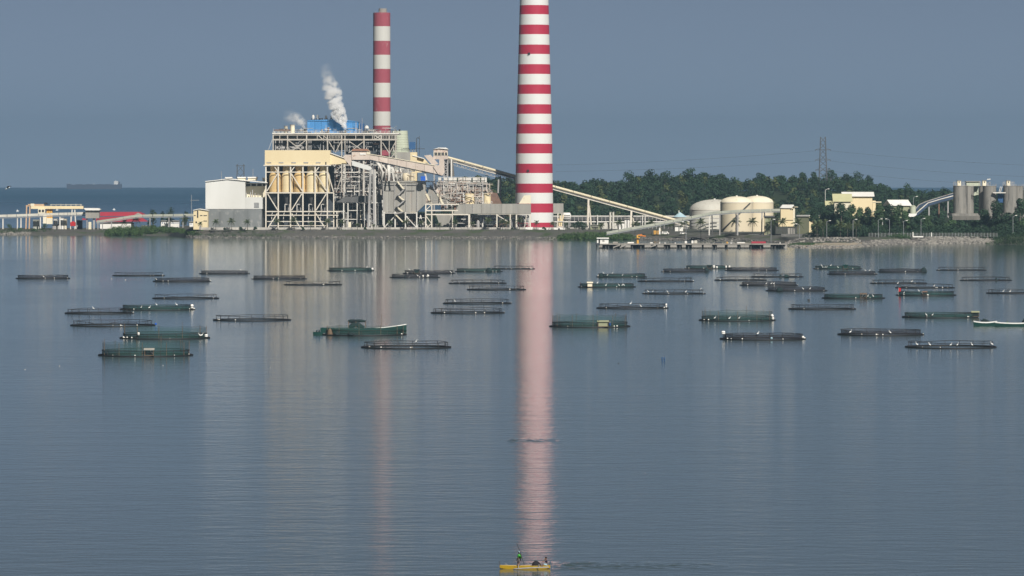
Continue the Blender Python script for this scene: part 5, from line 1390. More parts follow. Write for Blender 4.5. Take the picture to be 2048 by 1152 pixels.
# ------------------------------------------------------------------ vegetation
ng = np.random.default_rng(4)
def leaves(clumps, n, size, flat=.35):
    """n leaf-clump quads spread through the clumps (x, y, z, rx, rz); returns a (n, 4, 3) array"""
    c = np.array(clumps, float)
    w = c[:, 3] ** 2 * c[:, 4]; w /= w.sum()
    k = ng.choice(len(c), n, p=w)
    v = ng.normal(size=(n, 3)); v /= np.linalg.norm(v, axis=1)[:, None]
    rad = ng.uniform(.35, 1.0, n) ** .45
    p = c[k, :3] + v * rad[:, None] * np.stack([c[k, 3], c[k, 3], c[k, 4]], 1)
    nrm = v * .95 + ng.normal(size=(n, 3)) * .38 + np.array([0, 0, flat]); nrm /= np.linalg.norm(nrm, axis=1)[:, None]
    a = np.cross(nrm, ng.normal(size=(n, 3))); a /= np.linalg.norm(a, axis=1)[:, None]
    b = np.cross(nrm, a)
    s = (size * ng.uniform(.55, 1.3, n))[:, None]
    b = b * ng.uniform(.5, .9, n)[:, None]
    return np.stack([p - a * s, p - b * s * .8, p + a * s, p + b * s * .8], 1)
def quads(name, arr, mats, mi=None, parent=None):
    n = len(arr)
    me = bpy.data.meshes.new(name)
    v = arr.reshape(-1, 3)
    if parent is not None:
        inv = np.array(pmat(parent).inverted()); v = v @ inv[:3, :3].T + inv[:3, 3]
    me.vertices.add(4 * n); me.vertices.foreach_set('co', v.astype(np.float32).ravel())
    me.loops.add(4 * n); me.loops.foreach_set('vertex_index', np.arange(4 * n, dtype=np.int32))
    me.polygons.add(n); me.polygons.foreach_set('loop_start', np.arange(0, 4 * n, 4, dtype=np.int32))
    for m in (mats if isinstance(mats, list) else [mats]): me.materials.append(m)
    if mi is not None: me.polygons.foreach_set('material_index', mi.astype(np.int32))
    me.update(calc_edges=True)
    o = link(bpy.data.objects.new(name, me)); o.parent = parent
    return o

def tree(label, px, top, d, w, leaf, n=420, size=.55, zb=None, group=None, low=.12, name='tree', seed=0):
    """a broadleaf tree: crown of uneven clumps on a trunk with limbs; w: crown width in px"""
    r = random.Random(seed + int(px))
    x = X(px, d); z0 = gz(px, d) - .3 if zb is None else zb
    H = Z(top, d) - z0
    W = w * d / FPX / 2
    t = thing(name, label, 'tree', (x, d, z0), group)
    cl = []
    k = r.randint(6, 8)
    for i in range(k):
        u = i / (k - 1)
        zz = z0 + H * (low + (1 - low) * (.2 + .66 * u))
        spread = W * (.75 - .5 * u) 
        cl.append((x + r.uniform(-1, 1) * spread, d + r.uniform(-1, 1) * spread, zz, W * r.uniform(.38, .58), H * r.uniform(.14, .2)))
    cl.append((x + r.uniform(-.2, .2) * W, d, z0 + H * .9, W * .34, H * .1))
    tk = [(x, d, z0), (x + r.uniform(-.3, .3), d, z0 + H * .3), (x + r.uniform(-.6, .6), d, z0 + H * .75)]
    MB().tube(tk, [H * .022 + .08, H * .016 + .06, .06], 7).build('trunk', M['bark'], t, True)
    for i in range(4):
        c = cl[r.randrange(1, len(cl))]
        a = Vector(tk[1]).lerp(Vector(tk[2]), r.uniform(0, .6))
        MB().tube([a, a.lerp(Vector(c[:3]), .6) + Vector((0, 0, .3)), Vector(c[:3])], [H * .011 + .03, .07, .04], 5).build('limb', M['bark'], t, True)
    quads('crown', leaves(cl, n, size), M[leaf], parent=t)
    return t

# wooded hill as one mass
def wood():
    r = random.Random(9)
    cl_all, mi = [], []
    arrs = []
    n = 0
    while n < 1250:
        px = r.uniform(870, 2300); y = r.uniform(4030, 4640) if r.random() < .8 else r.uniform(4480, 4640)
        x = X(px, y)
        g = ground(x, y)
        edge = min(1, max(.25, (px - 870) / 80))
        h = r.uniform(9, 14.5) * edge
        if px > 1780 and y > 4300: h *= .9
        w = r.uniform(3.2, 5.5)
        cl = [(x + r.uniform(-2, 2), y + r.uniform(-2, 2), g + h * .45, w, h * .32), (x + r.uniform(-1.5, 1.5), y, g + h * .75, w * .75, h * .22), (x + r.uniform(-3, 3), y - 1, g + h * .3, w * .8, h * .25)]
        arrs.append(leaves(cl, 190, 1.15)); mi.append(np.full(190, r.choices([0, 1, 2], [5, 3, 1.4])[0]))
        n += 1
    o = quads('wooded_hill', np.concatenate(arrs), [M['wood_green'], M['leaf_dark'], mat('olive_leaf', (.058, .078, .026), (.075, .088, .03), .05, 1, rough=.85, vary=0)], np.concatenate(mi))
    stuff(o); o['label'] = 'dense dark green wood covering the hill behind the plant'
wood()
EM = [(1256, 343.5, 44, 'broad tree standing up from the hill crest, first clump right of the tall chimney'), (1300, 340, 40, 'tall twin crowned tree on the hill crest above the conveyor'), (1330, 344, 36, 'rounded tree on the crest between the tall twin crown and the highest tree'),
      (1381, 337, 46, 'highest tree on the wooded crest, above the pale tank'), (1409, 345, 30, 'dense tree on the crest just right of the highest tree'), (1440, 348, 34, 'flat topped tree on the crest above the cream tanks'),
      (1522, 347, 30, 'low rounded tree on the even part of the crest'), (1605, 346, 20, 'narrow tree on the crest left of the pylon'), (1626, 346, 24, 'small tree touching the left side of the pylon base'), (1661, 339, 34, 'broad tree hiding the right foot of the pylon'),
      (1692, 348, 24, 'slender tree in the gap right of the pylon'), (1714, 344.5, 34, 'umbrella shaped tree on the crest right of the pylon'), (1736, 352, 26, 'low tree at the right shoulder of the hill'), (1817, 368, 36, 'spreading tree on the low ground before the silos'), (1865, 381, 20, 'small tree behind the blue conveyors'), (1888, 377, 26, 'feathery tree beside the first concrete silo')]
for k, (px, top, w, l) in enumerate(EM):
    dd = 4575 if px < 1760 else 4250
    tree(l, px, top, dd, w, 'leaf_dark' if k % 3 else 'wood_green', 420, .95, group='trees standing out on the hill crest', low=.35, seed=k)

FT = [(1628, 428, 30, 'dark', 'dark tree covering the right edge of the olive and cream house'), (1644, 421, 32, 'dark', 'dark tree behind the lamp with the bright head'), (1663, 416, 34, 'dark', 'dark tree below the small yellow roofed lodge'), (1683, 415, 34, 'dark', 'dark tree below the olive gable roof'),
      (1702, 420, 30, 'mid', 'dark tree behind the lamp among palms'), (1720, 426, 30, 'mid', 'tree in front of the large cream house'), (1738, 424, 26, 'dark', 'tree under the right corner of the large cream house'), (1756, 422, 30, 'mid', 'tree behind the lamp at the sandy point'), (1776, 419, 32, 'dark', 'tree in front of the low cream conveyor'),
      (1796, 418, 34, 'mid', 'loose tree hanging over the gabled house front'), (1811, 428, 24, 'mid', 'thin pale branched tree below the gabled house'), (1834, 436, 34, 'dark', 'low tree below the white chute'), (1858, 436, 30, 'mid', 'tree under the lower blue conveyor'), (1880, 442, 32, 'dark', 'bushy tree at the foot of the blue conveyor legs'),
      (1902, 446, 32, 'mid', 'low bushy tree below the first silo'), (1926, 447, 34, 'dark', 'bushy tree below the second silo'), (1950, 446, 32, 'dark', 'bushy tree left of the big dark tree'), (1972, 424, 36, 'dark', 'left shoulder of the big dark tree group by the silos'), (1994, 407, 44, 'dark', 'big dark tree hiding the foot of the middle silos'),
      (2012, 432, 34, 'dark', 'dark tree between the big tree and the lamp'), (2040, 401, 34, 'dark', 'dark tree in front of the last silo at the frame edge'), (2052, 440, 40, 'mid', 'leafy tree at the very frame edge behind the shore bush')]
for k, (px, top, w, c, l) in enumerate(FT):
    tree(l, px, top - (10 if k < 10 else 5), 3285 + (k * 37 % 50), w * 1.12, 'leaf_' + c, 1500, .75, zb=3.6, group='trees behind the right bank', low=.04, seed=50 + k)
for k, (px, top, w, l) in enumerate(((307, 419.5, 24, 'dark bushy tree behind the grey conveyor near the red shed'), (341, 415.5, 24, 'taller dark tree behind the conveyor in the middle of the left shore'), (326, 423, 18, 'low dark tree between two taller ones behind the conveyor'), (373, 423.5, 18, 'low dark tree left of the cream pump house'))):
    tree(l, px, top, 3905, w, 'leaf_dark', 260, .7, zb=3.4, group='trees behind the left conveyor', low=.1, seed=90 + k)
for k, (px, top, w, d_, zb, l, g) in enumerate(((90, 447, 17, 3772, 3.2, 'dark bush leaning on the crane yard shore', 1), (67, 457, 14, 3766, 2.2, 'round green bush at the waterline below the crane legs', 1), (17, 448, 18, 3790, 3.4, 'green bush at the left frame edge under the conveyor', 1), (110, 462, 8, 3762, 1.0, 'small bush growing from the stone bank', 1),
      (40, 456, 16, 3775, 3.0, 'low green bush beside the first conveyor leg', 1), (449, 455.5, 7, 3562, 5.6, 'small round bush between two palms by the white hall', 2), (480.5, 453.5, 10, 3562, 5.6, 'dark round bush before the middle of the grey base wall', 2), (510.5, 453.3, 9, 3562, 5.6, 'dark round bush at the right end of the grey base wall', 2),
      (605, 453.5, 9, 3562, 5.6, 'dark bush at the foot of the silo frame', 2), (730, 454, 8, 3562, 5.6, 'dark bush below the leaning conveyor leg', 2), (1024.5, 454.4, 7, 3562, 5.6, 'dark bush under the flue duct leg', 2), (1088, 453.8, 9, 3560, 5.6, 'dark round bush in front of the chimney foot', 2), (1222, 459.5, 8, 3480, 4.0, 'dark bush at the conveyor foot above the mangroves', 2),
      (1158, 443, 36, 3600, 5.0, 'broad dark tree beside the first conveyor trestle', 2))):
    tree(l, px, top, d_, w, 'leaf_dark' if g == 2 else 'leaf_mid', 220 if w < 20 else 520, .42 if w < 20 else .6, zb=zb, name='bush' if w < 20 else 'tree', group='bushes along the %s shore' % ('plant' if g == 2 else 'crane yard'), low=.02, seed=120 + k)

def thicket(name, label, tops, d0, dep, leaf, n, size):
    """tops: (px, row of the top) along the thicket"""
    arrs = []
    a, b = tops[0][0], tops[-1][0]
    r = random.Random(int(a))
    cl = []
    for i in range(int((b - a) * 1.5)):
        px = r.uniform(a, b); d = d0(px) + r.random() * dep
        zt = Z(lerp(tops, px), d0(px) + dep * .5) * r.uniform(.72, 1.06)
        zt = max(.8, zt)
        x = X(px, d)
        g = max(0, ground(x, d))
        zt = max(zt, g + .6)
        cl.append((x, d, g + (zt - g) * .45, r.uniform(1.2, 2.4), (zt - g) * .5))
        cl.append((x + r.uniform(-1, 1), d, g + (zt - g) * .8, r.uniform(.5, 1.1), (zt - g) * .22))
    o = quads(name, leaves(cl, n, size, .5), M[leaf])
    stuff(o); o['label'] = label
thicket('mangrove_thicket', 'green mangrove thicket at the waterline in front of the red shed', [(210, 464), (216, 456), (224, 452), (250, 450), (300, 450), (345, 451.5), (362, 455), (378, 460), (392, 463), (405, 468)], lambda p: DW(max(471.3, lerp(SHORE, p) - .4)), 18, 'leaf_hang', 17000, .42)
thicket('mangrove_thicket', 'green mangrove thicket at the waterline right of the tall chimney', [(1115, 470), (1124, 466), (1140, 462.5), (1180, 462), (1230, 463.5), (1262, 467), (1275, 474)], lambda p: DW(480), 16, 'leaf_hang', 11000, .42)
thicket('shore_bush', 'bright green bush spilling over the rocks at the frame edge', [(1974, 486), (1984, 477), (2000, 472), (2020, 466), (2050, 464), (2090, 462), (2140, 462)], lambda p: DW(489), 14, 'leaf_mid', 10000, .36)
thicket('undergrowth', 'dark undergrowth beneath the trees on the right bank', [(1606, 468), (1650, 448), (1750, 446), (1795, 450), (1815, 462), (1830, 452), (1900, 448), (1960, 448), (2080, 446)], lambda p: 3262, 34, 'leaf_dark', 26000, .6)
thicket('bank_scrub', 'low green scrub on the sandy point behind the jetty end', [(1578, 489), (1590, 485.5), (1610, 485), (1632, 486), (1640, 489)], lambda p: 3085, 40, 'leaf_mid', 2500, .3)
thicket('bank_scrub', 'green scrub slope below the gabled house', [(1772, 472), (1785, 467), (1800, 465), (1812, 468), (1822, 473)], lambda p: 3236, 12, 'leaf_mid', 2500, .3)
thicket('bank_weeds', 'sparse weeds on the stone bank in front of the white hall', [(372, 466), (400, 466), (450, 467.5), (520, 468.5), (560, 470)], lambda p: DW(lerp(SHORE, p)) + 3, 22, 'leaf_mid', 2600, .3)
thicket('bank_weeds', 'weeds and scrub along the crane yard waterline', [(-60, 462), (0, 461), (30, 460), (56, 464), (100, 466)], lambda p: 3756, 22, 'leaf_mid', 2600, .34)

# palms: trunk and fronds, shared meshes
def frond_mesh(name, droop, seed):
    r = random.Random(seed)
    mb = MB()
    L = 1.0; n = 9
    P = [Vector((L * (u := i / n) * (1 - .18 * droop * u), 0, .34 * u * (1.1 - droop * .4) - .75 * droop * u * u)) for i in range(n + 1)]
    mb.tube(P, [.016, .014, .012, .011, .010, .009, .008, .007, .006, .004], 4)
    for i in range(1, n + 1):
        for sub in (0, .5):
            p = P[i - 1].lerp(P[i], sub)
            l = .30 * math.sin(PI * min(.97, (i + sub) / (n + 1.3))) + .05
            for s in (-1, 1):
                tip = p + Vector((.12 + r.uniform(-.03, .05), s * l, -.12 - l * .5 + r.uniform(-.03, .03)))
                q = p + Vector((.055, 0, 0))
                mb.add([p, q, tip], [(0, 1, 2)])
    return mb.mesh(name, M['palm_leaf'])
FRONDS = [frond_mesh('frond_%s' % n, dr, k) for k, (n, dr) in enumerate((('upright', .55), ('spread', .95), ('hanging', 1.35)))]
def palm(label, px, top, bot, d, grp, zb=None):
    r = random.Random(int(px * 7))
    z0 = (gz(px, d) if zb is None else zb) - .2
    H = Z(top, d) - z0
    x = X(px, d)
    t = thing('palm_tree', label, 'palm tree', (x, d, z0), grp)
    FL = min(4.2, H * .46)
    hh = H - FL * .25
    bend = r.uniform(-.5, .5)
    MB().tube([(x, d, z0), (x + bend * .3, d, z0 + hh * .4), (x + bend, d, z0 + hh)], [.26, .17, .13], 7).build('trunk', M['bark'], t, True)
    k = 15
    for i in range(k):
        me = FRONDS[0 if i < 4 else 1 if i < 10 else 2]
        o = link(bpy.data.objects.new('frond', me)); o.parent = t
        s = FL * r.uniform(.85, 1.1)
        o.matrix_basis = Matrix.Translation((bend, 0, hh)) @ Matrix.Rotation(2 * PI * i * .382 + r.uniform(-.2, .2), 4, 'Z') @ Matrix.Rotation(-(1.0 if i < 4 else .42 if i < 10 else -.05) + r.uniform(-.12, .12), 4, 'Y') @ Matrix.Diagonal((s, s, s, 1))
    return t
PA = [(400, 446, 'palm before the cream pump house'), (431.5, 441.5, 'palm before the left part of the grey block wall'), (463.5, 440.5, 'palm before the middle of the grey block wall'), (495, 442, 'palm before the right part of the grey block wall'), (555, 441, 'palm at the second column of the silo frame'), (588.5, 438, 'full palm at the third silo frame bay'),
      (621, 446, 'small palm at the fourth silo frame bay'), (656.5, 441, 'palm at the boiler end of the silo frame'), (683, 442, 'blue green palm right of the silo frame'), (715, 448.5, 'small yellowish palm below the dark canopy'), (747, 450, 'tiny palm at the foot of the grey leaning legs'), (780, 444, 'palm under the left hopper of the precipitator'), (813, 441.5, 'tall palm under the middle of the precipitator'),
      (843, 444, 'palm under the right end of the precipitator'), (880, 448, 'bright small palm below the grey inlet chutes'), (909, 443, 'yellow green palm below the cream rack end'), (944, 446, 'slim palm by the first duct leg'), (975, 439, 'palm below the middle of the flue duct'), (1005, 441, 'palm below the flue duct near a braced leg'), (1016, 444, 'smaller palm right beside a braced duct leg'),
      (1039, 439, 'palm below the cream hood'), (1072.5, 444, 'palm in front of the striped chimney foot'), (1104, 446, 'palm at the right edge of the chimney foot'), (1132, 447, 'palm before the horizontal tank')]
for px, top, l in PA: palm(l, px, top, 459, 3563, 'small palms along the plant quay', 5.8)
PB = [(1201, 449, 466, 'palm left of the twin pale pipes', 3500), (1237, 443, 466, 'slim palm right of the twin pale pipes', 3490), (1270, 446, 468, 'palm beside the second conveyor trestle', 3470), (1303, 443, 468, 'palm left of the yellow pump frame', 3460), (1339, 446, 468, 'palm behind the parked van', 3455), (1369, 442, 470, 'palm beside the jetty lamp pole', 3420),
      (1402, 442, 470, 'palm in front of the weathered white tank', 3410), (1471, 440, 469, 'palm in front of the cream tank with the stair', 3408), (1505, 440, 468, 'palm before the gap between the cream tanks', 3408), (1541, 442, 470, 'large palm before the olive box house', 3380), (1566, 441, 470, 'large palm at the foot of the cream tower', 3360), (1594, 443, 471, 'bushy palm right of the cream tower legs', 3350),
      (1646, 444, 472, 'pale green palm at the left of the dense trees', 3262), (1634, 446, 472, 'second pale palm at the edge of the dense trees', 3258), (1681, 447, 473, 'palm against the dense trees left of the boxed lamp', 3255), (1712, 446, 473, 'palm right behind the boxed lamp', 3255), (1695, 450, 473, 'short palm between two palms by the boxed lamp', 3252)]
for px, top, bot, l, d in PB: palm(l, px, top, bot, d, 'palms along the tank yard')
PC = [(272, 435, 460, 'palm rising behind the mangroves left of the huts', 3780), (305, 432, 460, 'tall palm behind the mangroves by the two storey hut', 3782), (338, 436, 460, 'palm behind the mangroves between two white huts', 3780), (369, 435, 460, 'palm between the mangroves and the cream pump house', 3775), (247, 443, 460, 'short palm behind the mangroves at the red shed', 3778)]
for px, top, bot, l, d in PC: palm(l, px, top, bot, d, 'palms behind the left mangroves', 3.6)
# ------------------------------------------------------------------ fish cages on the bay
rnd = random.Random(77)
POST = MB().box(-.055, .055, -.055, .055, 0, 1.0).mesh('post_mesh', M['rail'])
GPOLE = MB().lathe((0, 0), [(.055, 0), (.04, 1)], 6).mesh('pole_mesh', M['brown_wood'])
def ring(r, z, minor, seg=56, fz=None, sq=1.0):
    P = []
    for k in range(seg):
        a = 2 * PI * k / seg
        P.append((r * math.cos(a), r * math.sin(a), z + (fz(a) if fz else 0)))
    return P
def cage(label, x0, x1, yb, kind, tall=0.0, sag=0.0, hut=None, seed=0):
    """kind b: bare rails, d: dark netting, g: green netting up to the rail, G: green netting plus a sheer raised net"""
    r = random.Random(seed)
    pxc = (x0 + x1) / 2
    df = DW(yb)
    Rr = (x1 - x0) / 2 * (df + 11) / FPX
    dc = df + Rr
    t = thing('fish_cage', label, 'fish cage', (X(pxc, dc), dc, 0), 'round fish cages on the bay', r.uniform(0, .3))
    R1 = Rr - .25
    MB().tube(ring(R1, .1, .2), .2, 6, closed=True).build('outer_float', M['black'], t, True, local=True)
    MB().tube(ring(R1 - .9, .1, .2), .17, 6, closed=True).build('inner_float', M['black'], t, True, local=True)
    w1, w2, p1, p2 = r.uniform(.03, .12), r.uniform(.02, .08), r.uniform(0, 6), r.uniform(0, 6)
    dip_a, dip_w = r.uniform(3.6, 5.8), r.uniform(.25, .5)
    def fz(a):
        z = w1 * math.sin(2 * a + p1) + w2 * math.sin(5 * a + p2)
        if sag: 
            da = (a - dip_a + PI) % (2 * PI) - PI
            z -= sag * math.exp(-(da / dip_w) ** 2)
        return z
    hr = 1.32
    Rh = R1 - .75
    MB().tube(ring(Rh, hr, .06, 56, fz), .075, 5, closed=True).build('hand_rail', M['rail'], t, True, local=True)
    n = 18
    for k in range(n):
        a = 2 * PI * k / n + .1
        h = hr + fz(a) - .2
        o = link(bpy.data.objects.new('rail_post', POST)); o.parent = t
        lean = r.uniform(-.05, .05)
        o.matrix_basis = Matrix.Translation((Rh * math.cos(a), Rh * math.sin(a), .2)) @ Matrix.Rotation(lean, 4, 'X') @ Matrix.Diagonal((1, 1, max(.15, h), 1))
    if kind == 'b' and yb > 600 and r.random() < .7:
        MB().tube(ring(Rh + .02, .72, .06, 56, lambda a: fz(a) * .5), .032, 4, closed=True).build('mid_rail', M['rail'], t, True, local=True)
    def curtain(z0, zf, rad, m, nm, seg=64):
        vs, fs = [], []
        for k in range(seg):
            a = 2 * PI * k / seg
            vs += [(rad * math.cos(a), rad * math.sin(a), z0), (rad * math.cos(a) * .995, rad * math.sin(a) * .995, z0 + (zf(a) - z0) * .5), (rad * math.cos(a), rad * math.sin(a), zf(a))]
        for k in range(seg):
            i, j = 3 * k, 3 * ((k + 1) % seg)
            fs += [(i, j, j + 1, i + 1), (i + 1, j + 1, j + 2, i + 2)]
        return MB().add(vs, fs).build(nm, m, t, True, local=True)
    if kind == 'd': curtain(.2, lambda a: hr - .04 + fz(a) - .25 * abs(math.sin(7 * a + p1)) * (r.random() < .5), Rh - .06, M['net_black'], 'side_net')
    if kind in 'gG': curtain(.2, lambda a: hr - .03 + fz(a), Rh - .06, M['net_green'], 'side_net')
    if kind == 'G':
        npole = 11
        def tz(a):
            u = (a * npole / (2 * PI)) % 1
            return tall - (.18 * tall * .35) * math.sin(PI * u) + .12 * math.sin(3 * a + p2)
        curtain(hr, tz, Rh - .1, M['net_thin'], 'raised_net', 96)
        for k in range(npole):
            a = 2 * PI * k / npole
            o = link(bpy.data.objects.new('net_pole', GPOLE)); o.parent = t
            o.matrix_basis = Matrix.Translation(((Rh - .02) * math.cos(a), (Rh - .02) * math.sin(a), .2)) @ Matrix.Diagonal((1.2, 1.2, tz(a) + (.9 if k in (2, 6) and tall > 2.5 else .05), 1))
    for k in range(r.randint(2, 5)):
        a = r.uniform(PI * 1.05, PI * 1.95); q = r.uniform(.12, .22)
        o = MB().lathe((R1 * math.cos(a), R1 * math.sin(a)), [(q * .5, .2), (q, .2 + q * .6), (q, .2 + q * 1.2), (q * .4, .2 + q * 1.9)], 8).build('marker_float', M['roof_white'] if r.random() < .7 else M['concrete'], t, True, local=True)
    t['_r'] = Rr
    r_ = Rr
    del t['_r']
    CAGES.append((t, pxc, df, Rr))
    return t, df, Rr
CAGES = []
CG = [
 (31, 141, 558, 'd', 'dark netted cage standing alone under the distant ship'),
 (224.5, 330, 552.5, 'b', 'bare railed cage partly hidden by a dark netted cage before the left mangroves'),
 (305, 423, 564, 'd', 'dark netted cage overlapping a bare cage before the left mangroves'),
 (398, 500, 548.5, 'd', 'low dark netted cage on the white reflection of the hall'),
 (304, 439, 598.5, 'b', 'bare cage with one diagonal loose rail, left of the yellow reflection'),
 (129, 268.5, 628.5, 'b', 'bare cage touching the left end of a green netted cage'),
 (239.5, 391, 621, 'g', 'green low netted cage with a drum at its right end'),
 (139.6, 311, 653.5, 'b', 'bare cage with one end rail bent down and a blue float'),
 (238.5, 421, 679, 'G', 'tall green netted cage behind the nearest green one on the left side'),
 (195.5, 387, 714, 'G', 'nearest green netted cage at the left, with a small hut on its rim'),
 (502, 614.5, 559, 'd', 'dark netted cage at the left edge of the yellow reflection'),
 (567, 685, 571, 'b', 'cage with a collapsed rail on the yellow reflection'),
 (425, 583, 642.5, 'b', 'bare cage alone in open water left of the green boat'),
 (654, 749, 542.6, 'g', 'green cage on the old chimney reflection nearest the shore'),
 (644, 814, 672, 'G', 'green netted cage with the long green boat moored behind it'),
 (721, 903.5, 698, 'b', 'nearest bare cage right of the green boat, with planks on its ring'),
 (778.5, 881, 556, 'd', 'dark cage with white drums, front one of two overlapping'),
 (805, 911, 548, 'd', 'dark cage with a black hut, rear one of two overlapping'),
 (909, 1006, 544, 'g', 'green cage with dark net heaps nearest the shore left of the chimney reflection'),
 (984, 1070.5, 538.7, 'b', 'bare cage crossing the striped chimney reflection nearest the shore'),
 (896.7, 1014, 568, 'b', 'straight railed bare cage, upper of two left of the chimney reflection'),
 (933, 1053, 580.7, 'b', 'bare cage with a fallen left rail touching the chimney reflection'),
 (885, 1023.7, 608.6, 'b', 'bare cage, upper of the close pair left of the chimney reflection'),
 (860.6, 1010, 628, 'b', 'bare cage, lower of the close pair left of the chimney reflection'),
 (1097.6, 1261.6, 655.5, 'G', 'tall green netted cage with two men working, right of the chimney reflection'),
 (1192, 1295, 555, 'g', 'green cage with a row of white birds, behind a beige box cage'),
 (1155, 1272.4, 575.4, 'g', 'green cage carrying a beige box near its left end'),
 (1275, 1388.6, 564, 'b', 'bare cage right of the white birds on the green cage'),
 (1284, 1412, 589, 'b', 'bare cage with scattered birds in the middle of the right field'),
 (1192, 1338, 618.4, 'b', 'bare cage with a white drum upright at its right end'),
 (1322, 1418, 544.6, 'd', 'dark low cage overlapping a green one below the jetty'),
 (1368, 1465, 538, 'g', 'green cage nearest the jetty with white drums on both sides'),
 (1449, 1558, 542, 'd', 'low dark cage right of the green cage nearest the jetty'),
 (1501, 1607.5, 555, 'b', 'bare cage with two dark net heaps, below the cream tower'),
 (1428, 1534, 561.5, 'b', 'bare cage overlapped by one with dark net heaps'),
 (1478.6, 1597, 572, 'd', 'dark netted cage with three white birds, behind one with a hut'),
 (1531, 1655, 583, 'd', 'dark netted cage with a black net heap and white drum'),
 (1626, 1725, 538.7, 'g', 'green cage with many white birds below the dense trees'),
 (1654, 1755, 549.5, 'd', 'dark low cage just below the bird covered green cage'),
 (1642.7, 1770.6, 598, 'g', 'bright green cage with a brown roofed hut and four birds'),
 (1576, 1713, 620, 'b', 'bare cage beneath the bright green hut cage'),
 (1396.6, 1552, 643, 'G', 'green cage with a pale sheer raised net, right of centre'),
 (1438.6, 1612.4, 681, 'd', 'near dark netted cage with a white ball at its left end'),
 (1674, 1849, 672, 'd', 'near dark netted cage with white birds on its ring'),
 (1809, 1993.6, 697.6, 'b', 'nearest bare cage at the right, with a peaked upper rail'),
 (1803, 1957, 636.5, 'g', 'green cage beside the moored white boats'),
 (1754.5, 1854, 545, 'd', 'dark cage with a round black heap at its right end'),
 (1872, 1973.7, 541.5, 'b', 'bare cage nearest the shore below the concrete silos'),
 (1739.6, 1855, 568, 'b', 'bare cage with one bird on its rail, behind another bare cage'),
 (1790, 1910, 577, 'b', 'bare cage with sagging rail directly behind a green one'),
 (1791, 1913, 592, 'g', 'green cage with a red flag post at its left end'),
 (1919, 2024.5, 562, 'b', 'bare cage with a small dark heap, below the frame edge silos'),
 (1971.7, 2094, 588, 'b', 'bare cage cut by the right frame edge'),
]
SAG = {4: .5, 7: .8, 11: .95, 21: .85, 49: .7, 29: .35}
TALL = {14: 2.3, 8: 3.0, 9: 3.1, 24: 3.3, 41: 2.9}
for k, (a, b, y, kd, l) in enumerate(CG):
    cage(l, a, b, y, kd, TALL.get(k, 0), SAG.get(k, 0), seed=k)
def near_rim(px, k, back=False):
    """point on the near (or far) rim of cage k at the given pixel column"""
    t, pxc, df, Rr = CAGES[k]
    dc = df + Rr
    dx = X(px, df) - X(pxc, df)
    rr = Rr - .75
    dx = max(-rr * .98, min(rr * .98, dx))
    s = math.sqrt(max(0, rr * rr - dx * dx))
    return Vector((X(pxc, dc) + dx, dc + (s if back else -s), 0))

# small shelters and heaps on the cages
def hut(label, k, px, w, h, roof, wall=None, back=False):
    p = near_rim(px, k, back)
    s = (p.y) / FPX
    w *= s; h *= s
    t = thing('cage_hut', label, 'hut', (p.x, p.y, .4), 'shelters on the fish cages')
    for sx in (-1, 1):
        for sy in (-1, 1): beam(t, 'post', (p.x + sx * w * .45, p.y + sy * .7, .3), (p.x + sx * w * .45, p.y + sy * .7, .3 + h * .8), .12, M['brown_wood'])
    MB().add([(p.x - w * .56, p.y - 1, .3 + h * .74), (p.x + w * .56, p.y - 1, .3 + h * .74), (p.x + w * .56, p.y + .1, .3 + h), (p.x - w * .56, p.y + .1, .3 + h)], [(0, 1, 2, 3)]).build('front_roof', M[roof], t)
    MB().add([(p.x - w * .56, p.y + .1, .3 + h), (p.x + w * .56, p.y + .1, .3 + h), (p.x + w * .56, p.y + 1.1, .3 + h * .72), (p.x - w * .56, p.y + 1.1, .3 + h * .72)], [(0, 1, 2, 3)]).build('rear_roof', M[roof], t)
    if wall: box(t, 'wall', M[wall], p.x - w * .44, p.x + w * .44, p.y - .62, p.y + .6, .34, .3 + h * .7)
    box(t, 'floor', M['brown_wood'], p.x - w * .5, p.x + w * .5, p.y - .8, p.y + .8, .28, .4)
    return t
hut('grey roofed hut with open sides on the nearest green cage', 9, 305, 19, 15, 'corr')
hut('black hut on the rear one of two overlapping dark cages', 17, 834, 11, 8, 'net_heap', 'net_heap')
hut('olive hut on the green cage where two men work', 24, 1205, 21, 12.5, 'olive', 'olive')
hut('beige box shelter on a green cage', 26, 1179, 11, 10, 'cream_pale', 'cream_pale')
hut('dark green shelter on the green cage nearest the jetty', 31, 1417, 9, 7, 'net_heap', 'net_heap')
hut('dark green shelter on the bird covered green cage', 37, 1688, 10, 8, 'hull_green', 'hull_green')
hut('brown roofed shelter on the bright green cage', 39, 1723, 13, 10, 'brown_wood')
hut('green shelter at the right end of the cage beside the moored boats', 45, 1949, 15, 11, 'olive', 'net_heap')
hut('brown shelter on the green cage with the red flag post', 50, 1845, 9, 8, 'rust')
def heap(label, k, px, w, h, m='net_heap', back=False):
    p = near_rim(px, k, back); s = p.y / FPX
    w, h = w * s, h * s
    r = random.Random(int(px))
    mb = MB()
    n, q = 12, 5
    for i in range(q):
        u = i / (q - 1)
        rr = w / 2 * math.cos(u * PI / 2 * .94) ** .6
        for j in range(n):
            a = 2 * PI * j / n; v = r.uniform(.82, 1.12)
            mb.v.append((p.x + rr * v * math.cos(a), p.y + min(1.4, rr) * v * math.sin(a), .2 + h * u * r.uniform(.9, 1.05)))
    for i in range(q - 1):
        for j in range(n): mb.f.append((i * n + j, i * n + (j + 1) % n, (i + 1) * n + (j + 1) % n, (i + 1) * n + j)); mb.mi.append(0)
    mb.f.append(tuple((q - 1) * n + j for j in range(n))); mb.mi.append(0)
    o = mb.build('net_heap', M[m], None, True)
    tag(o, label, 'net heap', 'net heaps lying on the cages')
heap('round black net heap at the right end of a dark cage', 46, 1846, 13, 9)
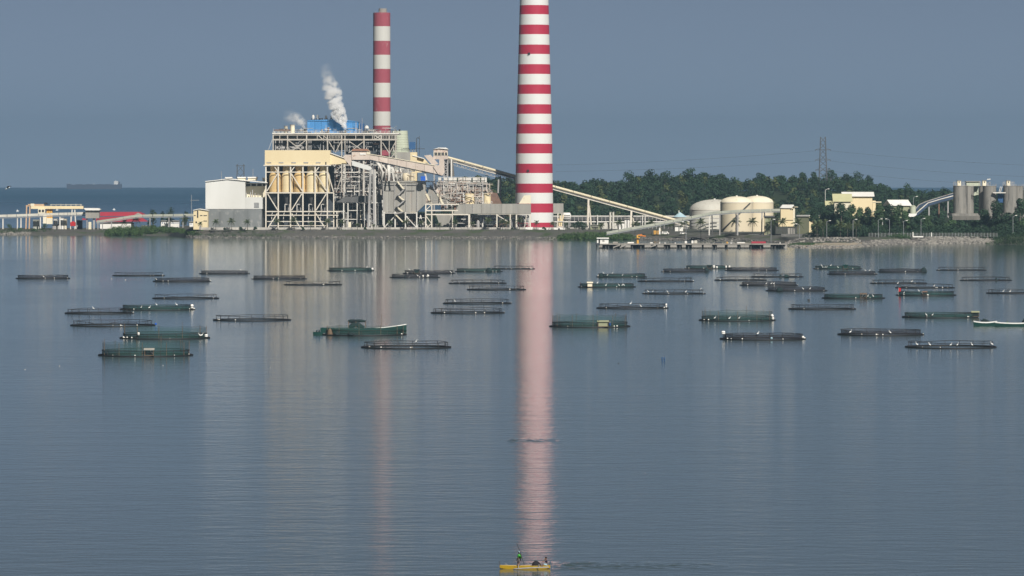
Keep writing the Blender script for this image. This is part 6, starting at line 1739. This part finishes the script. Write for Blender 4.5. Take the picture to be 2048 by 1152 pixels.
heap('black net heap at the left part of a dark cage', 36, 1557, 15, 8)
heap('dark net heap, left one of two on a bare cage', 33, 1558, 6, 5); heap('dark net heap, right one of two on a bare cage', 33, 1570, 12, 5)
heap('dark green net heap on the shoreward green cage left of the chimney reflection', 18, 978, 14, 7.5)
heap('dark bundle at the right end of the shoreward green cage on the old chimney reflection', 13, 740, 11, 6)
heap('small dark heap on the rail of a bare cage below the frame edge silos', 51, 1988, 5, 6)
heap('dark heap at the left end of the cage with a row of birds', 25, 1202, 12, 7)
heap('dark heap at the right end of the low cage below the jetty', 30, 1413, 9, 8)
heap('dark heap in the middle of a dark cage at the yellow reflection', 10, 556, 5, 4)
heap('dark blue heap behind the rail of the sheer netted cage', 41, 1521, 6, 5)
heap('low dark net heap in the middle of the green boat cage', 14, 705, 17, 6); heap('black net heap beside the brown heap on the green boat cage', 14, 676, 12, 7)
heap('dark heap at the left end of the far green boat cage', 14, 661, 12, 12, 'brown_wood')
heap('dark heap on the shoreward dark cage with white drums', 16, 811, 4, 4)

# drums and floats
def drum(label, px, py, w, h, m='roof_white', d=None, grp='drums and floats on the cages', z=.3, k=None, lean=0.0):
    if k is not None: p = near_rim(px, k); p.z = z; d = p.y
    else: d = d or DW(py); p = Vector((X(px, d), d, z))
    s = d / FPX; w *= s / 2; h *= s
    t = thing('float_drum', label, 'float', p, grp)
    o = MB().lathe((0, 0), [(w * .55, 0), (w, h * .18), (w, h * .8), (w * .6, h)], 12).build('body', M[m], t, local=True)
    smooth_by_angle(o, 50)
    MB().lathe((0, 0), [(w * 1.06, h * .46), (w * 1.06, h * .56)], 12).build('band', M['black'], t, local=True)
    t.rotation_euler.y = lean
    return t
drum('big white and black drum at the right end of the green low netted cage', 387, 0, 6.5, 9, k=6)
drum('tall white drum at the right end of the sheer netted cage', 1547.5, 0, 6, 11, k=41, lean=-.25)
drum('white ball float on top of the near dark cage left end', 1443, 0, 7.5, 7, k=42, z=1.3)
drum('white drum upright at the right end of a bare cage', 1335, 0, 3.5, 8, k=29)
drum('blue float at the bent end of a bare cage', 311.5, 652, 4, 4, 'blue_bright')
drum('larger white drum on the front dark cage', 855, 0, 5, 5.5, k=16, lean=.5)
drum('smaller white drum on the front dark cage', 847, 0, 3, 4.5, k=16)
drum('white drum on the dark cage with the black heap', 1554, 0, 5, 5, k=36, lean=-.5)
drum('white drum at the right end of the shoreward green cage', 748, 0, 4.5, 5, k=13)
drum('white drum left of the shelter on the jetty green cage', 1426, 0, 5, 6, k=31)
drum('second white drum right of the shelter on the jetty green cage', 1432, 0, 4, 4, k=31)
drum('white drum on the right part of the jetty green cage', 1451, 0, 4, 5, k=31)
drum('white drum at the right end of the jetty green cage', 1458, 0, 4.5, 5, k=31)
drum('white float at the left tip of the bird cage', 1193, 0, 4, 3, k=25)
drum('pale blue float on the near dark cage', 1539, 0, 4.5, 4, 'paleblue', k=42)
drum('white drum at the right end of the tall green cage at left', 420, 0, 6.5, 6, k=8)
drum('white float on the left part of the tall green cage at left', 282, 0, 5, 6, k=8, z=1.0)
drum('white drum at the right tip of the near dark cage', 1609, 0, 5, 4.5, k=42)
drum('dark float with a white bird top alone in open water', 1617.5, 601.5, 5, 4.5, 'navy', z=-.1)
drum('dark blue buoy pair alone in open water, left post', 1324.3, 722, 2.6, 9, 'blue_dark', z=-.1); drum('dark blue buoy pair alone in open water, right post', 1328.8, 722, 2.4, 8.4, 'blue_dark', z=-.1)
drum('tiny dark float far from the cages in open water', 1237, 727, 3, 2, 'navy', z=-.1)
drum('tiny dark float in the wide empty water at the lower right', 1603, 1011, 4, 2, 'navy', z=-.1)
for px, py, l in ((50, 739, 'tiny white float at the left frame edge'), (119, 732, 'tiny white float below the nearest green cage, farther left'), (541, 735.5, 'tiny white float in open water below the long bare cage'), (326, 731, 'tiny white float right below the nearest green cage'), (1290, 946, 'tiny pinkish float in the empty lower water'), (251, 560, 'tiny white float before the bare cage at the mangroves'), (223, 558, 'second tiny white float before the bare cage at the mangroves')):
    drum(l, px, py, 1.9, 1.4, 'roof_white' if py < 900 else 'pink', z=-.08, grp='tiny floats scattered on the bay')
p = near_rim(1792.5, 50)
t = thing('flag_post', 'red flag post at the left end of a green cage', 'flag', (p.x, p.y, .3))
beam(t, 'pole', (p.x, p.y, .2), (p.x, p.y, 2.9), .12, M['grey_wood']); MB().add([(p.x, p.y, 2.8), (p.x + .9, p.y, 2.6), (p.x + .8, p.y + .15, 1.2), (p.x, p.y, 1.3)], [(0, 1, 2, 3)]).build('flag', M['red'], t)

# birds
def bird_mesh():
    mb = MB()
    mb.tube([(-.36, 0, .34), (-.2, 0, .42), (0, 0, .52), (.16, 0, .62)], [.03, .12, .15, .08], 8)
    return mb.mesh('egret_body', M['white_bird'], True)
BODY = bird_mesh()
NECK = MB().tube([(.13, 0, .58), (.24, 0, .72), (.17, 0, .86), (.22, 0, .98), (.34, 0, .97), (.46, 0, .94)], [.06, .045, .04, .05, .035, .008], 6).mesh('egret_neck', M['white_bird'], True)
LEG = MB().tube([(0, 0, 0), (.02, 0, .2), (0, 0, .42)], .02, 4).mesh('egret_leg', M['black'])
ORD = ['leftmost', 'second', 'third', 'fourth', 'fifth', 'sixth']
def egret(px, k, z=.4, s=1.0, back=False, i=0, n=1):
    p = near_rim(px, k, back)
    s = max(1.0, s) * 1.1
    lab = ('white egret perched on the ' if n == 1 else 'white egret, %s of %d, on the ' % (ORD[i], n)) + SHORT[k]
    t = thing('egret', lab, 'bird', (p.x, p.y, z), 'white egrets on the ' + SHORT[k], rnd.choice([0, PI]) + rnd.uniform(-.8, .8))
    t.scale = (s, s, s)
    o = link(bpy.data.objects.new('body', BODY)); o.parent = t
    o = link(bpy.data.objects.new('neck', NECK)); o.parent = t
    for sy in (-.06, .06):
        o = link(bpy.data.objects.new('leg', LEG)); o.parent = t; o.location = (0, sy, 0)
SHORT = {3: 'low dark cage at the hall reflection', 6: 'green low cage with a drum', 8: 'tall green cage at left', 9: 'nearest green cage', 5: 'bare cage touching a green one', 13: 'green cage on the old chimney reflection', 16: 'dark cage with white drums', 17: 'dark cage with a black hut', 25: 'green cage behind the beige box cage',
         26: 'green cage with the beige box', 28: 'bare cage amid the right field', 36: 'dark cage with the black heap', 35: 'dark cage behind the black heap cage', 37: 'green cage below the dense trees', 38: 'dark low cage below the bird cage', 39: 'bright green hut cage', 45: 'green cage beside the white boats',
         43: 'near dark cage at right', 44: 'nearest bare cage at right', 48: 'bare cage with one bird', 49: 'sagging bare cage behind a green one', 50: 'green cage with the red flag', 42: 'near dark cage with the white ball', 41: 'sheer netted green cage', 52: 'cage cut by the frame edge', 15: 'nearest bare cage by the green boat', 0: 'dark cage under the ship', 2: 'dark cage at the mangroves', 27: 'bare cage right of the bird row', 29: 'bare cage with an upright drum', 23: 'lower close pair cage', 22: 'upper close pair cage'}
for k, pxs in ((25, (1206, 1214, 1224, 1244)), (26, (1194, 1211, 1237, 1244, 1247)), (37, (1641, 1643, 1648, 1651, 1659, 1673)), (39, (1721, 1727, 1732, 1743)), (35, (1530, 1540, 1545)), (36, (1603, 1617)), (38, (1728, 1737)), (45, (1847, 1859)), (43, (1774, 1697)), (44, (1829, 1853, 1894, 1907, 1937, 1981)), (48, (1820,)),
               (49, (1794, 1864)), (50, (1805, 1833, 1840)), (42, (1512,)), (41, (1427, 1456, 1475)), (6, (287, 304, 318, 357)), (8, (403, 407)), (3, (483,)), (28, (1295, 1304, 1333, 1370, 1401)), (52, (2002, 2015)), (15, (834,)), (16, (836,)), (17, (819, 901)), (0, (92,)), (2, (314,)), (13, (735,)), (5, (192,)), (29, (1260, 1280)), (22, (910,)), (9, (310,))):
    for i, px in enumerate(sorted(pxs)): egret(px, k, 1.3 if (px * 7) % 3 == 0 and k not in (39, 36, 35) else .42, i=i, n=len(pxs))
t = thing('flying_bird', 'brown and white bird gliding over the sea near the left frame edge', 'bird', (X(16, 900), 900, Z(375, 900)))
bx, by, bz = X(15, 900), 900, Z(375.5, 900)
MB().tube([(bx - .42, by, bz - .3), (bx - .1, by, bz - .12), (bx + .25, by, bz + .02), (bx + .42, by, bz + .06)], [.03, .12, .10, .03], 8).build('body', M['white_bird'], t, True)
for s, nm in ((-1, 'wing'), (1, 'wing')):
    MB().add([(bx - .15, by, bz), (bx + .25, by, bz + .05), (bx + .42, by + s * .5, bz + .34), (bx + .7, by + s * .95, bz + .26), (bx + .35, by + s * .95, bz + .22), (bx + .0, by + s * .5, bz + .28)], [(0, 1, 2, 5), (5, 2, 3, 4)]).build(nm, M['dark_bird'], t)

# ------------------------------------------------------------------ people
def skin(name, V, E, rad, m, parent, levels=1, root=0):
    me = bpy.data.meshes.new(name)
    me.from_pydata([tuple(v) for v in V], E, [])
    me.materials.append(m)
    o = link(bpy.data.objects.new(name, me)); o.parent = parent
    md = o.modifiers.new('skin', 'SKIN'); md.use_smooth_shade = True
    for i, r in enumerate(rad):
        rr = r if isinstance(r, tuple) else (r, r)
        me.skin_vertices[0].data[i].radius = rr
        me.skin_vertices[0].data[i].use_root = i == root
    sd = o.modifiers.new('smooth', 'SUBSURF'); sd.levels = levels; sd.render_levels = levels
    return o
def head(t, c, r, look, hat=None, hatm=None):
    """head with face, nose and hair; c centre (local), look: yaw"""
    o = MB()
    prof = [(.30 * r, -1.25 * r), (.72 * r, -1.0 * r), (.90 * r, -.45 * r), (.98 * r, .15 * r), (.86 * r, .7 * r), (.45 * r, 1.1 * r), (.05 * r, 1.2 * r)]
    o.lathe((0, 0), prof, 14)
    o.add([(.82 * r, -.14 * r, .12 * r), (.82 * r, .14 * r, .12 * r), (1.22 * r, 0, -.28 * r), (.85 * r, 0, -.4 * r)], [(0, 1, 2), (0, 2, 3), (1, 3, 2)])
    for s in (-1, 1): o.box(-.12 * r, .12 * r, s * 1.0 * r - .08 * r, s * 1.0 * r + .08 * r, -.25 * r, .3 * r)
    h = o.build('head', M['skin'], t, True, local=True)
    h.matrix_basis = Matrix.Translation(c) @ Matrix.Rotation(look, 4, 'Z')
    for s in (-1, 1):
        e = MB().box(.86 * r, .93 * r, s * .34 * r - .1 * r, s * .34 * r + .1 * r, .12 * r, .24 * r).build('eye', M['hair'], h, local=True)
    MB().box(.80 * r, .90 * r, -.26 * r, .26 * r, -.66 * r, -.58 * r).build('mouth', M['shorts'], h, local=True)
    cap = MB().lathe((-.08 * r, 0), [(1.06 * r, -.55 * r if hat else -.1 * r), (1.12 * r, .3 * r), (1.0 * r, .85 * r), (.5 * r, 1.25 * r), (.05 * r, 1.34 * r)], 14)
    cap.v = [(min(x, .62 * r), y, z) if z < .45 * r else (x, y, z) for x, y, z in cap.v]
    cap.build('hood' if hat else 'hair', M[hatm or 'hair'], h, True, local=True)
    return h
def hand(t, p, dirv, m):
    """palm and five fingers curled about the pole running along dirv"""
    d = Vector(dirv).normalized(); s = Vector((0, 1, 0)); f = d.cross(s).normalized()
    mb = MB()
    mb.bar(Vector(p) - d * .045, Vector(p) + d * .045, .09, .035)
    o = mb.build('palm', m, t, True, local=True)
    for i, L in enumerate((.75, .95, 1.0, .9)):
        q = Vector(p) + d * (-.04 + i * .027)
        MB().tube([q, q + f * .03 + s * .03 * L, q + f * .062 * L + s * .02, q + f * .06 * L - s * .02], [.011, .010, .009, .007], 6).build('finger', m, o, True, local=True)
    q = Vector(p) + d * .05
    MB().tube([q - f * .01, q + d * .02 + f * .03, q + d * .015 + f * .06], [.012, .011, .008], 6).build('thumb', m, o, True, local=True)

BD = DW(1137.5)          # the little yellow boat
def BX(px): return X(px, BD)
def BZ(py): return Z(py, BD)
bx = BX(1050)
t = thing('outrigger_boat', 'small yellow outrigger boat crossing the bottom of the bay', 'boat', (bx, BD, 0))
def hull(t, L, W, zs, name, m, y0=0.0, x0=0.0, bow=1.0, mi_rim=None):
    """canoe hull: stations along x with sheer line; open on top"""
    n = 13; mb = MB(); 
    for i in range(n):
        u = i / (n - 1); x = x0 + (u - .5) * L
        w = W / 2 * max(.04, math.sin(PI * (.06 + .88 * u))) ** .55
        sh = zs * (.78 + bow * .5 * (2 * u - 1) ** 2)
        kz = -.12 + .16 * (2 * u - 1) ** 4
        mb.v += [(x, y0, kz), (x, y0 - w * .75, kz + .07), (x, y0 - w, sh), (x, y0 - w * .88, sh), (x, y0 - w * .62, kz + .14), (x, y0 + w * .62, kz + .14), (x, y0 + w * .88, sh), (x, y0 + w, sh), (x, y0 + w * .75, kz + .07)]
    k = 9
    for i in range(n - 1):
        for j in range(k):
            mb.f.append((i * k + j, (i + 1) * k + j, (i + 1) * k + (j + 1) % k, i * k + (j + 1) % k)); mb.mi.append(1 if j in (2, 6) and mi_rim else 0)
    mb.f.append(tuple(range(k))); mb.f.append(tuple((n - 1) * k + j for j in range(k))[::-1]); mb.mi += [0, 0]
    o = mb.build(name, [m, mi_rim] if mi_rim else m, t, local=True)
    smooth_by_angle(o, 35)
    return o
hull(t, 5.45, .82, .44, 'hull', M['hull_yellow'], bow=.25, mi_rim=M['hull_white'])
for x in (-2.7, 2.66): beam(t, 'stem_post', (bx + x, BD, .3), (bx + x + (-.06 if x < 0 else .03), BD, .82 if x < 0 else .72), .1, M['navy'])
box(t, 'thwart', M['brown_wood'], bx + 1.7, bx + 1.95, BD - .33, BD + .33, .30, .36)
box(t, 'thwart', M['brown_wood'], bx - 1.2, bx - .95, BD - .35, BD + .35, .22, .28)
MB().tube([(bx - 1.25, BD - 1.22, .05), (bx - .9, BD - 1.3, .10), (bx + .6, BD - 1.3, .2), (bx + 2.55, BD - 1.3, .26)], .075, 7).build('outrigger_float', M['grey_wood'], t, True)
MB().tube([(bx - 1.4, BD + 1.3, .09), (bx + .6, BD + 1.3, .03), (bx + 2.5, BD + 1.3, .09)], .065, 7).build('outrigger_float', M['grey_wood'], t, True)
for x in (-.7, 1.5): MB().tube([(bx + x, BD - 1.3, .15), (bx + x, BD - .6, .42), (bx + x, BD, .5), (bx + x, BD + .6, .42), (bx + x, BD + 1.3, .08)], .04, 6).build('outrigger_arm', M['grey_wood'], t, True)
for a, b in ((-2.2, -1.9), (.2, .5)): MB().tube([(bx + a, BD - .2, .42), ((bx + a + bx + b) / 2, BD - .1, .55), (bx + b, BD - .25, .42)], .03, 5).build('rope_coil', M['grey_wood'], t, True)
o = MB()
rr = random.Random(3)
n, q = 14, 6
for i in range(q):
    u = i / (q - 1)
    for j in range(n):
        a = 2 * PI * j / n; v = rr.uniform(.88, 1.1)
        o.v.append((BX(1073) + (.48 * math.cos(a) * v - (.06 if math.cos(a) < 0 else 0) * u) * (1 - u ** 2.6 * .75), BD + .32 * math.sin(a) * v * (1 - u ** 2.4 * .75), .24 + .62 * u * (1.06 if math.cos(a) < .2 else .94)))
for i in range(q - 1):
    for j in range(n): o.f.append((i * n + j, i * n + (j + 1) % n, (i + 1) * n + (j + 1) % n, (i + 1) * n + j)); o.mi.append(0)
o.f.append(tuple((q - 1) * n + j for j in range(n))); o.mi.append(0)
tag(o.build('net_bundle', M['black_tarp'], None, True), 'black heap of fishing net lying in the yellow boat', 'net heap')

# standing man: green jacket, pale hood, poling
px0 = BX(1037.5); z0 = .20
t = thing('person', 'person in bright green jacket and pale hood standing in the yellow boat', 'person', (px0, BD, z0))
poleA, poleB = Vector((BX(1034.0) - px0, -.25, BZ(1086) - z0)), Vector((BX(1048.8) - px0, -.55, BZ(1128.5) - z0))
pd = (poleB - poleA).normalized()
hA, hB = poleA.lerp(poleB, .545), poleA.lerp(poleB, .70)
V = [(0, 0, .82), (0, 0, .98), (.01, 0, 1.2), (.02, 0, 1.33), (.03, 0, 1.45), (.02, -.09, .8), (.05, -.11, .46), (.0, -.12, .07), (.1, -.12, .03), (-.02, .09, .8), (-.10, .11, .46), (-.12, .12, .07), (-.02, .12, .03),
     (.02, -.19, 1.31), (.20, -.30, 1.16), (hA.x * .9 + .02, hA.y + .02, hA.z), (.02, .18, 1.31), (.14, .02, 1.08), (hB.x * .92, hB.y + .04, hB.z)]
E = [(0, 1), (1, 2), (2, 3), (3, 4), (0, 5), (5, 6), (6, 7), (7, 8), (0, 9), (9, 10), (10, 11), (11, 12), (3, 13), (13, 14), (14, 15), (3, 16), (16, 17), (17, 18)]
skin('body', V, E, [(.13, .11), (.13, .1), (.15, .1), (.11, .08), .06, .09, .062, .042, .04, .09, .062, .042, .04, .06, .045, .03, .06, .045, .03], M['skin'], t)
skin('jacket', [V[i] for i in (1, 2, 3, 13, 14, 15, 16, 17, 18)] , [(0, 1), (1, 2), (2, 3), (3, 4), (4, 5), (2, 6), (6, 7), (7, 8)], [(.25, .22), (.26, .2), (.2, .15), .12, .1, .075, .12, .1, .075], M['lime'], t)
skin('shorts', [V[i] for i in (0, 5, 6, 9, 10)], [(0, 1), (1, 2), (0, 3), (3, 4)], [(.2, .17), .13, .11, .13, .11], M['shorts'], t)
head(t, (.05, 0, 1.58), .105, -.3, True, 'paleblue')
hand(t, hA, pd, M['skin']); hand(t, hB, pd, M['skin'])
t = thing('punting_pole', 'long thin pole held upright by the person in green', 'pole', (px0, BD, z0))
beam(t, 'shaft', poleA + Vector((px0, BD, z0)), poleB + Vector((px0, BD, z0)), .085, M['navy'], round_=True)
beam(t, 'grip', poleA.lerp(poleB, .5) + Vector((px0, BD, z0)), poleA.lerp(poleB, .58) + Vector((px0, BD, z0)), .095, M['black'], round_=True)

# seated man with a paddle
px1 = BX(1092.8); z1 = .33
t = thing('person', 'person in a dark vest sitting at the stern of the yellow boat paddling', 'person', (px1, BD, z1))
pa, pb = Vector((BX(1090.3) - px1, -.18, BZ(1117) - z1)), Vector((BX(1080) - px1, -.42, BZ(1128.5) - z1))
pdir = (pb - pa).normalized()
hA, hB = pa.lerp(pb, .05), pa.lerp(pb, .5)
V = [(.08, 0, .10), (.06, 0, .28), (.02, 0, .48), (-.01, 0, .58), (-.03, 0, .69), (.0, -.1, .1), (-.34, -.14, .18), (-.46, -.13, -.16), (-.58, -.13, -.2), (0, .1, .1), (-.34, .14, .18), (-.46, .13, -.16), (-.58, .13, -.2),
     (-.01, -.18, .57), (-.16, -.24, .40), (hB.x + .05, hB.y + .04, hB.z + .02), (-.01, .18, .57), (-.14, .12, .62), (hA.x - .02, hA.y + .05, hA.z)]
skin('body', V, E, [(.13, .12), (.13, .1), (.15, .1), (.11, .08), .058, .09, .068, .045, .04, .09, .068, .045, .04, .06, .045, .03, .06, .045, .03], M['skin'], t)
skin('vest', [V[i] for i in (1, 2, 3, 13, 14, 16)], [(0, 1), (1, 2), (2, 3), (3, 4), (2, 5)], [(.18, .15), (.19, .14), (.14, .11), .09, .07, .09], M['navyc'], t)
skin('shorts', [V[i] for i in (0, 5, 6, 9, 10)], [(0, 1), (1, 2), (0, 3), (3, 4)], [(.17, .15), .11, .09, .11, .09], M['paleblue'], t)
head(t, (-.06, 0, .83), .108, PI - .1)
hand(t, hA, pdir, M['skin']); hand(t, hB, pdir, M['skin'])
t = thing('paddle', 'wooden paddle in the hands of the seated person', 'paddle', (px1, BD, z1))
g = Vector((px1, BD, z1))
beam(t, 'shaft', pa + g, pb + g, .045, M['brown_wood'], round_=True)
beam(t, 'blade', pb + g - pdir * .05, pb + g + pdir * .42, .15, M['brown_wood'], .02)

# small figures on the cages and moored boats
def figure(label, p, shirt, short, lean=0.0, yaw=0.0):
    t = thing('person', label, 'person', p, None, yaw)
    V = [(0, 0, .82), (lean * .12, 0, 1.0), (lean * .3, 0, 1.2), (lean * .4, 0, 1.33), (lean * .48, 0, 1.44), (0, -.1, .8), (.05, -.11, .45), (0, -.12, .05), (.1, -.12, .03), (0, .1, .8), (-.03, .11, .45), (-.05, .12, .05), (.05, .12, .03),
         (lean * .4, -.19, 1.3), (lean * .4 + .1, -.24, 1.06), (lean * .4 + .28, -.2, .92), (lean * .4, .19, 1.3), (lean * .4 + .08, .24, 1.06), (lean * .4 + .26, .2, .92)]
    skin('body', V, E, [(.13, .11), (.13, .1), (.15, .1), (.11, .08), .06, .09, .062, .042, .04, .09, .062, .042, .04, .06, .045, .032, .06, .045, .032], M['skin'], t)
    skin('shirt', [V[i] for i in (1, 2, 3, 13, 14, 16, 17)], [(0, 1), (1, 2), (2, 3), (3, 4), (2, 5), (5, 6)], [(.18, .15), (.19, .14), (.14, .11), .09, .07, .09, .07], M[shirt], t)
    skin('trousers', [V[i] for i in (0, 5, 6, 7, 9, 10, 11)], [(0, 1), (1, 2), (2, 3), (0, 4), (4, 5), (5, 6)], [(.17, .14), .12, .09, .07, .12, .09, .07], M[short], t)
    head(t, (lean * .55 + .02, 0, 1.58), .108, 0)
p = near_rim(1194, 24); figure('man in dark clothes bending over the olive hut on a green cage', (p.x, p.y, .35), 'navyc', 'shorts', .5, 0)
p = near_rim(1219, 24); figure('man in pale shirt and blue trousers standing right of the olive hut', (p.x, p.y, .35), 'paleblue', 'blue_bright', .1, PI)
p = near_rim(1157, 26); figure('dark dressed man at the left end of the beige box cage', (p.x, p.y, .35), 'navyc', 'navyc', .2, 0)

# ------------------------------------------------------------------ moored boats
d = DW(668) + 26
cx = X(727, d)
t = thing('fishing_boat', 'long green boat with white gunwale and a net canopy moored behind a green cage', 'boat', (cx, d, 0))
L = 172 * d / FPX
n = 15; mb = MB()
for i in range(n):
    u = i / (n - 1); x = (u - .5) * L
    w = .95 * max(.05, math.sin(PI * (.08 + .86 * u))) ** .5
    sh = .80 + 1.5 * max(0, u - .5) ** 1.7 * 2.6 + .3 * max(0, .2 - u) * 3
    kz = -.2 + .25 * max(0, u - .85) * 5
    mb.v += [(x + .5 * max(0, u - .8) * 3 * 0, 0, kz), (x, -w * .8, kz + .2), (x, -w, sh - .22), (x, -w, sh), (x, -w * .85, sh), (x, -w * .6, kz + .4), (x, w * .6, kz + .4), (x, w * .85, sh), (x, w, sh), (x, w, sh - .22), (x, w * .8, kz + .2)]
k = 11
for i in range(n - 1):
    for j in range(k): mb.f.append((i * k + j, (i + 1) * k + j, (i + 1) * k + (j + 1) % k, i * k + (j + 1) % k)); mb.mi.append(1 if j in (3, 7) or (j in (2, 8) and i > 8) else 0)
mb.f.append(tuple(range(k))); mb.f.append(tuple((n - 1) * k + j for j in range(k))[::-1]); mb.mi += [0, 0]
smooth_by_angle(mb.build('hull', [M['hull_green'], M['hull_white']], t, local=True), 40)
s = d / FPX
def bl(px): return (px - 727) * s
for px in (697, 712, 731):
    for sy in (-.6, .6): beam(t, 'canopy_post', (cx + bl(px), d + sy, .6), (cx + bl(px), d + sy, 2.7), .16, M['brown_wood'])
MB().tube([(bl(696), 0, 2.6), (bl(700), 0, 2.75), (bl(722), 0, 2.85), (bl(732), 0, 2.65)], [.3, .5, .4, .25], 9).build('canopy', M['net_heap'], t, True, local=True)
MB().tube([(bl(698), 0, .8), (bl(706), 0, 1.7), (bl(714), 0, 1.9), (bl(728), 0, .8)], [.5, .75, .85, .5], 9).build('net_load', M['net_heap'], t, True, local=True)
beam(t, 'mast', (cx + bl(763), d, .6), (cx + bl(763), d, 4.6), .09, M['brown_wood'])
s_ = thing('dinghy', 'small dark green boat at the stern of the long green boat', 'boat', (X(636, DW(669)), DW(669), 0))
hull(s_, 20 * DW(669) / FPX, .9, .8, 'hull', M['hull_green'], bow=.35, mi_rim=M['net_heap'])
for a in (-.35, .3): MB().tube([(a, 0, .5), (a + .05, 0, 1.15), (a + .1, 0, 1.3)], [.22, .2, .06], 8).build('engine_cover' if a < 0 else 'net_load', M['net_heap'], s_, True, local=True)
d = DW(651.5)
def whiteboat(label, a, b, d, h):
    x = X((a + b) / 2, d); L = (b - a) * d / FPX
    t = thing('moored_boat', label, 'boat', (x, d, 0), 'white and green boats at the frame edge')
    hull(t, L, 1.5, h, 'hull', M['hull_green'], bow=.5, mi_rim=M['hull_white'])
    mb = MB()
    n = 13
    for sy in (-1, 1):
        vs, fs = [], []
        for i in range(n):
            u = i / (n - 1); X_ = (u - .5) * L; w = .75 * max(.04, math.sin(PI * (.06 + .88 * u))) ** .55; sh = h * (.78 + .25 * (2 * u - 1) ** 2)
            vs += [(X_, sy * (w + .02), sh - .28), (X_, sy * (w + .05), sh + .05), (X_, sy * (w - .12), sh + .06)]
        for i in range(n - 1): fs += [(3 * i, 3 * i + 3, 3 * i + 4, 3 * i + 1), (3 * i + 1, 3 * i + 4, 3 * i + 5, 3 * i + 2)]
        MB().add(vs, fs).build('gunwale', M['hull_white'], t, local=True)
    return t, x
t, x = whiteboat('small white boat with green bottom and dark net load beside a green cage', 1947, 1994, d, 1.35)
MB().tube([(-1.2, 0, 1.1), (-.4, 0, 1.7), (.6, 0, 1.25), (1.4, 0, 1.0)], [.25, .4, .4, .2], 8).build('net_load', M['net_heap'], t, True, local=True)
MB().tube([(-1.5, 0, 1.75), (-.3, 0, 1.4), (.9, 0, 1.1)], .1, 6).build('pole', M['black'], t, True, local=True)
t, x = whiteboat('longer white boat with green hull cut by the right frame edge', 1990, 2072, d - 4, 1.2)
MB().tube([(2.0, 0, 1.0), (2.8, 0, 1.9), (4.6, 0, 1.8), (5.4, 0, 1.1)], [.35, .6, .6, .35], 8).build('net_load', M['net_heap'], t, True, local=True)
box(t, 'thwart', M['hull_white'], x - 1.5, x - 1.2, d - 4.6, d - 3.4, .75, .85)
p = (X(2014, d - 4), d - 4, .25)
figure('person in a lime shirt sitting low in the longer white boat', (p[0], p[1], -.05), 'lime', 'shorts', .2, 0)

# ripples of the boat's wake: low real waves on the water
def wake(name, label, x0, x1, yrow0, yrow1, amp, lam, seed):
    r = random.Random(seed)
    d0, d1 = DW(yrow0), DW(yrow1)
    nx, ny = 190, 90
    vs, fs = [], []
    for i in range(nx + 1):
        u = i / nx
        for j in range(ny + 1):
            v = j / ny
            d = d0 + (d1 - d0) * v
            px = x0 + (x1 - x0) * u
            env = math.sin(PI * v) ** 1.2 * (1 - u) ** .5 * min(1, u * 12)
            dd = d - (d0 + d1) / 2
            q = Vector((X(px, (d0 + d1) / 2) * .5, d / lam, seed * 7.0))
            z = .004 + amp * env * max(0, .45 + .9 * noise.noise(q) + .5 * noise.noise(q * 2.3))
            vs.append((X(px, (d0 + d1) / 2), d, z if 0 < i < nx and 0 < j < ny else -.02))
    for i in range(nx):
        for j in range(ny):
            a = i * (ny + 1) + j
            fs.append((a, a + ny + 1, a + ny + 2, a + 1))
    o = MB().add(vs, fs).build(name, WATER, None, True)
    stuff(o); o['label'] = label
wake('ripple_patch', 'dark streak of ripples crossing the tall chimney reflection', 1012, 1125, 887, 876, .16, 3.0, 5)
wake('boat_wake', 'dark rippled wake trailing right from the yellow boat', 1100, 1460, 1141, 1122, .16, 2.3, 2)
